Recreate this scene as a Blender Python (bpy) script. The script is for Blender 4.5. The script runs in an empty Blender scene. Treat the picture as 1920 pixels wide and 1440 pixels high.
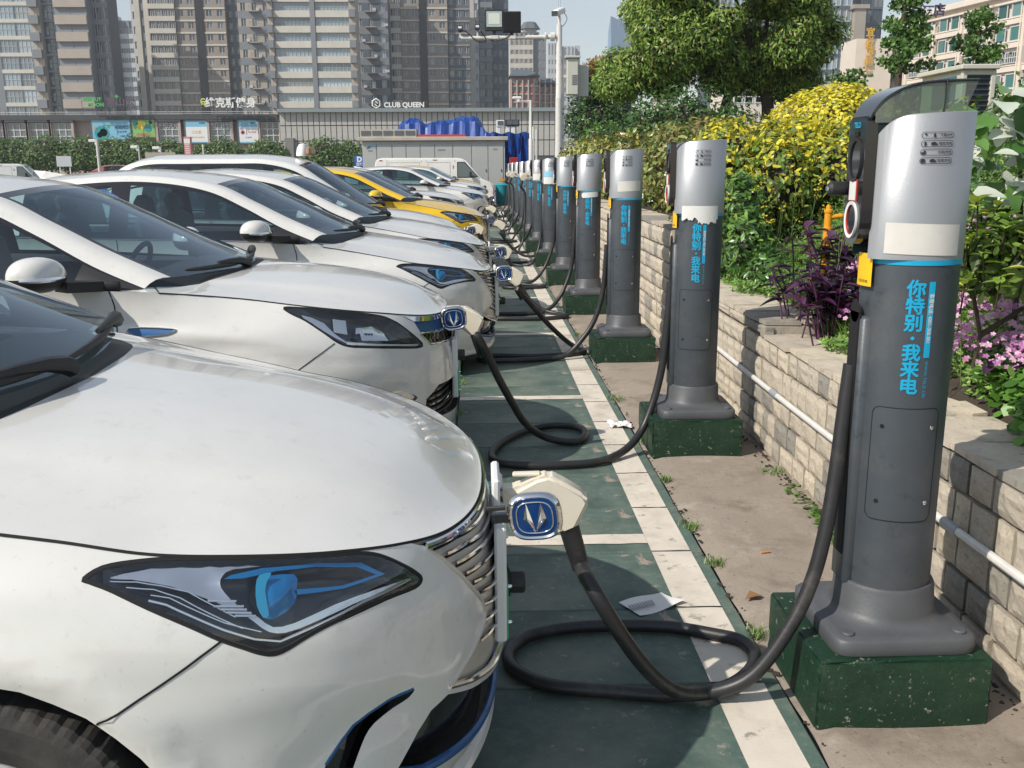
import bpy, bmesh, math, random
import numpy as np
from mathutils import Vector, Matrix, geometry
R = math.radians
random.seed(7); np.random.seed(7)
sc = bpy.context.scene
COL = sc.collection
# ---------------------------------------------------------------- camera
cam_d = bpy.data.cameras.new('camera'); cam = bpy.data.objects.new('camera', cam_d); COL.objects.link(cam)
cam_d.sensor_width = 36; cam_d.lens = 36*1780/1920; cam_d.clip_start = .05; cam_d.clip_end = 3000
_A = Vector((0.99939376, -0.03433099, -0.00578802)); _B = Vector((0.01328414, 0.22234962, 0.97487649)); _C = Vector((0.03218151, 0.97436237, -0.22267088))
M = Matrix.Identity(4)
for i in range(3):
    M[i][0] = _A[i]; M[i][1] = _B[i]; M[i][2] = -_C[i]
M[2][3] = 1.5744
cam.matrix_world = M
sc.camera = cam
# ---------------------------------------------------------------- sky, sun, exposure
SUN_EL, SUN_AZ = 42, 237.5
w = bpy.data.worlds.new('World'); sc.world = w; w.use_nodes = True
nt = w.node_tree; nt.nodes.clear()
sky = nt.nodes.new('ShaderNodeTexSky'); sky.sky_type = 'NISHITA'; sky.sun_disc = False
sky.sun_elevation = R(SUN_EL); sky.sun_rotation = R(SUN_AZ); sky.air_density = 1.2; sky.dust_density = 0.5; sky.ozone_density = 1.0; sky.altitude = 250
hs = nt.nodes.new('ShaderNodeHueSaturation'); hs.inputs['Saturation'].default_value = .60
bg = nt.nodes.new('ShaderNodeBackground'); bg.inputs['Strength'].default_value = .13
wo = nt.nodes.new('ShaderNodeOutputWorld')
nt.links.new(sky.outputs[0], hs.inputs['Color']); nt.links.new(hs.outputs[0], bg.inputs['Color']); nt.links.new(bg.outputs[0], wo.inputs['Surface'])
sun_d = bpy.data.lights.new('sun', 'SUN'); sun = bpy.data.objects.new('sun', sun_d); COL.objects.link(sun)
sun_d.energy = 4.7; sun_d.angle = R(.6); sun_d.color = (1, .93, .83)
_ce = math.cos(R(SUN_EL)); sd = Vector((-math.sin(R(SUN_AZ))*_ce, -math.cos(R(SUN_AZ))*_ce, -math.sin(R(SUN_EL))))
sun.rotation_euler = sd.to_track_quat('-Z', 'Y').to_euler(); sun.location = (-6, -4, 12)
sc.view_settings.view_transform = 'Standard'; sc.view_settings.look = 'None'
sc.view_settings.exposure = 0.08; sc.view_settings.gamma = 1; sc.view_settings.use_curve_mapping = False
sc.render.engine = 'CYCLES'
try:
    sc.cycles.max_bounces = 8; sc.cycles.transparent_max_bounces = 16; sc.cycles.volume_bounces = 0
except Exception: pass

# ---------------------------------------------------------------- materials
MATS = {}
def nmat(name):
    m = bpy.data.materials.new(name); m.use_nodes = True; MATS[name] = m
    b = m.node_tree.nodes['Principled BSDF']
    return m, m.node_tree, b
def mat(name, col, rough=.5, metal=0., var=.0, scale=8., bump=0., bscale=40., coat=0., spec=None, dirt=None, dscale=3., dthr=(.5,.62), tint=None, vec='Object', stretch=None, attr=None, damt=1.):
    """principled material with noise colour variation, bump and shaped stains"""
    if name in MATS: return MATS[name]
    m, nt, b = nmat(name)
    N, L = nt.nodes, nt.links
    b.inputs['Base Color'].default_value = (*col, 1); b.inputs['Roughness'].default_value = rough; b.inputs['Metallic'].default_value = metal
    if coat: b.inputs['Coat Weight'].default_value = coat; b.inputs['Coat Roughness'].default_value = .04
    if spec is not None: b.inputs['Specular IOR Level'].default_value = spec
    tc = N.new('ShaderNodeTexCoord'); src = tc.outputs[vec]
    if stretch:
        mp = N.new('ShaderNodeMapping'); mp.inputs['Scale'].default_value = stretch; L.new(src, mp.inputs[0]); src = mp.outputs[0]
    cur = None
    if attr:
        a = N.new('ShaderNodeAttribute'); a.attribute_name = attr; cur = a.outputs['Color']
    if var:
        n = N.new('ShaderNodeTexNoise'); n.inputs['Scale'].default_value = scale; n.inputs['Detail'].default_value = 6; n.inputs['Roughness'].default_value = .65
        L.new(src, n.inputs['Vector'])
        mr = N.new('ShaderNodeMapRange'); mr.inputs['From Min'].default_value = .25; mr.inputs['From Max'].default_value = .75
        mr.inputs['To Min'].default_value = 1-var; mr.inputs['To Max'].default_value = 1+var
        L.new(n.outputs['Fac'], mr.inputs['Value'])
        mx = N.new('ShaderNodeVectorMath'); mx.operation = 'SCALE'
        if cur: L.new(cur, mx.inputs[0])
        else: mx.inputs[0].default_value = col
        L.new(mr.outputs[0], mx.inputs['Scale']); cur = mx.outputs[0]
    for k, dd in enumerate(dirt or []):
        dc, ds, lo, hi, amt = dd
        n = N.new('ShaderNodeTexNoise'); n.inputs['Scale'].default_value = ds; n.inputs['Detail'].default_value = 9; n.inputs['Roughness'].default_value = .7
        off = N.new('ShaderNodeVectorMath'); off.operation = 'ADD'; off.inputs[1].default_value = (3.1*k+1, 7.7*k, 1.3*k)
        L.new(src, off.inputs[0]); L.new(off.outputs[0], n.inputs['Vector'])
        mr = N.new('ShaderNodeMapRange'); mr.inputs['From Min'].default_value = lo; mr.inputs['From Max'].default_value = hi; mr.inputs['To Max'].default_value = amt
        L.new(n.outputs['Fac'], mr.inputs['Value'])
        mx = N.new('ShaderNodeMix'); mx.data_type = 'RGBA'
        L.new(mr.outputs[0], mx.inputs['Factor'])
        if cur: L.new(cur, mx.inputs['A'])
        else: mx.inputs['A'].default_value = (*col, 1)
        mx.inputs['B'].default_value = (*dc, 1); cur = mx.outputs['Result']
    if cur: L.new(cur, b.inputs['Base Color'])
    if bump:
        n = N.new('ShaderNodeTexNoise'); n.inputs['Scale'].default_value = bscale; n.inputs['Detail'].default_value = 8; n.inputs['Roughness'].default_value = .7
        L.new(src, n.inputs['Vector']); bp = N.new('ShaderNodeBump'); bp.inputs['Distance'].default_value = bump; bp.inputs['Strength'].default_value = 1
        L.new(n.outputs['Fac'], bp.inputs['Height']); L.new(bp.outputs[0], b.inputs['Normal'])
    return m
def glassmat(name, tint, refl=1.0, rough=.0, ior=1.5, film=0.):
    """thin sheet of glass: tinted see-through plus a fresnel reflection, and an optional dust film"""
    if name in MATS: return MATS[name]
    m, nt, b = nmat(name); N, L = nt.nodes, nt.links; N.remove(b)
    out = [n for n in N if n.type == 'OUTPUT_MATERIAL'][0]
    tr = N.new('ShaderNodeBsdfTransparent'); tr.inputs['Color'].default_value = (*tint, 1)
    gl = N.new('ShaderNodeBsdfGlossy'); gl.inputs['Roughness'].default_value = rough; gl.inputs['Color'].default_value = (*refl, 1) if isinstance(refl, tuple) else (refl, refl, refl, 1)
    lw = N.new('ShaderNodeLayerWeight'); lw.inputs['Blend'].default_value = .5; pw = N.new('ShaderNodeMath'); pw.operation = 'POWER'; pw.inputs[1].default_value = 5; L.new(lw.outputs['Facing'], pw.inputs[0])
    fr = N.new('ShaderNodeMapRange'); f0 = ((ior-1)/(ior+1))**2; fr.inputs['To Min'].default_value = 2*f0; fr.inputs['To Max'].default_value = 1; L.new(pw.outputs[0], fr.inputs['Value'])
    mx = N.new('ShaderNodeMixShader'); L.new(fr.outputs[0], mx.inputs[0]); L.new(tr.outputs[0], mx.inputs[1]); L.new(gl.outputs[0], mx.inputs[2])
    last = mx.outputs[0]
    if film:
        df = N.new('ShaderNodeBsdfDiffuse'); df.inputs['Color'].default_value = (.5, .5, .47, 1)
        tc = N.new('ShaderNodeTexCoord'); n = N.new('ShaderNodeTexNoise'); n.inputs['Scale'].default_value = 4; n.inputs['Detail'].default_value = 6; L.new(tc.outputs['Object'], n.inputs['Vector'])
        mr = N.new('ShaderNodeMapRange'); mr.inputs['From Min'].default_value = .3; mr.inputs['From Max'].default_value = .8; mr.inputs['To Min'].default_value = film*.4; mr.inputs['To Max'].default_value = film
        L.new(n.outputs['Fac'], mr.inputs['Value'])
        m2 = N.new('ShaderNodeMixShader'); L.new(mr.outputs[0], m2.inputs[0]); L.new(last, m2.inputs[1]); L.new(df.outputs[0], m2.inputs[2]); last = m2.outputs[0]
    L.new(last, out.inputs['Surface'])
    return m
# ---------------------------------------------------------------- object helpers
def setp(o, label=None, cat=None, group=None, kind=None):
    if label: o['label'] = label
    if cat: o['category'] = cat
    if group: o['group'] = group
    if kind: o['kind'] = kind
    return o
def empty(name, loc=(0,0,0), rz=0., label=None, cat=None, group=None):
    o = bpy.data.objects.new(name, None); o.empty_display_size = .1; COL.objects.link(o)
    o.location = loc; o.rotation_euler = (0, 0, rz)
    return setp(o, label, cat, group)
def link(name, me, parent=None, loc=None, rot=None):
    o = bpy.data.objects.new(name, me); COL.objects.link(o); o.parent = parent
    if loc is not None: o.location = loc
    if rot is not None: o.rotation_euler = rot
    return o
def copy_tree(o, parent=None):
    c = o.copy(); COL.objects.link(c); c.parent = parent
    for ch in list(o.children): copy_tree(ch, c)
    return c
def catmull(pts, n=8, closed=False):
    P = [Vector(p) for p in pts]; out = []
    m = len(P)
    rng = m if closed else m-1
    for i in range(rng):
        if closed: p0, p1, p2, p3 = P[(i-1) % m], P[i], P[(i+1) % m], P[(i+2) % m]
        else: p0, p1, p2, p3 = P[max(i-1, 0)], P[i], P[i+1], P[min(i+2, m-1)]
        for k in range(n):
            t = k/n
            out.append(.5*((2*p1) + (-p0+p2)*t + (2*p0-5*p1+4*p2-p3)*t*t + (-p0+3*p1-3*p2+p3)*t**3))
    if not closed: out.append(P[-1])
    return out
class MB:
    def __init__(s): s.v = []; s.f = []; s.m = []; s.mats = []; s.sm = []
    def mi(s, m):
        if m not in s.mats: s.mats.append(m)
        return s.mats.index(m)
    def add(s, vs, fs, m, smooth=False):
        b = len(s.v); s.v += [tuple(v) for v in vs]; k = s.mi(m)
        for f in fs: s.f.append(tuple(b+i for i in f)); s.m.append(k); s.sm.append(smooth)
    def box(s, c, d, m, rz=0., bev=0., rot=None):
        x, y, z = [a/2 for a in d]
        if bev > 0:
            b = min(bev, x*.9, y*.9, z*.9); vs = []; fs = []
            for sx in (-1, 1):
                for sy in (-1, 1):
                    for sz in (-1, 1):
                        vs += [(sx*x, sy*(y-b), sz*(z-b)), (sx*(x-b), sy*y, sz*(z-b)), (sx*(x-b), sy*(y-b), sz*z)]
            def I(sx, sy, sz, a): return ((sx > 0)*4 + (sy > 0)*2 + (sz > 0))*3 + a
            for sg in (-1, 1):
                fs.append([I(sg,-1,-1,0), I(sg,1,-1,0), I(sg,1,1,0), I(sg,-1,1,0)]); fs.append([I(-1,sg,-1,1), I(1,sg,-1,1), I(1,sg,1,1), I(-1,sg,1,1)]); fs.append([I(-1,-1,sg,2), I(1,-1,sg,2), I(1,1,sg,2), I(-1,1,sg,2)])
            for a in (-1, 1):
                for bb in (-1, 1):
                    fs.append([I(a,bb,-1,0), I(a,bb,-1,1), I(a,bb,1,1), I(a,bb,1,0)]); fs.append([I(a,-1,bb,0), I(a,-1,bb,2), I(a,1,bb,2), I(a,1,bb,0)]); fs.append([I(-1,a,bb,1), I(-1,a,bb,2), I(1,a,bb,2), I(1,a,bb,1)])
                    for cc in (-1, 1): fs.append([I(a,bb,cc,0), I(a,bb,cc,1), I(a,bb,cc,2)])
            # orient outwards
            ff = []
            for f in fs:
                p = [Vector(vs[i]) for i in f]; n = (p[1]-p[0]).cross(p[2]-p[0]); ce = sum(p, Vector())/len(p)
                ff.append(f if n.dot(ce) > 0 else f[::-1])
            fs = ff
        else:
            vs = [(-x,-y,-z),(x,-y,-z),(x,y,-z),(-x,y,-z),(-x,-y,z),(x,-y,z),(x,y,z),(-x,y,z)]
            fs = [(0,3,2,1),(4,5,6,7),(0,1,5,4),(1,2,6,5),(2,3,7,6),(3,0,4,7)]
        T = Matrix.Translation(c) @ (rot.to_4x4() if rot is not None else Matrix.Rotation(rz, 4, 'Z'))
        s.add([T @ Vector(v) for v in vs], fs, m)
    def bar(s, a, b, w_, h_, m, up=(0,0,1)):
        a = Vector(a); b = Vector(b); d = (b-a); L = d.length
        if L < 1e-6: return
        d.normalize(); u = Vector(up)
        if abs(d.dot(u)) > .98: u = Vector((0,1,0))
        r = d.cross(u).normalized(); u = r.cross(d)
        rot = Matrix((d, r, u)).transposed()
        s.box((a+b)/2, (L, w_, h_), m, rot=rot)
    def tube(s, pts, r, m, n=8, cap=True, closed=False):
        P = [Vector(p) for p in pts]; rs = r if isinstance(r, (list, tuple)) else [r]*len(P)
        vs = []; fs = []; K = len(P); nrm = None
        for i, p in enumerate(P):
            if closed: t = (P[(i+1) % K]-P[i-1])
            else: t = (P[min(i+1, K-1)]-P[max(i-1, 0)])
            t.normalize()
            if nrm is None:
                nrm = t.orthogonal().normalized()
            else:
                nrm = (nrm - t*nrm.dot(t)); nrm.normalize()
            bt = t.cross(nrm)
            for k in range(n):
                a = 2*math.pi*k/n; vs.append(p + (nrm*math.cos(a)+bt*math.sin(a))*rs[i])
        for i in range(K if closed else K-1):
            for k in range(n):
                j = (i+1) % K
                fs.append((i*n+k, i*n+(k+1) % n, j*n+(k+1) % n, j*n+k))
        if cap and not closed: fs.append(tuple(range(n))[::-1]); fs.append(tuple((K-1)*n+k for k in range(n)))
        s.add(vs, fs, m, True)
    def lathe(s, prof, m, n=24, c=(0,0,0), axis='Z', sy=1., capt=True, capb=True, rot=None, a0=0., a1=2*math.pi):
        vs = []; fs = []; full = abs(a1-a0-2*math.pi) < 1e-6; nn = n if full else n+1
        for r_, z in prof:
            for k in range(nn):
                a = a0 + (a1-a0)*k/n
                vs.append(Vector((r_*math.cos(a), r_*math.sin(a)*sy, z)))
        for i in range(len(prof)-1):
            for k in range(n):
                k2 = (k+1) % nn
                fs.append((i*nn+k, i*nn+k2, (i+1)*nn+k2, (i+1)*nn+k))
        if full and capb: fs.append(tuple(range(nn))[::-1])
        if full and capt: fs.append(tuple((len(prof)-1)*nn+k for k in range(nn)))
        if axis == 'X': T = Matrix.Rotation(R(90), 4, 'Y')
        elif axis == 'Y': T = Matrix.Rotation(R(-90), 4, 'X')
        else: T = Matrix.Identity(4)
        if rot is not None: T = rot.to_4x4() @ T
        T = Matrix.Translation(c) @ T
        s.add([T @ v for v in vs], fs, m, True)
    def prism(s, poly, z0, z1, m, T=None, smooth=False):
        n = len(poly); T = T or Matrix.Identity(4)
        a = sum(poly[i][0]*poly[(i+1) % n][1]-poly[(i+1) % n][0]*poly[i][1] for i in range(n))
        if a < 0: poly = poly[::-1]
        vs = [T @ Vector((x, y, z0)) for x, y in poly] + [T @ Vector((x, y, z1)) for x, y in poly]
        s.add(vs, [tuple(range(n))[::-1], tuple(range(n, 2*n))] + [(i, (i+1) % n, n+(i+1) % n, n+i) for i in range(n)], m, smooth)
    def quad(s, a, b, c, d, m): s.add([a, b, c, d], [(0,1,2,3)], m)
    def mesh(s, name, autosm=None):
        me = bpy.data.meshes.new(name); me.from_pydata(s.v, [], s.f)
        for m in s.mats: me.materials.append(m)
        me.polygons.foreach_set('material_index', s.m); me.polygons.foreach_set('use_smooth', s.sm); me.update()
        if autosm is not None and any(s.sm):
            try: me.set_sharp_from_angle(angle=R(autosm))
            except Exception: pass
        return me
    def build(s, name, parent=None, loc=None, rot=None, autosm=35):
        return link(name, s.mesh(name, autosm), parent, loc, rot)
def npmesh(name, V, F, mats, mi=None, smooth=True, col=None, nrm=None):
    """mesh from numpy arrays; F (n,3) or (n,4)"""
    V = np.asarray(V, np.float32); F = np.asarray(F, np.int32); k = F.shape[1]
    me = bpy.data.meshes.new(name); me.vertices.add(len(V)); me.vertices.foreach_set('co', V.ravel())
    me.loops.add(F.size); me.loops.foreach_set('vertex_index', F.ravel())
    me.polygons.add(len(F)); me.polygons.foreach_set('loop_start', np.arange(0, F.size, k, dtype=np.int32))
    try: me.polygons.foreach_set('loop_total', np.full(len(F), k, np.int32))
    except Exception: pass
    me.polygons.foreach_set('use_smooth', np.full(len(F), smooth, bool))
    for m in mats: me.materials.append(m)
    if mi is not None: me.polygons.foreach_set('material_index', np.asarray(mi, np.int32))
    me.update(calc_edges=True)
    if col is not None:
        a = me.color_attributes.new('Col', 'FLOAT_COLOR', 'POINT'); c4 = np.ones((len(V), 4), np.float32); c4[:, :3] = col
        a.data.foreach_set('color', c4.ravel())
    if nrm is not None: me.normals_split_custom_set_from_vertices([tuple(n) for n in nrm])
    return me
_tc = {}
def text_geo(body, size, bold=0., align='CENTER', spacing=1.):
    """outline of a text as (verts 2D, faces)"""
    key = (body, size, bold, align, spacing)
    if key in _tc: return _tc[key]
    cu = bpy.data.curves.new('t', 'FONT'); cu.body = body; cu.size = size; cu.offset = bold; cu.align_x = align; cu.align_y = 'CENTER'; cu.resolution_u = 3; cu.space_character = spacing
    o = bpy.data.objects.new('t', cu); COL.objects.link(o)
    dg = bpy.context.evaluated_depsgraph_get(); me = bpy.data.meshes.new_from_object(o.evaluated_get(dg))
    vs = [tuple(v.co) for v in me.vertices]; fs = [tuple(p.vertices) for p in me.polygons]
    bpy.data.objects.remove(o); bpy.data.curves.remove(cu); bpy.data.meshes.remove(me)
    _tc[key] = (vs, fs); return vs, fs
def text_flat(name, body, size, m, parent, T, bold=0., depth=.0, align='CENTER', sx=1., spacing=1.):
    vs, fs = text_geo(body, size, bold, align, spacing); b = MB()
    V = [T @ Vector((x*sx, y, 0)) for x, y, z in vs]
    b.add(V, fs, m)
    if depth:
        # raised letters: extrude outline
        bm = bmesh.new(); me0 = b.mesh('x'); bm.from_mesh(me0); bpy.data.meshes.remove(me0)
        nz = (T.to_3x3() @ Vector((0,0,1))).normalized()*depth
        g = bmesh.ops.extrude_face_region(bm, geom=bm.faces[:]); vv = [e for e in g['geom'] if isinstance(e, bmesh.types.BMVert)]
        bmesh.ops.translate(bm, verts=vv, vec=nz); bmesh.ops.recalc_face_normals(bm, faces=bm.faces)
        me = bpy.data.meshes.new(name); bm.to_mesh(me); bm.free(); me.materials.append(m)
        return link(name, me, parent)
    return b.build(name, parent)
# ---------------------------------------------------------------- car body surface (numpy)
def interp(xs, ys, x):
    """monotone-ish smooth (Catmull-Rom hermite) interpolation of ys over xs"""
    xs = np.asarray(xs, float); ys = np.asarray(ys, float); x = np.clip(np.asarray(x, float), xs[0], xs[-1])
    d = np.diff(ys) / np.diff(xs)
    m = np.empty_like(ys); m[0] = d[0]; m[-1] = d[-1]
    a, b = d[:-1], d[1:]
    m[1:-1] = np.where(a * b > 0, 2 * a * b / (a + b + 1e-12), 0)
    i = np.clip(np.searchsorted(xs, x, side='right') - 1, 0, len(xs) - 2)
    h = xs[i + 1] - xs[i]; t = (x - xs[i]) / h
    return ((2*t**3 - 3*t**2 + 1) * ys[i] + (t**3 - 2*t**2 + t) * h * m[i]
            + (-2*t**3 + 3*t**2) * ys[i + 1] + (t**3 - t**2) * h * m[i + 1])

CL, LF, LR = 4.66, .9, .75      # body length, front and rear corner lengths
AXF, AXR, AXZ = -.985, -3.68, .325
def plan(s, z, ins=0.):
    """plan outline at height z. s 0 front centre, .4 side start, .8 side end, 1 rear centre"""
    s = np.asarray(s, float); z = np.asarray(z, float)
    xf = interp([.12,.17,.25,.35,.5,.62,.72,.80,1.1], [-.10,-.055,-.015,0,0,-.008,-.028,-.06,-.2], z) - ins*.5
    W = interp([.12,.17,.3,.5,.66,.80,.9,1.0,1.1], [.83,.86,.893,.906,.91,.906,.89,.872,.855], z) - ins
    n = 2/2.4
    th = np.clip(s/.4, 0, 1) * np.pi/2
    xa = xf + ((-LF - xf) * (1 - np.cos(th)**n)); ya = W * np.sin(th)**n
    t = np.clip((s-.4)/.4, 0, 1); xb = -LF + t * (-(CL-LR) + LF)
    th2 = np.clip((s-.8)/.2, 0, 1) * np.pi/2
    xr = -CL + interp([.1,.3,.6,.9,1.15], [.1,.02,0,.05,.16], z)
    n2 = 2/2.8
    xc = -(CL-LR) + (xr + (CL-LR)) * np.sin(th2)**n2; yc = W * np.clip(np.cos(th2), 0, 1)**n2
    x = np.where(s < .4, xa, np.where(s < .8, xb, xc)); y = np.where(s < .4, ya, np.where(s < .8, W, yc))
    return x, y
SHX = [-4.7,-4.2,-3.5,-2.5,-1.9,-1.4,-1.2,-.92,-.78,-.64,-.47,-.30,-.2,-.1,0]
SHZ = [1.06,1.10,1.095,1.07,1.055,1.03,1.0,.945,.918,.888,.864,.834,.812,.784,.762]
SHI = [.05,.03,.02,.02,.02,.025,.05,.09,.10,.10,.095,.085,.07,.055,.05]   # inset of the shoulder line
def shoulder(s):
    x, y = plan(s, .72)
    z = interp(SHX, SHZ, x); ins = interp(SHX, SHI, x)
    x2, y2 = plan(s, .72, ins)
    return x2, y2, z
def skirt(s, v):
    """v 0 sill .. 1 shoulder"""
    s = np.asarray(s, float); v = np.asarray(v, float)
    xs, ys, zs = shoulder(s)
    z = .17 + (zs - .17) * v
    zz = np.minimum(z, .72 + (z-.72)*.35) * (s < .45) + z * (s >= .45)
    zz = np.where((s >= .35) & (s < .45), (z*(s-.35) + np.minimum(z, .72+(z-.72)*.35)*(.45-s))/.1, zz)
    x, y = plan(s, zz)
    k = np.clip((v-.72)/.28, 0, 1)**2.2
    x = x + (xs - x) * k; y = y + (ys - y) * k
    # pocket round the intake blade and a soft fold below the lamp
    def seg(pts):
        X, Y = s*3.8, v*.75; dm = np.full(np.shape(X), 9.)
        for (a0, b0), (a1, b1) in zip(pts[:-1], pts[1:]):
            a0, a1, b0, b1 = a0*3.8, a1*3.8, b0*.75, b1*.75; t = np.clip(((X-a0)*(a1-a0)+(Y-b0)*(b1-b0))/((a1-a0)**2+(b1-b0)**2), 0, 1)
            dm = np.minimum(dm, np.hypot(X-a0-t*(a1-a0), Y-b0-t*(b1-b0)))
        return dm
    d = -.014*np.exp(-(seg([(.205,.49),(.24,.46),(.268,.38),(.285,.10)])/.060)**2) + .006*np.exp(-(seg([(.345,.60),(.29,.64),(.25,.645),(.20,.60),(.15,.54)])/.055)**2)
    rx = np.maximum(x+.95, .0); rr = np.hypot(rx, y)+1e-6
    x = x + d*rx/rr; y = y + d*y/rr
    # wheel-arch flare and body crease
    for ax in (AXF, AXR):
        r = np.hypot(x-ax, z-AXZ)
        y = y + .014*np.exp(-((r-.415)/.032)**2) * (s > .2) * (s < .95)
    f = np.clip((s-.36)/.08, 0, 1) * np.clip((.92-s)/.05, 0, 1)
    y = y + f * (.012*np.exp(-((z-.86-.03*(x+2)*-.5)/.035)**2) - .018*np.exp(-((z-.62)/.09)**2)*np.clip((s-.47)/.05, 0, 1)*np.clip((.68-s)/.05, 0, 1))
    return x, y, z
# centreline profile of hood / rear deck
HX = [-4.7,-4.62,-4.45,-4.2,-3.9,-1.6,-1.35,-1.1,-.9,-.7,-.5,-.35,-.22,-.12,-.06,0]
HZ = [1.02,1.10,1.125,1.12,1.11,1.10,1.075,1.05,1.026,.996,.955,.914,.868,.822,.79,.755]
def hood(s, w):
    """w 0 shoulder .. 1 centreline; s 0..s_cowl"""
    xs, ys, zs = shoulder(s)
    xt = interp([0,.1,.2,.3,.4,.5], [-.24,-.30,-.42,-.66,-1.0,-1.42], s)
    xt = np.where(xs < xt, xs + .0, xt)
    x = xs + (xt - xs) * w; y = ys * (1 - w)
    g = 1 - (1 - w)**2.3
    x0 = x + .0
    zc = interp(HX, HZ, x0)
    z = zs * (1 - g) + zc * g
    # crown across, and soft power lines running to the nose
    yc = interp([-1.4,-.9,-.5,-.2,0], [.58,.56,.50,.40,.33], x)
    z = z + .011*(1/(1+np.exp(-(yc-np.abs(y))/.020)) - .5) * np.clip(-x/.25, 0, 1) * np.clip(w*6, 0, 1)
    return x, y, z
# ---------------------------------------------------------------- car materials
def m_paint(name, col, dirt=True):
    if name in MATS: return MATS[name]
    m = mat(name, col, .30, 0, var=.035, scale=5, coat=1.0, bump=.0004, bscale=1.6, dirt=[((.42,.40,.35), 2.2, .48, .70, .16), ((.33,.30,.26), 90, .615, .66, .28), ((.36,.34,.30), 14, .58, .68, .20)])
    b = m.node_tree.nodes['Principled BSDF']; N, L = m.node_tree.nodes, m.node_tree.links
    n = N.new('ShaderNodeTexNoise'); n.inputs['Scale'].default_value = 3; n.inputs['Detail'].default_value = 8
    tc = [x for x in N if x.type == 'TEX_COORD'][0]; L.new(tc.outputs['Object'], n.inputs['Vector'])
    mr = N.new('ShaderNodeMapRange'); mr.inputs['From Min'].default_value = .3; mr.inputs['From Max'].default_value = .7; mr.inputs['To Min'].default_value = .02; mr.inputs['To Max'].default_value = .09
    L.new(n.outputs['Fac'], mr.inputs['Value']); L.new(mr.outputs[0], b.inputs['Coat Roughness'])
    return m
M_CHROME = mat('chrome', (.78,.78,.78), .09, 1)
M_SATIN = mat('satin_metal', (.60,.56,.50), .36, .40, var=.06, scale=20)
M_SILV = mat('reflector_silver', (.80,.82,.85), .20, .9)
M_BLK = mat('black_gloss', (.012,.012,.014), .12, 0, coat=.6)
M_PLAST = mat('black_plastic', (.022,.022,.024), .55, 0, var=.2, scale=30, bump=.001, bscale=300)
M_RUB = mat('rubber_tyre', (.022,.021,.021), .78, 0, var=.25, scale=9, bump=.001, bscale=90, dirt=[((.12,.11,.095), 6, .45, .75, .5)])
M_GAP = mat('panel_gap_dark', (.006,.006,.006), .8)
M_BLUE = mat('anodised_blue', (.006,.20,.50), .25, .35, coat=.7)
M_BLUE2 = mat('blue_trim', (.003,.080,.25), .38, .1, coat=.3)
M_GLASS = glassmat('windscreen_glass', (.60,.70,.73), (.75,.85,.95), .0, 1.5, film=.02)
M_SGLASS = glassmat('side_glass', (.55,.70,.72), (.8,.85,.9), .0, 1.5, film=.015)
M_LENS = glassmat('lamp_cover', (.90,.92,.93), 1, .01, 1.45)
M_INT = mat('interior_fabric', (.055,.06,.07), .85)
M_SEAT = mat('seat_fabric', (.11,.12,.14), .8)
M_RIM = mat('wheel_rim', (.5,.49,.47), .35, .8)
M_AMB = mat('lamp_dark', (.03,.035,.045), .25, .3, coat=.5)
M_GREENP = mat('plate_green', (.05,.42,.16), .4)
M_WPL = mat('white_plastic', (.72,.73,.72), .4, var=.04)

KS, KV = 3.8, .75
def pip(poly, x, y):
    c = False; j = len(poly)-1
    for i in range(len(poly)):
        xi, yi = poly[i]; xj, yj = poly[j]
        if (yi > y) != (yj > y) and x < (xj-xi)*(y-yi)/(yj-yi)+xi: c = not c
        j = i
    return c
def resample(poly, step, closed=True):
    out = []; n = len(poly)
    for i in range(n if closed else n-1):
        a = poly[i]; b = poly[(i+1) % n]; L = math.hypot((b[0]-a[0])*KS, (b[1]-a[1])*KV); k = max(1, int(L/step))
        for t in range(k): out.append((a[0]+(b[0]-a[0])*t/k, a[1]+(b[1]-a[1])*t/k))
    if not closed: out.append(poly[-1])
    return out
def smooth_poly(poly, n=5, keep=()):
    return [(p[0], p[1]) for p in catmull([(a, b, 0) for a, b in poly], n, True)]
def cdt(grid, regions, step=.03):
    """triangulate grid points with region outlines; returns UV points and {region: tris}"""
    pts = []; edges = []
    polys = []
    for nm, poly in regions:
        p = resample(poly, step); b = len(pts); polys.append((nm, p))
        pts += [Vector((a*KS, c*KV)) for a, c in p]
        edges += [(b+i, b+(i+1) % len(p)) for i in range(len(p))]
    pp = np.array([(p.x, p.y) for p in pts]) if pts else np.zeros((0, 2))
    for s_, v_ in grid:
        q = (s_*KS, v_*KV)
        if len(pp):
            d = ((pp-q)**2).sum(1).min()
            if d < (.008)**2: continue
        pts.append(Vector(q))
    V, E, F, *_ = geometry.delaunay_2d_cdt(pts, edges, [], 0, 1e-6)
    UV = np.array([(v.x/KS, v.y/KV) for v in V])
    bb = [(nm, p, min(a for a, b in p), max(a for a, b in p), min(b for a, b in p), max(b for a, b in p)) for nm, p in polys]
    out = {}
    for f in F:
        c = UV[list(f)].mean(0); nm = None
        for n_, p, x0, x1, y0, y1 in bb:
            if x0 <= c[0] <= x1 and y0 <= c[1] <= y1 and pip(p, c[0], c[1]): nm = n_; break
        if len(f) == 3:
            a, b, c_ = UV[list(f)]
            if abs((b[0]-a[0])*(c_[1]-a[1])-(c_[0]-a[0])*(b[1]-a[1])) < 1e-9: continue
        out.setdefault(nm, []).append(f)
    return UV, out
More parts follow.
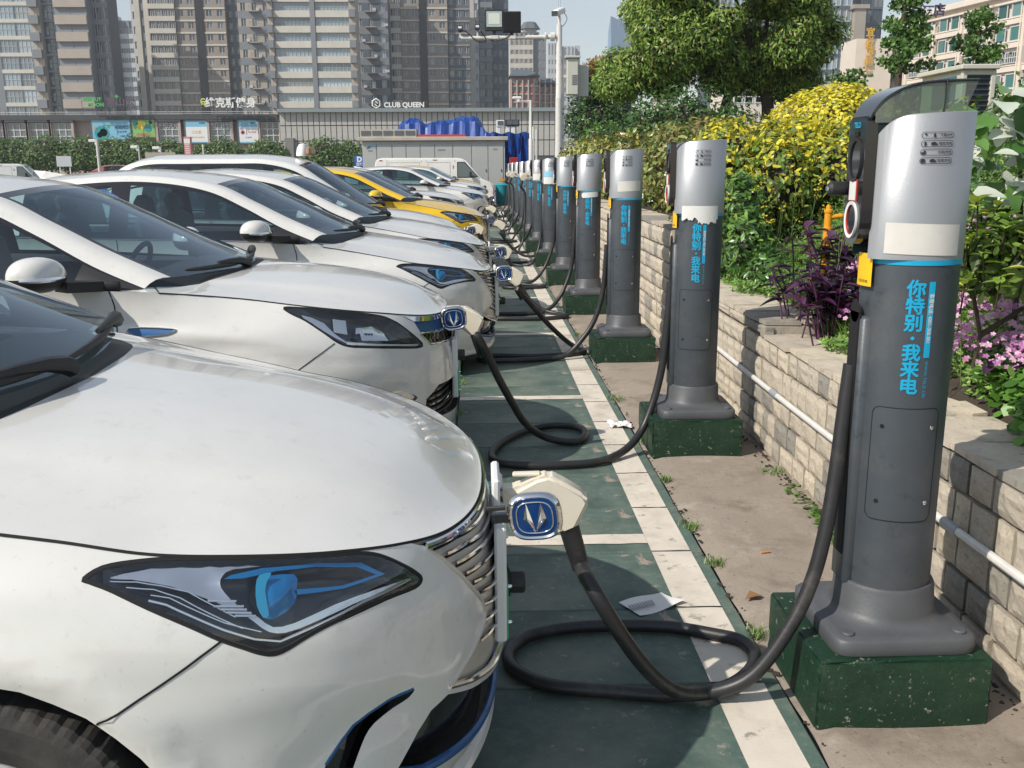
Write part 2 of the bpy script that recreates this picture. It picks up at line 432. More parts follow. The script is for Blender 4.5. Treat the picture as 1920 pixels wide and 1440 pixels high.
def surf(fn, UV, off=0.):
    """points and outward normals of a surface function (positive y side)"""
    s = UV[:, 0]; v = UV[:, 1]; e = 1e-3
    P = np.stack(fn(s, v), -1)
    s1 = np.clip(s-e, 0, 1); s2 = np.clip(s+e, 0, 1); v1 = np.clip(v-e*3, 0, 1); v2 = np.clip(v+e*3, 0, 1)
    ds = np.stack(fn(s2, v), -1)-np.stack(fn(s1, v), -1); dv = np.stack(fn(s, v2), -1)-np.stack(fn(s, v1), -1)
    N = np.cross(ds, dv); L = np.linalg.norm(N, axis=1, keepdims=True)
    bad = L[:, 0] < 1e-9; N = N/np.maximum(L, 1e-12)
    N[bad] = (0, 0, 1)
    # outward: away from the body's spine
    c = np.stack([np.clip(P[:, 0], -CL+.8, -.8), P[:, 1]*0, np.full(len(P), .45)], -1)
    sg = np.sign(((P-c)*N).sum(1, keepdims=True)); sg[sg == 0] = 1; N *= sg
    # symmetric plane: no sideways component
    onc = P[:, 1] < 1e-4; N[onc, 1] = 0; N[onc] /= np.maximum(np.linalg.norm(N[onc], axis=1, keepdims=True), 1e-9)
    if np.ndim(off) or off: P = P + N*(np.reshape(off, (-1, 1)) if np.ndim(off) else off)
    return P, N
def panel_mesh(name, fn, UV, tris, m, sides=(-1, 1), off=0., cup=None):
    used = sorted({i for f in tris for i in f}); mp = {a: b for b, a in enumerate(used)}
    uv = UV[used]; o = off
    if cup is not None:
        poly, depth, rim = cup; pl = np.array(resample(poly, .01))*[KS, KV]
        d = np.sqrt((((uv*[KS, KV])[:, None, :]-pl[None])**2).sum(2)).min(1)
        t = np.clip(d/rim, 0, 1); o = off + depth*(t*t*(3-2*t))
    P, N = surf(fn, uv, o)
    V = []; F = []; NN = []
    for sg in sides:
        b = len(V); q = P.copy(); q[:, 1] *= sg; n = N.copy(); n[:, 1] *= sg
        V += [tuple(a) for a in q]; NN += [tuple(a) for a in n]
        for f in tris:
            i = [mp[a] for a in f]; a, b_, c = q[i[0]], q[i[1]], q[i[2]]
            fn_ = np.cross(b_-a, c-a)
            if (fn_*n[i[0]]).sum() < 0: i = i[::-1]
            F.append(tuple(b+k for k in i))
    return npmesh(name, np.array(V), np.array(F), [m], nrm=None if cup is not None else NN)
def on(fn, pts, side, off=0., step=.02, closed=False):
    p = np.array(resample(pts, step, closed)); P, N = surf(fn, p, off); P[:, 1] *= side; N = N.copy(); N[:, 1] *= side
    return [Vector(a) for a in P], [Vector(a) for a in N]
def ribbon(mb, fn, pts, side, width, m, off=.0015, closed=False, step=.02):
    P, N = on(fn, pts, side, off, step, closed)
    n = len(P); vs = []; fs = []
    for i in range(n):
        a = P[(i-1) % n] if closed else P[max(i-1, 0)]; b = P[(i+1) % n] if closed else P[min(i+1, n-1)]
        t = (b-a); t = t.normalized() if t.length > 1e-9 else Vector((1,0,0)); r = N[i].cross(t)*width/2
        vs += [P[i]-r, P[i]+r]
    for i in range(n if closed else n-1):
        j = (i+1) % n; fs.append((2*i, 2*i+1, 2*j+1, 2*j) if side > 0 else (2*j, 2*j+1, 2*i+1, 2*i))
    mb.add(vs, fs, m, True)
def patch(name, fn, poly, m, side, parent, off=0., cup=None, grid=.02, step=.012):
    """a skin over an outline on the body, off metres above it"""
    xs = [p[0] for p in poly]; ys = [p[1] for p in poly]; g = []
    a = min(xs)
    while a < max(xs):
        b = min(ys)
        while b < max(ys):
            if pip(poly, a, b): g.append((a, b))
            b += grid/KV
        a += grid/KS
    UV, reg = cdt(g, [('p', poly)], step)
    if 'p' not in reg: return None
    return link(name, panel_mesh(name, fn, UV, reg['p'], m, (side,), off, cup), parent)

# outlines on the body skin in (s, v)
A_HL = [(0.3698,0.937),(0.3627,0.962),(0.3501,0.979),(0.3336,0.99),(0.3116,0.993),(0.2903,0.993),(0.2604,0.993),(0.2274,0.99),(0.2054,0.985),(0.1904,0.967),(0.1739,0.929),(0.1637,0.895),(0.1629,0.879),(0.1707,0.866),(0.1975,0.858),(0.2353,0.828),(0.2549,0.803),(0.2707,0.774),(0.2785,0.766),(0.2856,0.774),(0.2935,0.791),(0.3053,0.816),(0.321,0.854),(0.3399,0.891),(0.3572,0.921),(0.3675,0.933)]
A_SILVER = [(0.3612,0.946),(0.3407,0.975),(0.3108,0.985),(0.273,0.982),(0.2959,0.975),(0.3021,0.962),(0.3037,0.946),(0.3014,0.925),(0.2935,0.891),(0.2833,0.862),(0.2754,0.833),(0.262,0.837),(0.2337,0.87),(0.2038,0.887),(0.1707,0.895),(0.1731,0.887),(0.2203,0.862),(0.2597,0.82),(0.2738,0.815),(0.2817,0.833),(0.2919,0.874),(0.3108,0.912),(0.3305,0.941),(0.3494,0.95)]
A_BLUE = [(0.3014,0.954),(0.2974,0.962),(0.2785,0.975),(0.2416,0.979),(0.2093,0.967),(0.1912,0.925),(0.2258,0.908),(0.2581,0.908),(0.2581,0.921),(0.2266,0.916),(0.1991,0.929),(0.2132,0.958),(0.2431,0.971),(0.2699,0.967),(0.2903,0.954)]
A_LENS = [(0.2825,0.933),(0.2809,0.95),(0.2754,0.958),(0.2581,0.958),(0.2573,0.929),(0.2604,0.887),(0.2738,0.854),(0.2801,0.862),(0.2833,0.891)]
A_LINES = [[(0.3517,0.933),(0.3383,0.933),(0.325,0.916),(0.31,0.879),(0.2927,0.837)],[(0.3399,0.921),(0.3305,0.916),(0.3171,0.887),(0.3021,0.854),(0.2825,0.824)],[(0.3596,0.941),(0.347,0.946),(0.3344,0.941),(0.321,0.929),(0.3069,0.895),(0.2959,0.866)]]
A_EDGE = [(0.3407,0.908),(0.332,0.9),(0.3195,0.874),(0.3029,0.837),(0.2872,0.808),(0.273,0.795),(0.2479,0.824),(0.214,0.862),(0.1715,0.891)]
A_BARS = [[(0.3108,0.908),(0.2951,0.904)],[(0.3077,0.895),(0.2911,0.891)],[(0.3037,0.887),(0.2896,0.883)],[(0.3006,0.879),(0.2872,0.874)],[(0.2966,0.87),(0.2848,0.866)]]
A_FRAME = [(0.1640,0.993),(0.1519,0.975),(0.1338,0.921),(0.1196,0.849),(0.1086,0.774),(0.0944,0.69),(0.0897,0.628),(0.096,0.585),(0.107,0.556),(0.1212,0.523),(0.1377,0.498),(0.1511,0.473)]
A_GRILLE = [(-.001,.995)] + A_FRAME + [(.12,.42),(.08,.36),(.04,.32),(-.001,.30)]
A_GLOW = [(0.1511,0.473),(.12,.42),(.08,.36),(.04,.32),(0,.30)]
A_SLATS = [[(0.1345,0.967),(0.0999,0.962),(0.0567,0.929),(0.0149,0.908),(0,.904)],[(0.1243,0.925),(0.0897,0.912),(0.0519,0.879),(0.0165,0.862),(0,.858)],[(0.1157,0.879),(0.0834,0.862),(0.0472,0.837),(0.0189,0.816),(0,.808)],[(0.1078,0.828),(0.0747,0.803),(0.0417,0.774),(0.0142,0.745),(0,.738)],[(0.1007,0.778),(0.07,0.741),(0.0464,0.715),(0.0189,0.686),(0,.675)],[(0.0897,0.715),(0.0582,0.665),(.025,.62),(0,.60)],[(0.0873,0.653),(0.0574,0.598),(.025,.55),(0,.53)],[(0.0928,0.594),(0.059,0.54),(.025,.48),(0,.455)],[(0.0991,0.527),(0.0622,0.485),(.03,.41),(0,.38)]]
A_FOG = [(0.1881,0.54),(0.2069,0.527),(0.2219,0.506),(0.2337,0.481),(0.2431,0.439),(0.2541,0.381),(.258,.30),(.245,.24),(0.2392,0.33),(0.229,0.413),(0.218,0.463),(0.1959,0.50),(0.1896,0.518)]
A_LOW = [(-.001,.265),(.04,.285),(.08,.325),(.12,.385),(0.1526,0.445),(0.1715,0.425),(0.1849,0.375),(0.2069,0.265),(.18,.21),(.144,.18),(.10,.14),(.05,.11),(-.001,.10)]
A_LOWE = [(0.2069,0.265),(.18,.21),(.144,.18),(.10,.14),(.05,.11),(0,.10)]
A_SEAM = [(0.3053,0.812),(0.3170,0.776),(0.3320,0.727),(0.3480,0.672),(0.3665,0.607)]
B_HL = [(0.3682,0.979),(0.3476,0.987),(0.321,0.991),(0.2755,0.990),(0.2275,0.979),(0.2043,0.954),(0.1906,0.929),(0.1639,0.858),(0.1494,0.791),(0.2026,0.79),(0.2567,0.795),(0.285,0.799),(0.3013,0.82),(0.3176,0.866),(0.3416,0.925),(0.3597,0.954)]
B_SWEEP = [(0.3511,0.962),(0.333,0.95),(0.3167,0.925),(0.303,0.87),(0.2884,0.828),(0.2558,0.82),(0.2841,0.812),(0.3004,0.841),(0.3219,0.891),(0.3416,0.933)]
B_BOX = [(0.3047,0.954),(0.285,0.95),(0.2841,0.87),(0.3039,0.879)]
B_BOX2 = [(0.2704,0.91),(0.2644,0.91),(0.2652,0.879),(0.2721,0.874)]
B_DARK = [(0.2644,0.921),(0.2403,0.933),(0.2206,0.9),(0.2112,0.841),(0.2601,0.841)]
B_LED = [(0.2884,0.82),(0.1562,0.808),(0.1554,0.799),(0.2867,0.808)]
B_BLUEP = [(0.160,0.955),(-.001,1.0),(-.001,.885),(0.1468,0.879)]
B_CHROME = [(0.182,0.985),(-.001,.995),(-.001,.965),(0.160,0.955)]
B_HONEY = [(0.1476,0.874),(-.001,0.874),(-.001,0.77),(0.1253,0.80)]
B_FOG = [(0.2292,0.506),(0.2043,0.502),(0.1777,0.448),(0.1948,0.423),(0.2197,0.473)]
B_LOWG = [(0.1588,0.418),(0.12,0.50),(-.001,0.50),(-.001,0.22),(0.1296,0.27),(0.1614,0.364)]
BADGE = [(0.4695,0.815),(0.4446,0.82),(0.4440,0.808),(0.4506,0.79),(0.4652,0.778)]

def arch_poly(ax, rad):
    """circle of the wheel arch mapped to (s, v): walk the skin grid"""
    S, V = np.meshgrid(np.linspace(.3, .95, 600), np.linspace(0, .9, 140)); x, y, z = skirt(S.ravel(), V.ravel())
    out = []
    for k in range(25):
        a = math.pi*(-.12 + 1.24*k/24); tx, tz = ax+rad*math.cos(a), AXZ+rad*math.sin(a)
        if tz < .172: tz = .172
        i = np.argmin((x-tx)**2+(z-tz)**2+(0 if ax > -2 else 0)*y); out.append((float(S.ravel()[i]), float(V.ravel()[i])))
    out2 = [(out[0][0], -.01)] + out + [(out[-1][0], -.01)]
    return out2
def sx(x): return .4 + .4*(-x-LF)/(CL-LR-LF)      # s of a side station x

# greenhouse rails: T centre, A windscreen edge / roof rail, F window frame top, B belt
GT = [(-1.10,0,1.075),(-1.40,0,1.215),(-1.70,0,1.36),(-2.03,0,1.50),(-2.5,0,1.563),(-2.9,0,1.574),(-3.5,0,1.525),(-3.78,0,1.475),(-4.12,0,1.29),(-4.42,0,1.135)]
GA = [(-1.28,.72,1.095),(-1.55,.68,1.21),(-1.82,.625,1.34),(-2.10,.57,1.465),(-2.5,.57,1.525),(-2.9,.57,1.53),(-3.4,.56,1.488),(-3.68,.56,1.44),(-4.02,.60,1.27),(-4.32,.66,1.13)]
GF = [(-1.37,.815,1.055),(-1.60,.775,1.15),(-1.87,.73,1.295),(-2.14,.69,1.415),(-2.5,.67,1.478),(-2.9,.67,1.483),(-3.4,.67,1.435),(-3.68,.69,1.37),(-4.0,.74,1.20),(-4.3,.80,1.10)]
GB = [(-1.42,.868,1.028),(-1.63,.868,1.045),(-1.9,.868,1.055),(-2.16,.868,1.062),(-2.5,.866,1.07),(-2.9,.865,1.08),(-3.4,.862,1.094),(-3.68,.86,1.097),(-4.0,.85,1.10),(-4.3,.83,1.09)]
def greenhouse(root, paint, gz=1., mpv=False, prot='car'):
    T, A_, F_, B_ = [list(x) for x in (GT, GA, GF, GB)]
    if mpv:
        def ext(r, dx):
            r = list(r); b = r[5]
            return r[:6] + [(b[0]-.6, b[1], b[2]), (b[0]-1.1+dx, b[1], b[2]-.01), (b[0]-1.45+dx, b[1]*.99, b[2]-.10), (b[0]-1.62+dx, b[1]*.98, b[2]-.30)]
        T, A_, F_ = ext(T, 0), ext(A_, 0), ext(F_, 0)
        B_ = B_[:6] + [(-3.5,.862,1.094),(-4.0,.86,1.097),(-4.35,.85,1.10),(-4.52,.83,1.09)]
    def sc_(r): return [(x, y, 1.05+(z-1.05)*gz if z > 1.05 else z) for x, y, z in r]
    n = 6
    T, A_, F_, B_ = [catmull(sc_(r), n) for r in (T, A_, F_, B_)]
    K = len(T)
    def row(i, side, kind):
        t, a, f, b = T[i], A_[i], F_[i], B_[i]; out = []
        if kind == 'top':      # a..t
            for u in (0,.035,.10,.2,.35,.5,.65,.8,.92,1):
                q = 1-(1-u)**2.1
                out.append(Vector((a.x+(t.x-a.x)*q, side*a.y*(1-u), a.z+(t.z-a.z)*q)))
        elif kind == 'rail':   # f..a
            for u in (0,.25,.5,.75,1):
                p = f.lerp(a, u); bl = .016*math.sin(math.pi*u); out.append(Vector((p.x, side*(p.y+bl), p.z+bl)))
        else:                  # b..f
            for u in (0,.06,.25,.5,.75,.93,1):
                p = b.lerp(f, u); out.append(Vector((p.x, side*(p.y+.018*math.sin(math.pi*u)), p.z)))
        return out
    def grid(name, kind, i0, i1, j0, j1, m, sides=(-1, 1), off=0.):
        if len(sides) == 2 and (kind != 'top' or j1 <= 1): grid(name, kind, i0, i1, j0, j1, m, (-1,)); return grid(name, kind, i0, i1, j0, j1, m, (1,))
        mb = MB()
        for side in sides:
            rows = [row(i, side, kind)[j0:j1+1] for i in range(i0, i1+1)]; w_ = j1-j0+1
            vs = [v for r in rows for v in r]; fs = []
            for i in range(len(rows)-1):
                for j in range(w_-1):
                    q = (i*w_+j, i*w_+j+1, (i+1)*w_+j+1, (i+1)*w_+j); fs.append(q if side > 0 else q[::-1])
            mb.add(vs, fs, m, True)
        return mb.build(name, root, autosm=60)
    r0, r1 = 3*n, 6*n+3           # roof stations
    if mpv: r1 = 7*n+2
    grid('windscreen', 'top', 0, r0-1, 1, 9, M_GLASS)
    mb = MB()
    grid('windscreen_frame', 'top', 0, r0, 0, 1, M_BLK)
    grid('header_trim', 'top', r0-1, r0, 1, 9, M_BLK)
    roof = grid('roof', 'top', r0, r1, 0, 9, paint)
    grid('rear_window', 'top', r1, K-1-n//2, 1, 9, M_GLASS)
    grid('tail_pillar', 'top', r1, K-1, 0, 1, paint)
    grid('side_rail', 'rail', 0, K-1, 0, 4, paint)
    grid('belt_trim', 'side', 0, K-1, 0, 1, M_BLK); grid('window_frame', 'side', 0, K-1, 5, 6, M_BLK)
    def near(x): return min(range(K), key=lambda i: abs(B_[i].x-x))
    q0, q1, q2, q3 = near(-1.66), near(-2.66), near(-2.80), near(-3.45)
    q4 = near(-4.35) if mpv else q3
    grid('mirror_triangle', 'side', 0, q0, 1, 5, M_PLAST)
    for sd in (-1, 1):
        grid('door_glass', 'side', q0, q1, 1, 5, M_SGLASS, (sd,))
        grid('rear_door_glass', 'side', q2, q3, 1, 5, M_SGLASS, (sd,))
    grid('centre_pillar', 'side', q1, q2, 1, 5, M_BLK)
    if mpv:
        grid('rear_quarter_pillar', 'side', q3, q3+3, 1, 5, M_BLK); grid('quarter_glass', 'side', q3+3, q4, 1, 5, M_SGLASS); grid('rear_corner', 'side', q4, K-1, 1, 5, paint)
    else: grid('rear_corner', 'side', q3, K-1, 1, 5, paint)
    def scr(i, y):      # point on the windscreen at station i and lateral y
        r_ = row(i, 1 if y > 0 else -1, 'top'); 
        for p, q in zip(r_[:-1], r_[1:]):
            if min(p.y, q.y)-1e-6 <= y <= max(p.y, q.y)+1e-6:
                t = (y-p.y)/(q.y-p.y) if abs(q.y-p.y) > 1e-9 else 0; return p.lerp(q, t)
        return r_[-1]
    for (ya, yb) in ((-.08, -.62), (.60, -.02)):
        w_ = MB(); sg = 1 if ya > 0 else 1
        pt = lambda t, k, dz: scr(0, ya+(yb-ya)*t).lerp(scr(2, ya+(yb-ya)*t), k)+Vector((.010, 0, dz))
        w_.tube([pt(t, .22+.25*t*(1.2-t), .017) for t in (0,.15,.3,.45,.6,.75,.9,1)], [.007,.010,.012,.012,.012,.011,.009,.005], M_PLAST, 7)
        w_.tube([pt(-.06, -.02, .012), pt(0, .02, .024), pt(.12, .12, .034), pt(.30, .26, .036), pt(.50, .40, .030)], [.026,.024,.019,.013,.008], M_PLAST, 8)
        w_.build('wiper', root)
    mb = MB()
    for sd in (-1, 1):
        mb.tube([Vector((B_[i].x, sd*(B_[i].y+.006), B_[i].z+.004)) for i in range(2, K-6)], .006, M_CHROME, 6)
    mb.build('belt_chrome', root)
    # interior
    mb = MB()
    for sd in (-1, 1): mb.box((-2.8, sd*.80, .70), (3.0, .02, .66), M_INT)
    mb.box((-2.8, 0, .36), (3.0, 1.6, .02), M_INT); mb.box((-1.42, 0, .80), (.35, 1.56, .42), M_INT, bev=.08)
    mb.box((-1.30, 0, .98), (.30, 1.40, .07), M_INT, bev=.03); mb.box((-4.15, 0, .9), (.45, 1.5, .4), M_INT, bev=.05)
    mb.build('interior', root)
    for x in (-2.35, -3.25):
        for y in (-.37, .37):
            s_ = MB(); tilt = Matrix.Rotation(R(-12), 3, 'Y')
            s_.box((x, y, .62), (.5, .48, .16), M_SEAT, bev=.06); s_.box((x-.28, y, .93), (.13, .48, .62), M_SEAT, bev=.06, rot=tilt)
            s_.box((x-.36, y, 1.30), (.10, .26, .17), M_SEAT, bev=.045, rot=tilt)
            s_.build('seat', root)
    st = MB(); rot = Matrix.Rotation(R(-65), 3, 'Y')
    st.tube([Vector((-1.83, .37, 1.0)) + rot @ Vector((.185*math.cos(a), .185*math.sin(a), 0)) for a in [2*math.pi*k/24 for k in range(24)]], .015, M_INT, 8, closed=True)
    st.bar((-1.83+.07, .20, 1.0-.03), (-1.83+.07, .54, 1.0-.03), .03, .03, M_INT); st.bar((-1.82, .37, 1.0), (-1.55, .37, .93), .05, .05, M_INT)
    st.build('steering_wheel', root)
    return T, A_, F_, B_
_tyre = {}
def wheel(root, x, side):
    if 'w' not in _tyre:
        b = MB(); n = 168; prof = [(.205,.085),(.24,.098),(.29,.104),(.312,.098),(.322,.085),(.325,.05),(.3255,.012),(.320,.008),(.320,-.008),(.3255,-.012),(.325,-.05),(.322,-.085),(.312,-.098),(.24,-.098),(.205,-.085)]
        vs = []; fs = []; K = len(prof)
        for k in range(n):
            a = 2*math.pi*k/n
            for i, (r_, y) in enumerate(prof):
                rr = r_-(.0035 if (k % 3 == 0 and 3 <= i <= 11 and i not in (7, 8)) else 0); vs.append((rr*math.cos(a), y, rr*math.sin(a)))
        for k in range(n):
            k2 = (k+1) % n
            for i in range(K-1): fs.append((k*K+i, k*K+i+1, k2*K+i+1, k2*K+i))
        b.add(vs, fs, M_RUB, False); _tyre['w'] = b.mesh('tyre')
        r_ = MB(); r_.lathe([(.19,-.06),(.20,.0),(.206,.08),(.20,.092),(.185,.088)], M_RIM, 40, axis='Y', capt=False, capb=False)
        r_.lathe([(.0,.055),(.05,.055),(.055,.07),(.03,.078),(.0,.08)], M_RIM, 20, axis='Y')
        for k in range(10):
            a = 2*math.pi*k/10 + (.12 if k % 2 else -.12)
            r_.bar((.04*math.cos(a), .068, .04*math.sin(a)), (.195*math.cos(a), .082, .195*math.sin(a)), .022, .02, M_RIM, up=(0,1,0))
        r_.lathe([(.14,-.02),(.14,.0),(.0,.0)], M_PLAST, 24, axis='Y', capb=False)
        _tyre['r'] = r_.mesh('rim')
    t = link('wheel', bpy.data.meshes.new('hub'), root, (x, side*.795, AXZ), (0, 0, 0 if side > 0 else math.pi))
    hb = MB(); hb.lathe([(.05,-.09),(.05,.03)], M_PLAST, 10, axis='Y'); t.data = hb.mesh('hub')
    link('tyre', _tyre['w'], t); link('rim', _tyre['r'], t)
def mirror(root, side, paint):
    mb = MB()
    def ell(c, r, m, zl, zh, n=20, k=10, sq=2.5):
        vs = []; fs = []
        for i in range(k+1):
            ph = zl + (zh-zl)*i/k
            for j in range(n):
                a = 2*math.pi*j/n
                cs = lambda t, e: math.copysign(abs(t)**e, t)
                X = r[0]*cs(math.cos(a), .8)*math.cos(ph)**.7; Y = r[1]*cs(math.sin(a), .8)*math.cos(ph)**.7; Z = r[2]*math.sin(ph)
                # tapers towards the door, leans back
                tp = 1-.25*max(0, Y*side*-1)/r[1]
                vs.append((c[0]+X*tp - .25*(Y*side+.1), c[1]+Y, c[2]+Z*tp))
        for i in range(k):
            for j in range(n): fs.append((i*n+j, i*n+(j+1) % n, (i+1)*n+(j+1) % n, (i+1)*n+j))
        mb.add(vs, fs, m, True)
    c = (-1.70, side*1.045, 1.135)
    ell(c, (.092,.125,.084), paint, .0, math.pi/2-.02)
    o = mb.build('mirror', root, autosm=80)
    mb = MB(); ell((c[0], c[1], c[2]), (.0915,.1245,.066), M_PLAST, -math.pi/2+.02, .0)
    mb.bar((-1.66, side*.99, 1.085), (-1.56, side*.86, 1.075), .10, .045, M_PLAST); mb.box((-1.55, side*.875, 1.075), (.20, .03, .05), M_PLAST, bev=.01)
    ml = mb.build('mirror_foot', o, autosm=80)
    mb = MB(); a = [Vector((c[0]+.094*math.cos(t)-.25*(.118*math.sin(t)*1+.1), c[1]+side*.124*math.sin(t), c[2]-.004)) for t in [-.2+1.7*k/10 for k in range(11)]]
    mb.tube(a, [.006+.006*math.sin(math.pi*k/10) for k in range(11)], M_SILV, 6); mb.build('indicator', o)
_carmesh = {}
def base_panels(kind):
    if kind in _carmesh: return _carmesh[kind]
    gs = sorted(set([round(k*.012, 4) for k in range(0, 36)] + [round(.42+k*.02, 4) for k in range(0, 20)] + [round(.80+k*.0125, 4) for k in range(17)] + [1.0]))
    gv = [k/22 for k in range(23)]
    grid = [(a, b) for a in gs for b in gv]
    # outer boundary points are needed so that the hull is complete
    arf, arr = arch_poly(AXF, .378), arch_poly(AXR, .378)
    gi = lambda p: [(max(a, 0), b) for a, b in p]
    hl = smooth_poly(A_HL if kind != 'B' else B_HL, 3)
    if kind == 'M': hl = smooth_poly([(.355,.985),(.30,.99),(.25,.99),(.2,.975),(.165,.92),(.165,.89),(.2,.90),(.25,.93),(.30,.955)], 3)
    regs = [('headlight', hl), ('arch', arf), ('arch', arr)]
    if kind == 'B': regs += [('grille', gi(B_BLUEP)), ('grille', gi(B_HONEY)), ('grille', gi([B_CHROME[0], B_CHROME[1], (0,.995), (0,.965), B_CHROME[3]])), ('low', gi(B_LOWG)), ('fog', smooth_poly(B_FOG, 3))]
    else: regs += [('grille', gi(A_GRILLE)), ('low', gi(A_LOW)), ('fog', smooth_poly(A_FOG, 3))]
    d1 = [(sx(-1.50), 1.0), (sx(-1.485),.93),(sx(-1.475),.80),(sx(-1.47),.4),(sx(-1.50),.06),(sx(-2.74),.05),(sx(-2.76),.5),(sx(-2.76),1.0)]
    d2 = [(sx(-2.77), 1.0), (sx(-2.77),.5),(sx(-2.75),.05),(sx(-3.22),.06),(sx(-3.30),.35),(sx(-3.50),.60),(sx(-3.62),.80),(sx(-3.62),1.0)]
    regs += [('door', d1), ('rear_door', d2)]
    bump = [(0,0),(0,1)] + [(.14,1.0),(.2,.99)] + [(.28,.80)] + A_SEAM + [(.38,.45),(.40,.25),(.40,0)]
    regs += [('bumper', bump)]
    UV, reg = cdt(grid, regs, .03)
    out = (UV, reg, hl, d1, d2, arf, arr)
    _carmesh[kind] = out; return out
COWL_E = [(0,-1.06),(.3,-1.085),(.5,-1.13),(.62,-1.18),(.70,-1.24),(.75,-1.34)]
def make_car(kind, paint, lamp_blue=True, gz=1., mpv=False, port='gun', detail=1):
    """a saloon with its nose at x = 0 facing +X; every panel is a part"""
    name = 'parked_car'
    root = empty(name)
    UV, reg, hl, d1, d2, arf, arr = base_panels(kind)
    L_ = lambda nm, me, par=root: link(nm, me, par)
    L_('body', panel_mesh('body', skirt, UV, reg[None], paint))
    L_('front_bumper', panel_mesh('front_bumper', skirt, UV, reg['bumper'], paint))
    for sd in (-1, 1):
        L_('door', panel_mesh('door', skirt, UV, reg['door'], paint, (sd,))); L_('rear_door', panel_mesh('rear_door', skirt, UV, reg['rear_door'], paint, (sd,)))
    # hood and cowl
    poly = []
    for y_, x_ in COWL_E:
        lo, hi = 0., .5
        for _ in range(30):
            m_ = (lo+hi)/2; _, ys, _ = shoulder(np.array([m_])); w_ = 1-y_/ys[0]; X = hood(np.array([m_]), np.array([w_]))[0][0]
            if X > x_: lo = m_
            else: hi = m_
        poly.append((m_, w_))
    cowl = [(a, min(b, 1)) for a, b in poly] + [(.474, .06), (.474, 1.0)]
    last = poly[-1]
    fend = [(.452, 0), (last[0], last[1]), (.474, .06), (.474, 0)]
    KVs = globals()['KV']
    gs = [k*.0125 for k in range(38)]; gw = [0,.03,.07,.12,.18,.25,.33,.42,.5,.6,.7,.8,.9,1]
    UV2, r2 = cdt([(a, b) for a in gs for b in gw] + [(.474, b) for b in gw], [('cowl', cowl), ('fend', fend)], .05)
    L_('hood', panel_mesh('hood', hood, UV2, r2[None], paint))
    for sd in (-1, 1): L_('fender_top', panel_mesh('fender_top', hood, UV2, r2['fend'], paint, (sd,)))
    L_('cowl', panel_mesh('cowl', hood, UV2, r2['cowl'], M_PLAST))
    # shut lines
    g = MB()
    for sd in (-1, 1):
        ribbon(g, skirt, [(0,.997),(.1,.997),(.2,.997),(.3,.997),(.4,.997),(.452,.998)], sd, .006, M_GAP, .0012)
        ribbon(g, skirt, A_SEAM + [(.3675,.600)], sd, .0045, M_GAP)
        ribbon(g, skirt, d1[:5], sd, .006, M_GAP); ribbon(g, skirt, d1[4:], sd, .006, M_GAP); ribbon(g, skirt, d2[2:], sd, .006, M_GAP)
        ribbon(g, hood, [(.452,.005),(poly[-1][0]+.001, poly[-1][1])], sd, .006, M_GAP, .0025)
        ribbon(g, skirt, hl, sd, .006, M_GAP, .001, closed=True)
    L_('panel_gaps', g.mesh('panel_gaps'))
    # wheel wells and wheels
    g = MB()
    for ax in (AXF, AXR):
        for sd in (-1, 1):
            g.lathe([(.376,.006),(.374,.06),(.365,.28),(.0,.29)], M_PLAST, 28, c=(ax, sd*.885, AXZ) , axis='Y' , capb=False, sy=1, rot=Matrix.Rotation(math.pi if sd > 0 else 0, 3, 'Z'))
    g.box((-2.3, 0, .28), (4.0, 1.3, .12), M_PLAST)
    L_('underbody', g.mesh('underbody', 40))
    for ax in (AXF, AXR):
        for sd in (-1, 1): wheel(root, ax, sd)
    # headlights
    for sd in (-1, 1):
        h = patch('headlight', skirt, hl, M_AMB, sd, root, 0., cup=(hl, -.045, .03), grid=.02)
        if kind == 'A':
            if detail > 1 or True:
                patch('reflector', skirt, smooth_poly(A_SILVER, 2), M_SILV, sd, h, -.012, cup=(A_SILVER, -.016, .05))
                patch('lamp_ring', skirt, A_BLUE, M_BLUE if lamp_blue else M_SILV, sd, h, -.010)
                patch('projector', skirt, smooth_poly(A_LENS, 2), M_BLUE if lamp_blue else M_SILV, sd, h, -.014, cup=(A_LENS, .012, .03), grid=.012)
                patch('projector_rim', skirt, smooth_poly([(0.2838,0.933),(0.2812,0.957),(0.2738,0.961),(0.2762,0.946),(0.2784,0.921),(0.2776,0.866),(0.2812,0.860),(0.2840,0.891)], 2), mat('lens_cyan', (.03,.36,.60), .15, .2, coat=1), sd, h, -.002, grid=.01)
                t = MB()
                for l in A_LINES: P, _ = on(skirt, l, sd, -.012); t.tube(P, .0016, M_SILV, 5)
                P, _ = on(skirt, A_EDGE, sd, -.006); t.tube(P, .0028, M_SILV, 5)
                for l in A_BARS: P, _ = on(skirt, l, sd, -.010); t.tube(P, .0028, M_SILV, 5)
                t.build('light_guide', h)
        elif kind == 'B':
            patch('reflector', skirt, B_SWEEP, M_SILV, sd, h, -.014); patch('projector', skirt, B_BOX, M_SILV, sd, h, -.016)
            patch('bulb', skirt, B_BOX2, M_SILV, sd, h, -.013); patch('lamp_bowl', skirt, B_DARK, M_SILV, sd, h, -.035, cup=(B_DARK, -.01, .02))
            patch('light_strip', skirt, B_LED, M_WPL, sd, h, -.010)
        else:
            patch('reflector', skirt, [(.30,.975),(.2,.955),(.175,.915),(.2,.92),(.25,.94)], M_SILV, sd, h, -.012)
        patch('lamp_glass', skirt, hl, M_LENS, sd, h, .0, cup=(hl, .004, .03), grid=.03)
        t = MB(); ribbon(t, skirt, [(a, b) for a, b in hl], sd, .010, M_BLK, .0005, closed=True); t.build('lamp_seal', h)
    # grille, slats, lower intake
    both = (-1, 1)
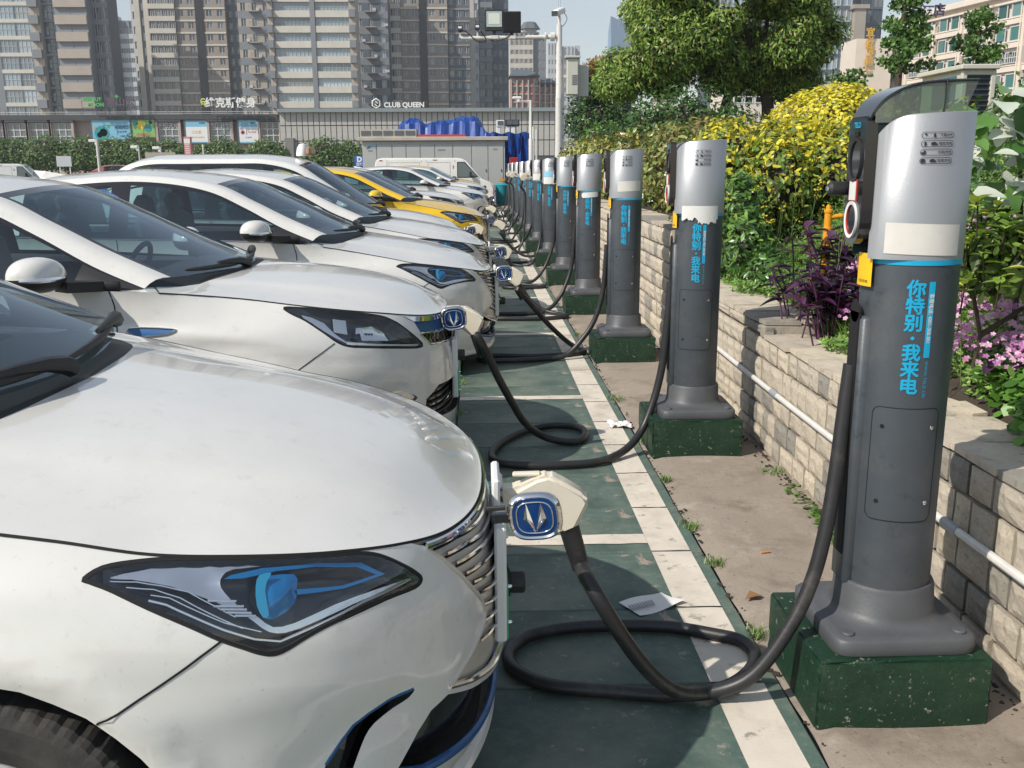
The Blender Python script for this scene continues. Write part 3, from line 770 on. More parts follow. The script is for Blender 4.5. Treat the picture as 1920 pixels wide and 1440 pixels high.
    def duo(nm, poly, m, off, par=root, cup=None):
        for sd in both: patch(nm, skirt, poly, m, sd, par, off, cup, grid=.03)
    if kind != 'B':
        gr = patch('grille', skirt, A_GRILLE, M_SATIN if kind == 'A' else M_PLAST, -1, root, -.016, grid=.03); patch('grille', skirt, A_GRILLE, M_SATIN if kind == 'A' else M_PLAST, 1, root, -.016, grid=.03)
        for sd in both:
            for l in A_SLATS:
                t = MB(); P, N_ = on(skirt, l, sd, -.006); t.tube(P, .0050, M_CHROME, 6); P, _ = on(skirt, [(a, b-.014) for a, b in l], sd, -.0155); t.tube(P, .0032, M_GAP, 5)
                t.build('slat', gr)
            t = MB(); P, _ = on(skirt, A_FRAME, sd, -.003); t.tube(P, [.0075*min(1, .15+i_/8) for i_ in range(len(P))], M_SATIN if kind == 'A' else M_CHROME, 8); P, _ = on(skirt, A_GLOW, sd, -.002); t.tube(P, .008, M_CHROME, 8)
            P, _ = on(skirt, [(0,.975),(.1,.978),(.15,.975)], sd, .0); t.tube(P, .008, M_CHROME, 8)
            t.build('grille_frame', gr)
        duo('lower_intake', A_LOW, M_BLK, -.05, cup=None); duo('intake_blade', smooth_poly(A_FOG, 3), M_BLK, -.03)
        for sd in both:
            t = MB(); P, _ = on(skirt, A_LOWE, sd, -.006); t.tube(P, .011, M_BLUE2, 8); P, _ = on(skirt, A_FOG[:6], sd, -.006); t.tube(P, .0075, M_BLUE2, 8); t.build('blue_trim', root)
    else:
        duo('grille_panel', B_BLUEP, M_BLUE2, -.012); duo('grille_chrome', B_CHROME, M_CHROME, .004); duo('honeycomb', B_HONEY, M_BLK, -.02)
        t = MB()
        for sd in both:
            P, _ = on(skirt, [(.1468,.879),(.0,.88)], sd, .0); t.tube(P, .007, M_CHROME, 8)
            P, _ = on(skirt, [(.15,.872),(.127,.80),(.0,.772)], sd, .0); t.tube(P, .006, M_CHROME, 8)
            for k in range(11):
                P, _ = on(skirt, [(.014*k-.0, .80), (.014*k+.007,.83), (.014*k, .865)], sd, -.016); t.tube(P, .003, M_PLAST, 4)
        t.build('grille_bars', root)
        duo('lower_intake', B_LOWG, M_BLK, -.04); duo('fog_lamp', smooth_poly(B_FOG, 3), M_LENS, 0); duo('fog_bowl', smooth_poly(B_FOG, 3), M_SILV, -.012)
        for sd in both:
            t = MB(); P, _ = on(skirt, B_LOWG[4:]+B_LOWG[:1], sd, -.004); t.tube(P, .007, M_CHROME, 8)
            for k in range(5): P, _ = on(skirt, [(0,.27+.05*k),(.13,.28+.045*k)], sd, -.03); t.tube(P, .006, M_PLAST, 6)
            t.build('intake_bars', root)
        for sd in both:
            bd = patch('fender_badge', skirt, smooth_poly(BADGE, 3), M_BLUE2, sd, root, .004)
            t = MB(); P, _ = on(skirt, smooth_poly(BADGE, 3), sd, .004, closed=True); t.tube(P, .004, M_CHROME, 6, closed=True); t.build('badge_frame', bd)
    # lower lip
    t = MB()
    for sd in both: P, _ = on(skirt, [(0,.0),(.1,.0),(.2,.0),(.3,.0),(.36,.0)], sd, .012); t.tube([p+Vector((0,0,.005)) for p in P], .022, paint, 8)
    t.build('front_lip', root)
    greenhouse(root, paint, gz, mpv)
    for sd in both: mirror(root, sd, paint)
    # plate board with its charging port and dust cap
    t = MB(); t.box((-.008, 0, .545), (.030, .45, .31), M_WPL, bev=.006); t.box((-.016, 0, .73), (.022, .17, .10), M_WPL, bev=.006); pb = t.build('plate_board', root)
    t = MB(); t.box((.009, 0, .47), (.004, .44, .14), M_GREENP); t.build('licence_plate', pb)
    t = MB()
    for y_, z_ in ((-.17,.52),(-.17,.42),(.17,.52),(.17,.42)): t.lathe([(.006,0),(.006,.008),(.003,.012)], M_CHROME, 8, c=(.010, y_, z_), axis='X')
    t.build('bolt', pb)
    return root
def car_at(root, off, c, dz=0., yaw=0.):
    root.location = (off, c, dz); root.rotation_euler = (0, 0, yaw)
# ================================================================ ground
BAY = 2.6; Y0 = 3.784
M_ASPH = mat('car_park_concrete', (.16,.155,.14), .9, var=.25, scale=1.5, bump=.002, bscale=60, dirt=[((.06,.06,.055), .9, .45, .7, .5)])
M_PAVE = mat('old_concrete', (.29,.245,.20), .92, var=.16, scale=2.2, bump=.0035, bscale=70, dirt=[((.12,.095,.07), 2.3, .50, .66, .6), ((.44,.39,.33), 4.0, .56, .66, .5), ((.05,.045,.04), 45, .62, .66, .7)])
M_GREEN = mat('green_floor_paint', (.075,.122,.102), .62, var=.25, scale=3, bump=.0018, bscale=55, dirt=[((.20,.215,.17), 1.7, .45, .63, .6), ((.36,.29,.23), 3.3, .585, .61, .85), ((.16,.19,.16), 30, .53, .60, .55), ((.020,.042,.034), .8, .50, .64, .65), ((.30,.26,.21), 17, .62, .64, .8)])
M_LINE = mat('worn_white_paint', (.64,.585,.50), .7, var=.10, scale=5, bump=.0012, bscale=80, dirt=[((.13,.14,.12), 14, .58, .64, .65), ((.38,.34,.28), 3, .48, .66, .6)])
M_BLOCK = mat('green_plinth_paint', (.0045,.030,.014), .5, var=.25, scale=4, bump=.004, bscale=38, dirt=[((.30,.28,.22), 34, .615, .635, .85), ((.014,.050,.026), 5, .48, .62, .6), ((.12,.115,.085), 9, .62, .67, .5), ((.22,.21,.17), 80, .64, .66, .7)])
M_DIRT = mat('soil', (.055,.042,.03), .95, var=.4, scale=12, bump=.01, bscale=50)
b = MB(); b.add([(-160,-30,-.03),(-.0,-30,-.03),(.0,400,-.03),(-160,400,-.03)], [(0,1,2,3)], M_ASPH); b.add([(0,-30,-.03),(160,-30,-.03),(160,400,-.03),(0,400,-.03)], [(0,1,2,3)], M_ASPH)
setp(b.build('ground'), kind='structure')
b = MB(); b.box((-22, 30, -.02), (34, 62, .03), M_ASPH); setp(b.build('car_park'), kind='structure')
pave = MB()
nx, ny = 10, 300
vs = []; fs = []
for j in range(ny+1):
    for i in range(nx+1):
        x = .925 + .68*i/nx; y = -1 + 46*j/ny
        vs.append((x + (random.uniform(-.006,.006) if i == 0 else 0), y, .004 + .006*math.sin(x*9+y*1.3)*math.sin(y*2.1) + (.004 if i else -.012)))
for j in range(ny):
    for i in range(nx): q = j*(nx+1)+i; fs.append((q, q+1, q+nx+2, q+nx+1))
pave.add(vs, fs, M_PAVE, True); setp(pave.build('pavement'), kind='structure')
lot = empty('green_parking_strip'); setp(lot, kind='structure')
bb = MB(); bb.box((-.2, 20, -.06), (2.3, 46, .05), M_GAP); bb.build('sub_base', lot)
def slab_mesh(w_, l_, seed):
    rnd = random.Random(seed); m = MB(); m.box((0,0,0), (w_, l_, .05), M_GREEN, bev=.006); me = m.mesh('slab'); return me
for col, (xa, xb) in enumerate(((-1.28,-.165), (-.155,.918))):
    mes = [slab_mesh(xb-xa, .512, k) for k in range(3)]
    for k in range(-5, 66):
        y = 2.655 + .52*k - .26
        if k > 45 and col == 0: continue
        o = link('slab', mes[k % 3], lot, ((xa+xb)/2, y, -.024 + random.uniform(-.0015,.0015)), (random.uniform(-.002,.002), random.uniform(-.001,.001), 0))
lines = empty('parking_lines'); setp(lines, kind='structure')
def strip(x0, x1, y0, y1, z=.0045, nm='line_piece'):
    m = MB(); n = max(2, int((x1-x0)/.04)); vs = []; fs = []
    # slightly ragged brushed edges
    for i in range(n+1):
        x = x0+(x1-x0)*i/n; vs += [(x, y0+random.uniform(-.003,.003), 0), (x, y1+random.uniform(-.003,.003), 0)]
    for i in range(n): fs.append((2*i, 2*i+2, 2*i+3, 2*i+1))
    m.add(vs, fs, M_LINE); return m.build(nm, lines, (0,0,z))
for k in range(-5, 66):
    y = 2.655 + .52*k; strip(.702, .866, y-.513, y-.007)
for k in range(-1, 12):
    y = Y0 + BAY*k
    strip(-.150, .701, y, y+.105); strip(-1.27, -.170, y, y+.105)
# soil along the wall base and joint, litter
b = MB()
for k in range(700):
    y = random.uniform(1.2, 16); x = 1.57 - abs(random.gauss(0, .025)); s_ = random.uniform(.004, .014)
    b.box((x, y, .012), (s_, s_*random.uniform(.6,1.6), s_*.7), M_DIRT, rz=random.uniform(0,3), bev=s_*.2)
for k in range(160):
    y = random.uniform(1.2, 16); x = .925 + random.gauss(0, .012); s_ = random.uniform(.005, .014)
    b.box((x, y, .010), (s_, s_*random.uniform(.6,2), s_*.5), M_DIRT, rz=random.uniform(0,3))
setp(b.build('soil_crumbs'), label='dark soil crumbs gathered along the wall foot and slab joint', cat='soil', kind='stuff')
# ---------------------------------------------------------------- stone wall
def mstone():
    m = mat('wall_stone', (.53,.48,.40), .85, var=.15, scale=9, bump=.006, bscale=26, dirt=[((.22,.20,.17), 4.5, .52, .66, .55), ((.28,.17,.10), 9, .60, .66, .5), ((.10,.09,.08), 28, .60, .66, .6)])
    nt = m.node_tree; N, L = nt.nodes, nt.links; b_ = N['Principled BSDF']
    oi = N.new('ShaderNodeObjectInfo'); rmp = N.new('ShaderNodeValToRGB'); L.new(oi.outputs['Random'], rmp.inputs[0])
    e = rmp.color_ramp.elements; e[0].position = 0; e[0].color = (.62,.62,.62,1); e[1].position = 1; e[1].color = (1.12,1.08,1.0,1)
    for p, c in ((.14,(.50,.53,.56,1)),(.20,(.95,.93,.9,1)),(.45,(1,.97,.92,1)),(.7,(.88,.86,.84,1))):
        x = e.new(p); x.color = c
    mx = N.new('ShaderNodeMix'); mx.data_type = 'RGBA'; mx.blend_type = 'MULTIPLY'; mx.inputs['Factor'].default_value = 1
    src = b_.inputs['Base Color'].links[0].from_socket; L.new(src, mx.inputs['A']); L.new(rmp.outputs[0], mx.inputs['B']); L.new(mx.outputs['Result'], b_.inputs['Base Color'])
    return m
M_STONE = mstone()
M_MORTAR = mat('mortar', (.045,.035,.027), .95, var=.3, scale=20, bump=.004, bscale=60)
def stone_mesh(seed):
    rnd = random.Random(seed); m = MB(); n = 4
    # face towards -X, 1 x 1 in Y, Z; x is depth
    vs = []; fs = []
    for i in range(n+1):
        for j in range(n+1):
            e = (i in (0, n)) or (j in (0, n)); y = i/n-.5; z = j/n-.5
            vs.append((-.5 + (.22 if e else rnd.uniform(-.10,.06)), y*(1) + rnd.uniform(-.012,.012), z + rnd.uniform(-.015,.015)))
    for i in range(n):
        for j in range(n): q = i*(n+1)+j; fs.append((q, q+1, q+n+2, q+n+1))
    ring = [i*(n+1) for i in range(n+1)] + [n*(n+1)+j for j in range(1, n+1)] + [i*(n+1)+n for i in range(n-1, -1, -1)] + [j for j in range(n-1, 0, -1)]
    b0 = len(vs)
    for r in ring: vs.append((.5, vs[r][1], vs[r][2]))
    K = len(ring)
    for k in range(K): fs.append((ring[k], ring[(k+1) % K], b0+(k+1) % K, b0+k))
    m.add(vs, fs, M_STONE); return m.mesh('stone')
SM = [stone_mesh(k) for k in range(9)]
def stone_run(parent, y0, y1, z0, z1, rnd, lim, lmin=.10, lmax=.22):
    y = y0 - rnd.uniform(0, .2); n = 0; extra = []
    while y < y1:
        l = min(rnd.uniform(lmin, lmax), y1-y+.001)
        if l < .04: break
        d = .05 + rnd.uniform(0, .012); a = (1.585+d/2-rnd.uniform(0,.007), y+l/2, (z0+z1)/2); s_ = (d, l-rnd.uniform(.010,.018), z1-z0-rnd.uniform(.011,.017))
        extra.append((a, s_, rnd.randrange(9))); y += l
    return extra
wall = empty('low_stone_wall', (1.6, 5, 0), 0, 'low cream stone retaining wall with flat coping beside the front charging pillars', 'wall')
wall2 = empty('tall_stone_wall', (1.6, 14, 0), 0, 'taller cream stone wall stretching behind the farther charging pillars', 'wall')
rnd = random.Random(3)
def put_stones(par, lst, lim=290):
    lst.sort(key=lambda t: t[0][1]); org = par.location
    for a, s_, k in lst[:lim]:
        o = link('stone', SM[k], par, Vector(a)-org); o.scale = s_; o.rotation_euler = (rnd.uniform(-.01,.01), 0, rnd.uniform(-.012,.012))
    if len(lst) > lim:
        m = MB()
        for a, s_, k in lst[lim:]: m.box(Vector(a)-org, s_, M_STONE, bev=.006)
        setp(m.build('far_stones', par), kind='stuff')
ls = []
CZ = [0,.115,.24,.365,.51,.628]
for i in range(5): ls += stone_run(wall, .9, 7.93, CZ[i], CZ[i+1], rnd, 0)
ls += stone_run(wall, 5.2, 7.93, .632, .70, rnd, 0, .25, .5)
put_stones(wall, ls)
ls = []
CZ2 = [0,.125,.255,.385,.515,.645,.775,.905,1.06]
for i in range(8): ls += stone_run(wall2, 7.95, 34, CZ2[i], CZ2[i+1], rnd, 0, .12, .36)
put_stones(wall2, ls)
m = MB(); m.box((.16, -.55, .31), (.27, 7.1, .615), M_MORTAR); m.box((.16, 1.60, .64), (.27, 2.60, .08), M_MORTAR); m.build('core', wall)
m = MB(); m.box((.16, 7, .525), (.27, 26.1, 1.05), M_MORTAR); m.build('core', wall2)
# end face of the taller wall
for i in range(5, 8):
    for x in (1.62, 1.78):
        o = link('stone', SM[(i*3+int(x*10)) % 9], wall2, Vector((x+.06, 7.945, (CZ2[i]+CZ2[i+1])/2))-wall2.location, (0, 0, R(90))); o.scale = (.05, .15, CZ2[i+1]-CZ2[i]-.01)
m = MB(); m.box((1.745-1.6, 5.235-5, .664), (.32, .07, .068), M_STONE, bev=.006); m.build('step_stone', wall)
# coping stones: flat irregular flags
def flag(parent, x0, x1, y0, y1, z, t, rnd):
    m = MB(); cx, cy = (x0+x1)/2, (y0+y1)/2; pts = []
    for (a, b_) in ((x0,y0),((x0+x1)/2,y0),(x1,y0),(x1,(y0+y1)/2),(x1,y1),((x0+x1)/2,y1),(x0,y1),(x0,(y0+y1)/2)):
        pts.append((a-cx+rnd.uniform(-.008,.008), b_-cy+rnd.uniform(-.010,.010)))
    m.prism(pts, -t/2, t/2, M_STONE); o = m.build('coping_stone', parent, Vector((cx, cy, z))-parent.location, (rnd.uniform(-.015,.015), rnd.uniform(-.01,.02), 0)); return o
y = .95
while y < 7.9:
    l = rnd.uniform(.16, .46); top = .640 if y < 5.2 else .71
    if y < 5.2 and y+l > 5.12: l = 5.2-y
    sp = rnd.choice((1, 1, 2)); xm = 1.59 if sp == 1 else rnd.uniform(1.70, 1.82)
    t = rnd.uniform(.016, .03)
    if sp == 2: flag(wall, 1.588, xm-.004, y, min(y+l, 7.9)-.008, top, t, rnd); flag(wall, xm+.004, 1.93+rnd.uniform(-.04,.05), y, min(y+l, 7.9)-.008, top+rnd.uniform(-.004,.01), t, rnd)
    else: flag(wall, 1.588+rnd.uniform(-.006,.01), 1.93+rnd.uniform(-.06,.05), y, min(y+l, 7.9)-.008, top, t, rnd)
    y += l
y = 7.95
while y < 26:
    l = rnd.uniform(.2, .5); flag(wall2, 1.585, 1.93, y, y+l-.008, 1.075, .028, rnd); y += l
# rubble backing under the coping so that the bed is closed
m = MB(); m.box((.30, -.55, .30), (.08, 7.1, .60), M_MORTAR); m.build('rubble_core', wall)
M_PVC = mat('pvc_white', (.62,.61,.58), .45, var=.12, scale=12, dirt=[((.28,.25,.2), 9, .58, .7, .6)])
M_PVCG = mat('pvc_grey', (.30,.32,.35), .4)
pipe = empty('wall_pipe', (1.57, 2, .39), 0, 'thin white plastic conduit clipped along the low stone wall', 'pipe')
m = MB(); m.tube([(0, y-2, .012*math.sin(y*1.1)-.0) for y in [0.6+.5*k for k in range(16)]], .0145, M_PVC, 10); m.build('tube', pipe)
for y in (2.95, 4.9, 6.9): m = MB(); m.tube([(0, y-2-.05, .012*math.sin(y*1.1)), (0, y-2+.05, .012*math.sin(y*1.1))], .0185, M_PVCG, 10); m.build('coupling', pipe)
for y in (2.1, 3.6, 5.6, 7.6): m = MB(); m.box((.01, y-2, .012*math.sin(y*1.1)), (.03, .018, .05), M_PVCG, bev=.004); m.build('clip', pipe)
# ---------------------------------------------------------------- garden bed terrain
def terr(x, y):
    base = .655 if y < 7.6 else .655 + .39*min(1, (y-7.6)/.5)
    return base + .44*min(max(0, x-1.9), 1.9) - .02 if y < 7.6 else base + .16*min(max(0, x-1.9), 3)
vs = []; fs = []; nx, ny = 40, 90
for j in range(ny+1):
    for i in range(nx+1):
        x = 1.84 + 30*(i/nx)**2.2; y = .3 + 50*(j/ny)**1.5; vs.append((x, y, terr(x, y) + .02*math.sin(x*7+y*5)))
for j in range(ny):
    for i in range(nx): q = j*(nx+1)+i; fs.append((q, q+1, q+nx+2, q+nx+1))
m = MB(); m.add(vs, fs, M_DIRT, True); setp(m.build('garden_bed'), kind='structure')
# litter
M_PAPER = mat('paper', (.70,.70,.68), .7, var=.05)
m = MB(); n = 8; q = [(.495,3.218),(.67,3.305),(.735,3.199),(.556,3.109)]; vs = []; fs = []
for i in range(n+1):
    for j in range(n+1):
        u, v = i/n, j/n; x = (q[0][0]*(1-u)+q[1][0]*u)*(1-v)+(q[3][0]*(1-u)+q[2][0]*u)*v; y = (q[0][1]*(1-u)+q[1][1]*u)*(1-v)+(q[3][1]*(1-u)+q[2][1]*u)*v
        vs.append((x, y, .008 + .006*math.sin(u*5)*math.sin(v*4+1) + .02*max(0, u+v-1.6)))
for i in range(n):
    for j in range(n): a = i*(n+1)+j; fs.append((a, a+n+1, a+n+2, a+1))
m.add(vs, fs, M_PAPER, True); o = m.build('paper_sheet'); setp(o, 'white printed sheet of paper lying on the green floor near the first cable loop', 'paper')
m = MB()
for k in range(9): m.box((.53+.012*k*.9, 3.16+.005*k, .0155), (.008, .035, .0006), mat('grey_ink', (.35,.36,.38), .8), rz=.2)
m.build('print', o)
m = MB(); vs = []; fs = []
for i in range(9):
    for j in range(6):
        vs.append((.78+.14*i/8, 5.60+.10*j/5, .008+random.uniform(0,.028)))
for i in range(8):
    for j in range(5): a = i*6+j; fs.append((a, a+6, a+7, a+1))
m.add(vs, fs, mat('plastic_wrapper', (.75,.72,.72), .25), False); setp(m.build('crumpled_wrapper'), 'crumpled white wrapper on the white line beside the second pillar', 'litter')
m = MB(); m.tube([(1.145,3.63,.016),(1.185,3.642,.016)], .0045, mat('cigarette_filter', (.55,.22,.08), .8), 8); setp(m.build('cigarette_end'), 'orange cigarette end on the bare concrete in front of the second pillar', 'litter')
m = MB(); m.add([(.96,3.20,.02),(1.0,3.195,.034),(1.035,3.225,.018),(.99,3.25,.030)], [(0,1,2,3)], mat('dry_leaf', (.25,.14,.06), .8)); setp(m.build('dry_leaf'), 'curled brown dry leaf on the concrete beside the nearest green plinth', 'leaf')
# ================================================================ charging pillars
M_DGREY = mat('pillar_dark_grey', (.066,.078,.092), .42, .25, var=.10, scale=7, bump=.0006, bscale=160, dirt=[((.15,.145,.13), 3.2, .52, .68, .30), ((.03,.034,.04), 11, .58, .66, .5)])
M_FLG = mat('flange_grey', (.085,.090,.098), .5, .1, var=.15, scale=6, bump=.001, bscale=80, dirt=[((.22,.16,.10), 6, .60, .74, .5)])
M_ALU = mat('brushed_silver_paint', (.36,.37,.385), .42, .55, var=.05, scale=6, bump=.0004, bscale=120, dirt=[((.42,.41,.38), 3, .55, .8, .4)])
M_CYAN = mat('cyan_vinyl', (.005,.33,.56), .4)
M_INK = mat('black_ink', (.02,.02,.022), .5)
M_WST = mat('white_sticker', (.66,.66,.64), .5, var=.06, scale=15)
M_CRST = mat('cream_sticker', (.60,.58,.54), .5, var=.06, scale=15)
M_YST = mat('yellow_sticker', (.80,.47,.01), .45)
M_REDP = mat('red_plastic', (.45,.05,.03), .4)
M_VIS = glassmat('visor_plastic', (.30,.46,.36), .7, .08, 1.45, film=.22)
M_CABLE = mat('cable_rubber', (.020,.020,.022), .42, 0, var=.2, scale=25, bump=.0004, bscale=200, dirt=[((.13,.12,.105), 5, .56, .74, .5)])
M_GUN = mat('gun_cream', (.66,.61,.50), .42, var=.06, scale=12, dirt=[((.35,.27,.20), 8, .62, .75, .5)])
M_ARROW = mat('emblem_blue', (.002,.045,.20), .22, .3, coat=.8)
RC = .128
def cyl(u, z, off=0.): a = u/RC; return Vector(((RC+off)*math.sin(a), -(RC+off)*math.cos(a), z))
def shell(u, z, off=0.):
    a = u/RC; x, y = math.sin(a), math.cos(a); ro = RC+.004+off-.0045
    if x < 0: x, y = -abs(x)*(1+.20*x*x), math.copysign(abs(y)**.82, y)
    return Vector((ro*x, -ro*y*.985, z))
def bent(body, size, m, u0, zc, off=.0012, bold=0., thick=0., rot=0., sx=1., spacing=1., name='lettering', cyl=cyl):
    vs, fs = text_geo(body, size, bold, 'CENTER', spacing)
    bm = bmesh.new(); vv = [bm.verts.new((x*sx, y, 0)) for x, y, z in vs]; bm.verts.ensure_lookup_table()
    for f in fs:
        try: bm.faces.new([vv[i] for i in f])
        except Exception: pass
    if thick:
        src = bm.faces[:]; 
        for q, (dx, dy) in enumerate(((1,0),(-1,0),(0,1),(0,-1))):
            g = bmesh.ops.duplicate(bm, geom=src+list({e for f in src for e in f.edges})+list({v for f in src for v in f.verts}))
            for v in g['geom']:
                if isinstance(v, bmesh.types.BMVert): v.co += Vector((dx*thick, dy*thick, (q+1)*.00004))
    if rot: bmesh.ops.rotate(bm, verts=bm.verts, cent=(0,0,0), matrix=Matrix.Rotation(rot, 3, 'Z'))
    xs = [v.co.x for v in bm.verts]
    if xs:
        x = min(xs)
        while x < max(xs):
            x += .008
            bmesh.ops.bisect_plane(bm, geom=bm.verts[:]+bm.edges[:]+bm.faces[:], plane_co=(x,0,0), plane_no=(1,0,0))
    for v in bm.verts: v.co = cyl(v.co.x+u0, v.co.y+zc, off+v.co.z)
    bm.normal_update(); me = bpy.data.meshes.new(name); bm.to_mesh(me); bm.free(); me.materials.append(m)
    return me
def curved_rect(mb, u0, u1, z0, z1, m, off, n=10, corner=0., ragged=0., seed=0, tilt=0., cyl=cyl):
    rnd = random.Random(seed); top = []; bot = []
    for i in range(n+1):
        t = i/n; u = u0+(u1-u0)*t; d = 0
        if corner:
            e = min((u-u0), (u1-u)); d = corner-math.sqrt(max(0, corner**2-(corner-min(e, corner))**2)) if e < corner else 0
        top.append(cyl(u, z1-d+tilt*t-(rnd.uniform(0,.35)*ragged*.2), off)); bot.append(cyl(u, z0+d+tilt*t+rnd.uniform(0,1)*ragged, off))
    mb.add(bot+top, [(i, i+1, n+1+i+1, n+1+i) for i in range(n)], m, True)
def outline_rect(mb, u0, u1, z0, z1, r, w_, m, off, n=6, cyl=cyl):
    pts = []
    for (cu, cz, a0) in ((u1-r, z1-r, 0), (u0+r, z1-r, 90), (u0+r, z0+r, 180), (u1-r, z0+r, 270)):
        for k in range(n+1): a = R(a0+90*k/n); pts.append((cu+r*math.cos(a), cz+r*math.sin(a)))
    P = []
    for i in range(len(pts)):
        a, b_ = pts[i], pts[(i+1) % len(pts)]; L_ = math.hypot(b_[0]-a[0], b_[1]-a[1]); k = max(1, int(L_/.015))
        for t in range(k): P.append((a[0]+(b_[0]-a[0])*t/k, a[1]+(b_[1]-a[1])*t/k))
    vs = []; fs = []; K = len(P)
    for i in range(K):
        a, b_ = P[i-1], P[(i+1) % K]; dx, dz = b_[0]-a[0], b_[1]-a[1]; L_ = math.hypot(dx, dz) or 1; nx_, nz_ = -dz/L_*w_/2, dx/L_*w_/2
        vs += [cyl(P[i][0]-nx_, P[i][1]-nz_, off), cyl(P[i][0]+nx_, P[i][1]+nz_, off)]
    for i in range(K): j = (i+1) % K; fs.append((2*i, 2*j, 2*j+1, 2*i+1))
    mb.add(vs, fs, m, True)
_tm = {}
def tmesh(key, *a, **k):
    if key not in _tm: _tm[key] = bent(*a, **k)
    return _tm[key]
def make_pillar(k):
    """origin on the plinth top, under the pillar axis; the socket face looks to -X"""
    t = empty('charging_pillar')
    z0 = .21
    # flange
    m = MB(); n = 40
    def sq(r, a, e):  # superellipse
        c, s_ = math.cos(a), math.sin(a); return (r*math.copysign(abs(c)**(2/e), c), r*math.copysign(abs(s_)**(2/e), s_))
    rings = [(.208, 0, 9), (.210, .004, 9), (.210, .040, 9), (.204, .048, 8.5), (.180, .0515, 6.5), (.160, .055, 4), (.150, .064, 2.7), (.1455, .082, 2.1), (.142, .155, 2), (.137, .165, 2), (.128, .166, 2)]
    vs = []; fs = []
    for r_, z, e in rings:
        for i in range(n): x, y = sq(r_, 2*math.pi*i/n, e); vs.append((x, y*.98, z))
    for j in range(len(rings)-1):
        for i in range(n): fs.append((j*n+i, j*n+(i+1) % n, (j+1)*n+(i+1) % n, (j+1)*n+i))
    m.add(vs, fs, M_FLG, True); fl = m.build('base_flange', t, autosm=50)
    for sx_ in (-1, 1):
        for sy_ in (-1, 1): c = MB(); c.lathe([(.019,0),(.019,.006),(.016,.009)], M_FLG, 16, c=(sx_*.162, sy_*.160, .049)); c.build('bolt_cap', fl)
    zb, zr = .165, 1.105      # body range in local z (world 0.375..1.315)
    m = MB(); m.lathe([(RC, zb), (RC, zr)], M_DGREY, 64, capt=True, capb=True)
    # cable channel on the socket side
    m.box((-.118, 0, .55), (.052, .10, .80), M_DGREY, bev=.010)
    m.build('column', t, autosm=50)
    m = MB(); m.box((-.1455, 0, .60), (.004, .062, .72), M_GAP); m.lathe([(.031,-.002),(.031,.002)], M_GAP, 20, c=(-.1455, 0, .96), axis='X'); m.build('cable_channel', t)
    m = MB(); m.lathe([(RC+.0025, zr-.006), (RC+.0025, zr+.008)], M_CYAN, 64, capt=False, capb=False); m.build('cyan_band', t)
    # silver shell: open cylinder with a wall, its top rim rounded at the socket side
    m = MB(); ro, ri = RC+.004, RC-.006; n = 96; vs = []; fs = []; a0 = R(20)
    for i in range(n+1):
        a = math.pi + a0 + (2*math.pi-2*a0)*i/n; ex = min(i, n-i)/n
        dz = .050*max(0, 1-ex/.13)**2.5; x, y = math.cos(a), math.sin(a); x, y = (-abs(x)*(1+.20*x*x), math.copysign(abs(y)**.82, y)) if x < 0 else (x, y)
        zt = 1.488 - dz + .006*(x+1)
        for r_, z in ((ro, zr+.008), (ro, zt-.003), (ro-.003, zt), (ri, zt-.001), (ri, zr+.03)): vs.append((r_*x, r_*y*.98, z))
    for i in range(n):
        for j in range(4): q = i*5+j; fs.append((q, q+5, q+6, q+1))
    m.add(vs, fs, M_ALU, True); m.lathe([(.0, 1.40), (ri, 1.405)], M_DGREY, 40, capb=False); m.build('silver_shell', t, autosm=60)
    # socket plate
    m = MB(); pts = []
    for i in range(13): a = R(180+180*i/12); pts.append((.060*math.cos(a), 1.208+.060*math.sin(a)))
    pts += [(.060, 1.475), (.045, 1.488), (-.045, 1.488), (-.060, 1.475)]
    T = Matrix(((0,0,1,0),(1,0,0,0),(0,1,0,0),(0,0,0,1)))
    m.prism(pts, -.176, -.146, M_BLK, T); pl = m.build('socket_plate', t, autosm=30)
    def ring(nm, z, ry, rz, mm, x0=-.178, inner=.7, mi=M_GAP):
        c = MB(); vs = []; fs = []; N_ = 28
        for r_, dx in ((1, .004), (1, -.004), (inner, -.002), (inner*.92, .02), (.0, .024)):
            for i in range(N_): a = 2*math.pi*i/N_; vs.append((x0+dx, ry*r_*math.cos(a), z+rz*r_*math.sin(a)))
        for j in range(4):
            for i in range(N_): fs.append((j*N_+i, j*N_+(i+1) % N_, (j+1)*N_+(i+1) % N_, (j+1)*N_+i))
        c.add(vs[:3*N_], [f for f in fs if max(f) < 3*N_], mm, True); c.add(vs[2*N_:], [tuple(i-2*N_ for i in f) for f in fs if min(f) >= 2*N_], mi, True)
        return c.build(nm, pl, autosm=40)
    ring('socket', 1.375, .042, .058, M_PLAST, inner=.86); ring('dock_socket', 1.215, .041, .050, M_WPL, inner=.82, mi=M_REDP)
    c = MB(); c.box((-.1775, 0, 1.295), (.003, .05, .058), M_REDP); c.box((-.179, .0, 1.293), (.002, .044, .050), M_WST); c.build('notice', pl)
    c = MB(); c.box((-.178, 0, 1.443), (.004, .022, .014), M_GAP, bev=.001); c.build('slot', pl)
    c = MB(); T2 = Matrix.Translation((-.1775, 0, 1.466)) @ Matrix(((0,0,-1,0),(-1,0,0,0),(0,1,0,0),(0,0,0,1)))
    text_flat('brand_mark', 'TELD', .020, M_CYAN, pl, T2, .0006)
    # lettering on the -Y side
    u = -.030; zs = 1.034; st = .0465
    L_ = lambda me, par=t, nm='lettering': link(nm, me, par)
    col = [('你', 0), ('特', 1), ('别', 2), ('•', 2.85), ('我', 3.75), ('来', 4.75), ('电', 5.75)]
    for ch, q in col: L_(tmesh('big'+ch, ch, .049 if ch != '•' else .03, M_CYAN, u-.004, zs-q*st, .0018, 0, .0017), nm='character')
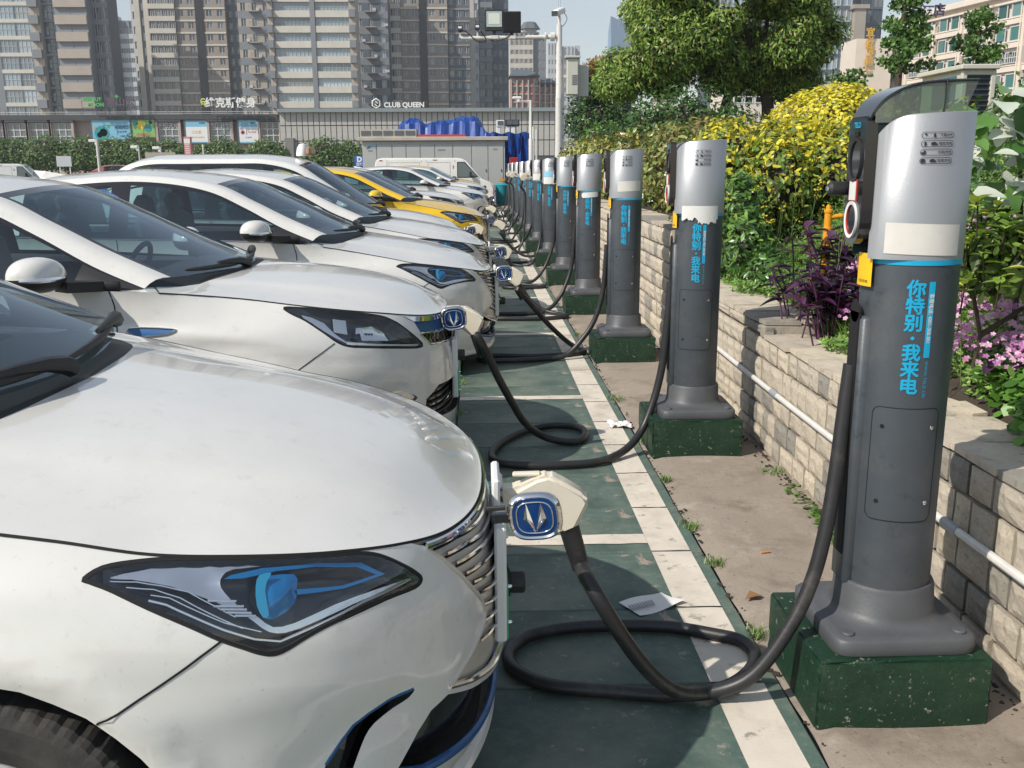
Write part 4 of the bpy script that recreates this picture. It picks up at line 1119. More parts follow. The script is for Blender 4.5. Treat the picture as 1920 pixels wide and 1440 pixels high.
    m = MB(); curved_rect(m, u+.028, u+.045, zs-.185, zs+.022, M_CYAN, .0012, 4); m.build('hotline_strip', t)
    hl = tmesh('hot', '客服电话: 4001-300-001', .0135, M_WST, u+.0365, zs-.078, .0022, 0, .0002, R(-90)); L_(hl)
    L_(tmesh('www', 'WWW.TELD.CN', .0125, M_CYAN, u+.038, zs-.245, .0012, 0, 0, R(-90), spacing=1.15))
    # pictogram pills
    for q, tx in enumerate(('下载APP', '插枪充电', '扫码充电', '结束充电')):
        zc = 1.436-.0215*q; m = MB(); outline_rect(m, -.053, .024, zc-.0075, zc+.0075, .0074, .0012, M_INK, .0068, cyl=shell)
        if q == 3: pass
        cc = (-.046, zc); pts = []
        for i in range(17):
            a = math.pi/2 - 2*math.pi*(q+1)/4*i/16; pts.append(shell(cc[0]+.0055*math.cos(a), cc[1]+.0055*math.sin(a), .0068))
        m.add([shell(cc[0], cc[1], .0068)]+pts, [(0, i+2, i+1) for i in range(16)], M_INK)
        if q in (1, 3):   # small car shape
            pr = [(a_-.045, b__) for a_, b__ in ((.014,-.003),(.030,-.003),(.030,.000),(.026,.0015),(.024,.0045),(.018,.0045),(.014,.001))]
            m.add([shell(a, zc+b_, .0068) for a, b_ in pr], [tuple(range(len(pr)))], M_INK)
        elif q == 0: m.add([shell(a, zc+b_, .0068) for a, b_ in ((-.026,-.005),(-.021,-.005),(-.021,.002),(-.0235,.006),(-.026,.002))], [(0,1,2,3,4)], M_INK)
        m.build('pictogram', t); L_(tmesh('p%d' % q, tx, .0085, M_INK, .004, zc, .0068, 0, .0001, cyl=shell))
    # service panel
    pn = empty('service_panel'); pn.parent = t
    m = MB(); u0, u1, z0_, z1_ = -.122, .066, .375, .705
    curved_rect(m, u0, u1, z0_, z1_, M_DGREY, .0016, 24, corner=.022); pm = m.build('panel_sheet', pn)
    m = MB(); outline_rect(m, u0, u1, z0_, z1_, .022, .0026, M_GAP, .0020); m.build('panel_gap', pn)
    for uu in (u0+.030, u1-.022):
        for zz in (z1_-.055, z0_+.055):
            c = MB(); p = cyl(uu, zz, .001); dr = Vector((p.x, p.y, 0)).normalized()
            c.lathe([(.0065,0),(.006,.0025),(.0035,.003),(.003,.001)], M_CHROME if uu > 0 else M_GAP, 12, c=p, rot=dr.to_track_quat('Z', 'Y').to_matrix()); c.build('screw', pn)
    # yellow notice on the edge near the channel (code left out)
    if k < 5:
        m = MB(); curved_rect(m, -.215, -.150, 1.035, 1.125, M_YST, .014, 5); ys = m.build('yellow_notice', t)
        L_(tmesh('yn', '扫码充电', .010, M_INK, -.182, 1.048, .015, 0), ys)
    return t, fl
def stickers(t, k):
    m = MB()
    if k == 0: curved_rect(m, -.115, .075, 1.130, 1.212, M_CRST, .0065, 24, tilt=-.006, cyl=shell)
    elif k == 1:
        curved_rect(m, -.110, .080, 1.075, 1.155, M_WST, .0060, 22, ragged=.02, seed=4, cyl=shell); curved_rect(m, -.03, .07, 1.055, 1.09, M_WST, .0062, 14, ragged=.018, seed=9, cyl=shell)
    elif k == 2: curved_rect(m, -.085, .105, 1.165, 1.245, M_CRST, .0055, 14, tilt=.006, cyl=shell)
    elif k == 3: curved_rect(m, -.10, .085, 1.035, 1.09, M_WST, .0045, 14, corner=.012, tilt=.012)
    elif k == 5:
        curved_rect(m, -.11, .08, 1.21, 1.29, mat('sky_sticker', (.25,.55,.75), .4), .0068, 20, cyl=shell); curved_rect(m, -.12, .11, 1.09, 1.205, M_WST, .0056, 14, ragged=.01, seed=2, cyl=shell)
    elif k > 5: curved_rect(m, -.13, .13, 1.12, 1.24, M_WST, .0056, 14, ragged=.012, seed=k, cyl=shell)
    if m.v:
        s_ = m.build('sticker', t)
PX = [1.203, 1.20, 1.195, 1.19, 1.185, 1.165, 1.145, 1.13, 1.115, 1.10, 1.08, 1.07]
PLAB = ['nearest grey and silver charging pillar with a tall dark visor and pale label', 'charging pillar with a torn white sticker hanging over its cyan band, second from the camera', 'charging pillar with a straight cream label above its cyan band',
        'charging pillar with a crooked white sticker below its cyan band', 'charging pillar with a clean silver top in front of the white lamp pole base', 'charging pillar with a sky blue and white sticker on its silver top',
        'charging pillar holding a cream charging connector beside the blue stickered pillar', 'charging pillar with a white wrapped top behind the first pillar holding a connector', 'charging pillar holding a cream connector, second one of those that do',
        'farther charging pillar showing a white top behind the docked connectors', 'charging pillar last but one in the row before the red cabinet', 'farthest charging pillar beside the red cabinet']
BLAB = ['nearest green painted concrete plinth with chipped edges', 'green concrete plinth under the pillar with the torn sticker', 'green concrete plinth under the pillar with the cream label', 'green concrete plinth under the pillar with the crooked sticker',
        'green concrete plinth under the clean silver topped pillar', 'green concrete plinth under the pillar with the sky blue sticker'] + ['green concrete plinth under the %s pillar of the far group' % w_ for w_ in ('first', 'second', 'third', 'fourth', 'fifth', 'last')]
def plinth(k):
    rnd = random.Random(k); bm = bmesh.new(); bmesh.ops.create_cube(bm, size=1)
    for v in bm.verts: v.co = Vector((v.co.x*.50, v.co.y*.465, v.co.z*.212))
    bmesh.ops.bevel(bm, geom=bm.edges[:], offset=.006, segments=2, affect='EDGES')
    bmesh.ops.subdivide_edges(bm, edges=[e for e in bm.edges if e.calc_length() > .1], cuts=9, use_grid_fill=True)
    for v in bm.verts:
        e = sum(1 for a, l in ((abs(v.co.x), .25), (abs(v.co.y), .2325), (abs(v.co.z), .106)) if a > l-.008)
        if e >= 2 and v.co.z > -.09: v.co += Vector((-v.co.x, -v.co.y, -v.co.z)).normalized()*rnd.choice((0,0,0,.004,.009))*rnd.random()
    me = bpy.data.meshes.new('plinth'); bm.to_mesh(me); bm.free(); me.materials.append(M_BLOCK)
    return me
PILLARS = []
for k in range(12):
    o = link('concrete_plinth', plinth(k % 3) if k < 6 else bpy.data.objects['concrete_plinth'].data, None, (PX[k]-.015, 2.622+BAY*k, .106))
    setp(o, BLAB[k], 'plinth', 'green plinths under the charging pillars')
    if k in (0, 1, 2, 6):
        t, fl = make_pillar(k); proto = t; protok = k
    else: t = copy_tree(PILLARS[2] if k < 5 else PILLARS[-1] if k > 6 else PILLARS[4])
    if k in (3, 4, 5, 7, 8, 9, 10, 11):
        for c in list(t.children):
            if c.name.startswith('sticker') or (k == 5 and c.name.startswith('yellow_notice')):
                for d in list(c.children): bpy.data.objects.remove(d)
                bpy.data.objects.remove(c)
    stickers(t, k)
    t.location = (PX[k], 2.622+BAY*k, .213); t.rotation_euler = (0, 0, R(random.uniform(-2,2)) if k else 0)
    if k == 0: t.rotation_euler = (0, R(0), 0)
    setp(t, PLAB[k], 'charging pillar', 'charging pillars along the wall'); PILLARS.append(t)
# visor of the first pillar
m = MB(); t = PILLARS[0]; arc = [(-.170,1.482),(-.158,1.508),(-.135,1.535),(-.10,1.556),(-.055,1.571),(.0,1.578),(.06,1.580),(.105,1.581)]
arc = [(p.x, p.z) for p in catmull([(a, 0, b_) for a, b_ in arc], 4)]
vs = []; fs = []
for i, (x, z) in enumerate(arc):
    w_ = .060+.015*min(1, i/10); vs += [(x, -w_, z), (x, w_, z), (x+.003, w_, z-.006), (x+.003, -w_, z-.006)]
for i in range(len(arc)-1):
    for j in range(4): a = i*4+j; c_ = i*4+(j+1) % 4; fs.append((a, c_, c_+4, a+4))
half = 14
m.add(vs[:4*(half+1)], [f for f in fs if max(f) < 4*(half+1)], M_BLK, True); m.add(vs, [f for f in fs if min(f) >= 4*half], M_VIS, True); vis = m.build('visor', t, autosm=50)
for sd in (-1, 1):
    m = MB(); P = [(x+.002, sd*(.058+.015*min(1, i/10)), z-.004) for i, (x, z) in enumerate(arc)]; bot = [(min(x, .065), sd*(.060+.015*min(1, i/10)), 1.47) for i, (x, z) in enumerate(arc)]
    K = len(P); m.add(P+bot, [(i, i+1, K+i+1, K+i) if sd > 0 else (i+1, i, K+i, K+i+1) for i in range(4, K-1)], M_VIS, False); m.build('visor_side', vis)
    m = MB(); m.tube(P[3:], .0035, M_BLK, 6); m.tube([(.02, sd*.076, 1.578), (.022, sd*.077, 1.53), (.018, sd*.077, 1.485)], .003, M_BLK, 6); m.build('visor_seal', vis)
m = MB(); m.lathe([(.016,0),(.020,.006),(.020,.045),(.014,.052)], M_PLAST, 20, c=(-.175, .055, 1.298), axis='X', rot=Matrix.Rotation(math.pi, 3, 'Z')); m.lathe([(.008,0),(.007,.004)], M_CHROME, 14, c=(-.228, .055, 1.298), axis='X', rot=Matrix.Rotation(math.pi, 3, 'Z')); m.build('lock_knob', t)
# ================================================================ cables with connectors
def gun(parent, p, d, roll=0., s_=1.):
    """connector body; p the tip on the port, d its pointing direction (from port outwards)"""
    d = Vector(d).normalized(); up = Vector((0,0,1)); r = d.cross(up).normalized(); u = r.cross(d)
    T = Matrix.Translation(p) @ Matrix((d, r, u)).transposed().to_4x4() @ Matrix.Rotation(roll, 4, 'X') @ Matrix.Scale(s_, 4)
    # side outline in (out, up), flattened block with a handle falling down
    pr = [(0,.034),(.05,.036),(.10,.062),(.135,.070),(.165,.055),(.230,.012),(.242,-.010),(.205,-.085),(.170,-.100),(.120,-.055),(.085,-.034),(.05,-.030),(0,-.030)]
    bm = bmesh.new(); f0 = [bm.verts.new((x, -.034, z)) for x, z in pr]; f1 = [bm.verts.new((x, .034, z)) for x, z in pr]; n = len(pr)
    bm.faces.new(f0); bm.faces.new(f1[::-1])
    for i in range(n): bm.faces.new((f0[(i+1) % n], f0[i], f1[i], f1[(i+1) % n]))
    bmesh.ops.recalc_face_normals(bm, faces=bm.faces); bmesh.ops.bevel(bm, geom=bm.edges[:], offset=.011, segments=3, affect='EDGES')
    for f_ in bm.faces: f_.smooth = True
    bm.transform(T); me = bpy.data.meshes.new('connector'); bm.to_mesh(me); bm.free(); me.materials.append(M_GUN); me.set_sharp_from_angle(angle=R(38))
    g = link('connector', me, parent)
    m = MB(); m.box((.10, -.036, .012), (.055, .006, .030), M_SILV, bev=.003); m.box((.075, 0, .067), (.075, .022, .010), M_GUN, bev=.003)
    m.v = [tuple(T @ Vector(v)) for v in m.v]; m.build('latch', g)
    m = MB(); m.lathe([(.027,-.02),(.027,.025)], M_BLK, 20, axis='X', c=(0,0,0)); m.v = [tuple(T @ Vector(v)) for v in m.v]; m.build('plug', g)
    return T @ Vector((.187, 0, -.092)), (T.to_3x3() @ Vector((-.15 if False else .25, 0, -1))).normalized()
def cable(pts, label, gp=None, gd=None, r=.0215, groll=0., n=7, grp='charging cables', gs=1.):
    root = empty('charging_cable'); setp(root, label, 'charging cable', grp)
    P = [Vector(p) for p in pts]
    if gp is not None:
        tip, dr = gun(root, gp, gd, groll, gs); P = [tip - dr*.01, tip + dr*.10*gs] + P
        m = MB(); m.tube([tip-dr*.02, tip+dr*.05, tip+dr*.12], [r*1.35, r*1.3, r*1.15], M_CABLE, 12); m.build('strain_relief', root)
    Q = catmull(P, n); m = MB(); m.tube(Q, r, M_CABLE, 12); m.build('cable', root); return root
Z = .026
def flat(l, z=Z): return [(a, b_, z) for a, b_ in l]
cable([(.30,2.33,.46),(.42,2.38,.25),(.53,2.45,.11),(.64,2.53,.045)] + flat([(.77,2.617),(.864,2.742),(.863,2.865),(.779,2.924),(.61,2.989),(.352,3.001),(.165,2.952),(.08,2.846),(.093,2.726),(.196,2.627),(.387,2.582),(.557,2.555)]) + [(.70,2.535,.05),(.80,2.52,.115),(.90,2.53,.262),(.962,2.55,.40),(1.0,2.57,.56),(1.022,2.59,.70),(1.04,2.61,.86),(1.056,2.622,1.02)],
      'thick black cable of the nearest white car, coiled on the floor by the nearest pillar', (.045,2.44,.70), (1,-.05,.03))
cable([(-.02,5.0,.70),(.037,5.02,.585),(.093,5.05,.455),(.165,5.1,.31),(.24,5.18,.17),(.33,5.27,.07)] + flat([(.435,5.29),(.542,5.263),(.61,5.405),(.588,5.56),(.446,5.617),(.261,5.506),(.11,5.264),(.052,5.038),(.087,4.889),(.214,4.827),(.413,4.825),(.618,4.871)]) + [(.78,5.0,.045),(.893,5.12,.12),(.965,5.17,.27),(1.011,5.19,.45),(1.03,5.2,.60),(1.046,5.21,.78),(1.055,5.22,.95)],
      'black cable of the second white car, looped open in front of the second pillar', (-.22,5.08,.775), (1,-.05,.05))
cable([(.30,7.8,.60),(.40,7.9,.48),(.52,8.0,.33),(.66,8.15,.17),(.78,8.2,.06)] + flat([(.86,8.1),(.883,7.975),(.713,7.867),(.439,7.815),(.126,7.858),(-.009,7.797),(.013,7.661),(.254,7.646),(.50,7.69)]) + [(.70,7.75,.04),(.835,7.78,.16),(.944,7.8,.32),(1.007,7.81,.52),(1.03,7.82,.70),(1.045,7.82,.95)],
      'black cable of the third white car lying straight across before the third pillar', (.13,7.88,.70), (1,-.08,.03))
cable([(.30,10.4,.55),(.42,10.35,.35),(.55,10.3,.15),(.7,10.25,.05)] + flat([(.85,10.15),(.92,10.0),(.7,9.85),(.3,9.85),(.02,9.95),(.0,10.1),(.2,10.2),(.5,10.2)]) + [(.72,10.25,.05),(.86,10.33,.17),(.95,10.38,.34),(1.01,10.41,.55),(1.04,10.42,.95)],
      'black cable of the fourth white car running along the ground before the fourth pillar', (.12,10.45,.68), (1,-.08,.03))
cable([(-.02,13.0,.70),(.08,13.02,.50),(.2,13.0,.25),(.35,12.95,.08)] + flat([(.6,12.8),(.85,12.7),(.8,12.5),(.45,12.45),(.3,12.6),(.5,12.8)]) + [(.72,12.9,.06),(.86,12.97,.2),(.95,13.0,.38),(1.01,13.02,.6),(1.03,13.02,.95)],
      'black cable of the tall white people carrier reaching the fifth pillar', (-.17,13.05,.76), (1,-.08,.05))
cable([(.36,15.75,.50),(.5,15.7,.32),(.7,15.65,.17),(.9,15.62,.16),(1.0,15.7,.3),(.95,15.8,.1)] + flat([(.75,15.9),(.5,15.8),(.55,15.5),(.8,15.4)]) + [(.93,15.5,.2),(1.0,15.58,.5),(1.02,15.62,.95)],
      'black cable plugged into the yellow taxi', (.20,15.8,.66), (1,-.1,.0))
# far cables: sagging loops and connectors docked on the pillars
rr = random.Random(11)
FL = ['first', 'second', 'third', 'fourth', 'fifth', 'sixth']
for q, k in enumerate((6, 7, 8, 9, 10, 11)):
    y = 2.622+BAY*k; x1 = PX[k]-.145
    if k in (6, 8, 9):   # docked connector, cable hanging in front
        root = cable([(x1-.14,y-.03,1.10),(x1-.13,y-.05,.8),(x1-.15,y-.1,.5),(x1-.18,y-.15,.22),(x1-.26,y-.25,.04),(x1-.12,y-.4,Z),(x1-.3,y-.5,Z),(x1-.5,y-.2,Z),(x1-.25,y+.1,.1),(x1-.02,y-.02,.45),(x1+.0,y,.85)],
                     'black cable hanging from a cream connector docked on the %s pillar of the far group' % FL[q], (x1+.01,y-.02,1.39), (-1,-.15,.12), n=5)
    else:
        xs = rr.uniform(.1,.3)
        cable([(xs+.15,y,.5),(xs+.3,y+.1,.2),(xs+.4,y,.05)] + flat([(xs+.6,y-.3),(xs+.3,y-.6),(xs+.0,y-.4),(xs+.25,y-.1),(xs+.5,y+.1)]) + [(x1-.2,y+.05,.15),(x1-.06,y,.4),(x1,y,.9)],
              'black cable trailing from a far car to the %s pillar of the far group' % FL[q], (xs-.05,y+.1,.7), (1,-.1,.0), n=5)
# ---------------------------------------------------------------- emblem flaps (belong to the cars)
_flap = {}
def flap(root, p, s_=1., yaw=0., dark=True):
    """round-cornered badge on its hinge arm, swung open; p is its centre in car coordinates, face towards -Y"""
    if 'm' not in _flap:
        def shape(r, e=3.0, n=44, ax=1.0, az=.92):
            o = []
            for i in range(n):
                a = 2*math.pi*i/n; c, s__ = math.cos(a), math.sin(a); o.append((r*ax*math.copysign(abs(c)**(2/e), c), r*az*math.copysign(abs(s__)**(2/e), s__)))
            return o
        TT = Matrix(((1,0,0,0),(0,0,1,0),(0,1,0,0),(0,0,0,1)))
        def loft(rs, m_):
            b_ = MB(); n = 44; vs = []; fs = []
            for r_, y in rs: vs += [(x, y, z) for x, z in shape(r_)]
            for j in range(len(rs)-1):
                for i in range(n): fs.append((j*n+i, j*n+(i+1) % n, (j+1)*n+(i+1) % n, (j+1)*n+i))
            b_.add(vs, fs, m_, True); b_.add([(x, rs[-1][1], z) for x, z in shape(rs[-1][0])], [tuple(range(n))[::-1]], m_); return b_
        rim = loft([(.062,.012),(.070,.010),(.072,.0),(.069,-.008),(.063,-.012),(.058,-.008),(.058,-.003)], M_CHROME); rim.f.pop(); rim.m.pop(); rim.sm.pop(); face = loft([(.060,-.004),(.059,-.0075)], M_ARROW)
        rim2 = MB(); rim2.tube([(x, -.0085, z) for x, z in shape(.047)], .0022, M_CHROME, 6, closed=True)
        v = MB()   # the V mark: two faceted wings
        for sg in (-1, 1):
            a, b_, c_, d_, e_ = (0,-.0085,-.043), (sg*.030,-.0085,-.004), (sg*.019,-.0085,.043), (sg*.005,-.0085,-.016), (sg*.018,-.020,-.002)
            for tri in ((a, b_, e_), (b_, c_, e_), (c_, d_, e_), (d_, a, e_)):
                v.add(tri, [(0,1,2)], M_CHROME)
        arm = MB(); arm.box((-.085, .006, .0), (.06, .016, .028), M_BLK, bev=.003); arm.box((-.10, .004, .028), (.05, .010, .012), M_PLAST, bev=.002)
        _flap['m'] = (rim.mesh('badge_rim', 40), face.mesh('badge_face', 40), rim2.mesh('badge_line'), v.mesh('badge_mark'), arm.mesh('hinge_arm'))
    rim, face, rim2, v, arm = _flap['m']
    o = link('badge_flap', rim, root, p, (R(4), R(-6), yaw)); o.scale = (s_,)*3
    link('badge_face', face, o); link('badge_line', rim2, o); link('badge_mark', v, o); link('hinge_arm', arm, o)
    return o
def dustcap(root, p):
    m = MB(); m.lathe([(.026,-.018),(.030,-.014),(.030,.018),(.024,.024)], M_PLAST, 8, axis='X'); m.lathe([(.036,-.022),(.036,-.016)], M_PLAST, 20, axis='X')
    m.tube(catmull([(-.02,.0,.03),(-.035,.0,.08),(-.03,.01,.13)], 5), .005, M_PLAST, 6); return m.build('dust_cap', root, p)
# ================================================================ parked cars
W1 = m_paint('pearl_white_paint', (.68,.675,.645)); W2 = m_paint('white_paint', (.70,.70,.675)); YEL = m_paint('taxi_yellow_paint', (.80,.50,.004))
CARG = 'electric cars parked nose to the chargers'
A1 = make_car('A', W1)
SHZ_A, HZ_A = list(SHZ), list(HZ)
SHZ[:] = [1.06,1.10,1.095,1.07,1.06,1.05,1.035,1.005,.985,.965,.94,.912,.89,.865,.84]
HZ[:] = [1.02,1.10,1.125,1.12,1.11,1.10,1.085,1.07,1.06,1.045,1.02,.99,.95,.908,.875,.835]
B1 = make_car('B', W1)
SHZ[:] = SHZ_A; HZ[:] = HZ_A
M1 = make_car('M', W2, gz=1.36, mpv=True)
T1 = make_car('A', YEL)
C3, C4, C8, C9 = copy_tree(A1), copy_tree(A1), copy_tree(A1), copy_tree(A1)
C7 = copy_tree(B1)
for o, off, c, dz, yaw, lab in ((A1, .05, 2.44, 0, 0, 'nearest white saloon with a blue lensed headlight, cut off by the left edge'), (B1, -.13, 5.1, 0, 0, 'white saloon with clear headlight and a blue badge on its front wing'),
        (C3, .14, 7.9, .0, R(.5), 'white saloon with blue lensed headlight just beyond the one with the wing badge'), (C4, .12, 10.45, .0, 0, 'white saloon between the third saloon and the tall people carrier'),
        (M1, -.18, 13.0, .0, 0, 'tall white people carrier with long side windows and slim headlight'), (T1, .16, 15.8, .03, 0, 'yellow taxi saloon with blue lensed headlight'),
        (C7, -.28, 20.9, .03, 0, 'white saloon directly behind the yellow taxi, its nose set back'), (C8, .30, 26.4, .05, 0, 'white saloon in front of the white van, with its whole side glass showing'),
        (C9, .34, 35.4, .05, 0, 'farthest white saloon, parked just before the white delivery van')):
    car_at(o, off, c, dz, yaw); setp(o, lab, 'car', CARG)
flap(A1, (.077,-.24,.737), .95, R(-8)); dustcap(A1, (.035,-.10,.50)); flap(B1, (-.01,-.25,.817), .97, R(3)); dustcap(B1, (.02,-.12,.60)); flap(C3, (.05,-.28,.745), .98, R(-4)); dustcap(C3, (.04,-.12,.50))
flap(C4, (.10,-.3,.69), .98, R(4)); flap(T1, (.03,-.3,.717), 1, R(20)); flap(M1, (.07,-.3,.75), 1, R(30)); flap(C8, (.05,-.3,.7), 1)
for c in A1.children:
    if c.name.startswith('mirror') and not c.name.startswith('mirror_t') and c.data.vertices[0].co.y > 0: c.location.x -= .16
# roof fins, taxi light on the people carrier
for c in (C3, C8):
    m = MB(); m.add([(-3.62,-.025,1.51),(-3.62,.025,1.51),(-3.40,0,1.53),(-3.68,0,1.572),(-3.58,-.012,1.565)], [(0,2,4),(1,3,2),(0,4,3),(2,3,4),(0,3,1)], W1); m.build('roof_fin', c)
m = MB(); m.lathe([(.0,0),(.09,.0),(.09,.03),(.078,.10),(.05,.15),(.0,.165)], M_WPL, 24, c=(-2.15, .1, 1.735), sy=1.9); m.box((-2.05,.1,1.80), (.06,.40,.10), mat('taxi_sign_amber', (.35,.20,.12), .3), bev=.02); m.build('roof_light', M1)
m = MB(); m.box((-1.96,.36,1.435), (.09,.10,.004), mat('sticker_yellow', (.55,.50,.10), .5), rot=Matrix.Rotation(R(-27), 3, 'Y').inverted()); m.box((-1.98,.49,1.44), (.09,.09,.004), mat('sticker_blue', (.05,.20,.55), .5), rot=Matrix.Rotation(R(-27), 3, 'Y').inverted()); m.build('windscreen_sticker', B1)
# thin bird dropping / leaf on the nearest bonnet
m = MB(); m.add([(-.66,-.03,.0),(-.648,-.022,.004),(-.66,-.01,.001),(-.672,-.02,.002)], [(0,1,2,3)], M_GAP); lf = m.build('leaf_scrap'); lf.location = (.05,2.30,.983); setp(lf, 'tiny dark leaf scrap lying on the nearest white bonnet', 'leaf')
# ---------------------------------------------------------------- cargo van
def make_van(paint):
    root = empty('cargo_van'); m = MB()
    prof = [(0,.35),(.02,.75),(-.10,.98),(-.42,1.08),(-.55,1.15),(-1.18,1.90),(-1.45,1.96),(-4.6,1.97),(-4.82,1.90),(-4.92,1.3),(-4.92,.40)]
    hw = .86; ins = {4: 0, 5: .13, 6: .17, 7: .17, 8: .14}
    P = [(x, z) for x, z in prof]; n = len(P); vs = []; fs = []
    rings = []
    for y, sc_ in ((-1, 1), (1, 1)):
        for i, (x, z) in enumerate(P):
            tum = max(0, (z-1.1))*.17
            vs.append((x, y*(hw-tum), z))
    fs.append(tuple(range(n))); fs.append(tuple(range(n, 2*n))[::-1])
    for i in range(n): fs.append((i, n+i, n+(i+1) % n, (i+1) % n))
    bm = bmesh.new(); V = [bm.verts.new(v) for v in vs]
    for f in fs: bm.faces.new([V[i] for i in f])
    bmesh.ops.recalc_face_normals(bm, faces=bm.faces); bmesh.ops.bevel(bm, geom=[e for e in bm.edges if e.calc_length() > .05], offset=.06, segments=3, affect='EDGES')
    me = bpy.data.meshes.new('body'); bm.to_mesh(me); bm.free(); me.materials.append(paint); me.polygons.foreach_set('use_smooth', [True]*len(me.polygons)); me.set_sharp_from_angle(angle=R(40)); link('body', me, root)
    def sidequad(nm, pts, mm, off=.006, side=-1, dep=0):
        b_ = MB(); b_.add([(x, side*(hw-max(0, z-1.1)*.17+off), z) for x, z in pts], [tuple(range(len(pts)))], mm); return b_.build(nm, root)
    for sd in (-1, 1):
        sidequad('window_frame', [(-.62,1.20),(-.80,1.16),(-1.50,1.16),(-1.50,1.80),(-1.18,1.80)], M_BLK, .004, sd); sidequad('door_glass', [(-.68,1.22),(-.84,1.20),(-1.46,1.20),(-1.46,1.76),(-1.20,1.76)], M_SGLASS if sd > 0 else mat('van_glass', (.10,.12,.11), .05, 0, coat=1), .007, sd)
        g = MB()
        def line(a, b_, w_=.012):
            ya, yb = [sd*(hw-max(0, z-1.1)*.17+.006) for _, z in (a, b_)]; g.bar((a[0], ya, a[1]), (b_[0], yb, b_[1]), w_, .004, M_GAP, up=(0,1,0))
        for x in (-1.58, -2.75, -2.95, -4.35): line((x, .45), (x, 1.86), .010)
        for x0, x1 in ((-1.78,-2.68), (-3.02,-4.28)): line((x0, 1.15), (x1, 1.15), .006); line((x0, 1.78), (x1, 1.78), .006); line((x0, 1.15), (x0, 1.78), .006); line((x1, 1.15), (x1, 1.78), .006)
        g.box((-1.45, sd*(hw+.012), 1.02), (.14,.02,.03), M_PLAST); g.build('panel_gaps', root)
        r_ = MB(); r_.box((-4.60, sd*.74, 1.87), (.12,.02,.03), M_REDP); r_.box((-2.4, sd*.735, 1.88), (.16,.02,.03), M_REDP); r_.box((-1.66, sd*(.795), 1.6), (.02,.02,.14), M_REDP); r_.build('reflector', root)
        h = MB(); h.box((-.055, sd*.66, .80), (.20,.26,.24), M_SILV, bev=.05); h.build('headlight', root)
        h = MB(); h.box((-.95, sd*1.0, 1.30), (.10,.20,.24), M_PLAST, bev=.03); h.bar((-.85, sd*.86, 1.22), (-.95, sd*.98, 1.24), .03, .03, M_PLAST); h.build('mirror', root)
    b_ = MB(); b_.add([(-.60,-.74,1.21),(-.60,.74,1.21),(-1.14,.66,1.86),(-1.14,-.66,1.86)], [(0,1,2,3)], M_GLASS); b_.v = [(x-.0+.03, y, z+.01) for x, y, z in b_.v]; b_.build('windscreen', root)
    b_ = MB(); b_.box((.0,0,.48), (.12,1.66,.24), paint, bev=.05); b_.box((.055,0,.60), (.02,1.0,.10), M_PLAST); b_.build('bumper', root)
    T = Matrix.Translation((-1.25, -hw-.008, .98)) @ Matrix.Rotation(R(90), 4, 'X')
    text_flat('lettering', '重庆市', .17, M_INK, root, T, .002, align='RIGHT'); text_flat('lettering', '核载2人 总质量2750kg', .075, mat('grey_ink', (.35,.36,.38), .8), root, Matrix.Translation((-.62, -hw-.008, .82)) @ Matrix.Rotation(R(90), 4, 'X'), 0, align='RIGHT')
    for x in (-.85, -3.9):
        for sd in (-1, 1): wheel(root, x, sd)
    return root
van = make_van(W2); car_at(van, .62, 40.6); setp(van, 'white cargo van with black lettering on its door, parked before the grey equipment cabin', 'van')
yv = copy_tree(T1); car_at(yv, .2, 38.2, .1); setp(yv, 'yellow taxi mostly hidden beyond the farthest white saloon', 'car', CARG)
# ================================================================ planting
def leafmat(name, trans=.30, rough=.42):
    if name in MATS: return MATS[name]
    m, nt, b = nmat(name); N, L = nt.nodes, nt.links
    a = N.new('ShaderNodeAttribute'); a.attribute_name = 'Col'; L.new(a.outputs['Color'], b.inputs['Base Color']); b.inputs['Roughness'].default_value = rough
    t = N.new('ShaderNodeBsdfTranslucent'); br = N.new('ShaderNodeVectorMath'); br.operation = 'SCALE'; br.inputs['Scale'].default_value = 1.3
    L.new(a.outputs['Color'], br.inputs[0]); L.new(br.outputs[0], t.inputs['Color'])
    mx = N.new('ShaderNodeMixShader'); mx.inputs[0].default_value = trans; L.new(b.outputs[0], mx.inputs[1]); L.new(t.outputs[0], mx.inputs[2])
    out = [n for n in N if n.type == 'OUTPUT_MATERIAL'][0]; L.new(mx.outputs[0], out.inputs['Surface']); return m
M_LEAF = leafmat('leaf'); M_LEAFG = leafmat('leaf_glossy', .15, .28)
M_BARK = mat('bark', (.06,.045,.032), .9, var=.3, scale=14, bump=.008, bscale=30)
M_TWIG_SHADE = mat('twig_and_shade_brown', (.035,.028,.02), .9, var=.3, scale=20)  # for twigs, and for the dark lumps painted as shade inside foliage
rg = np.random.default_rng(5)
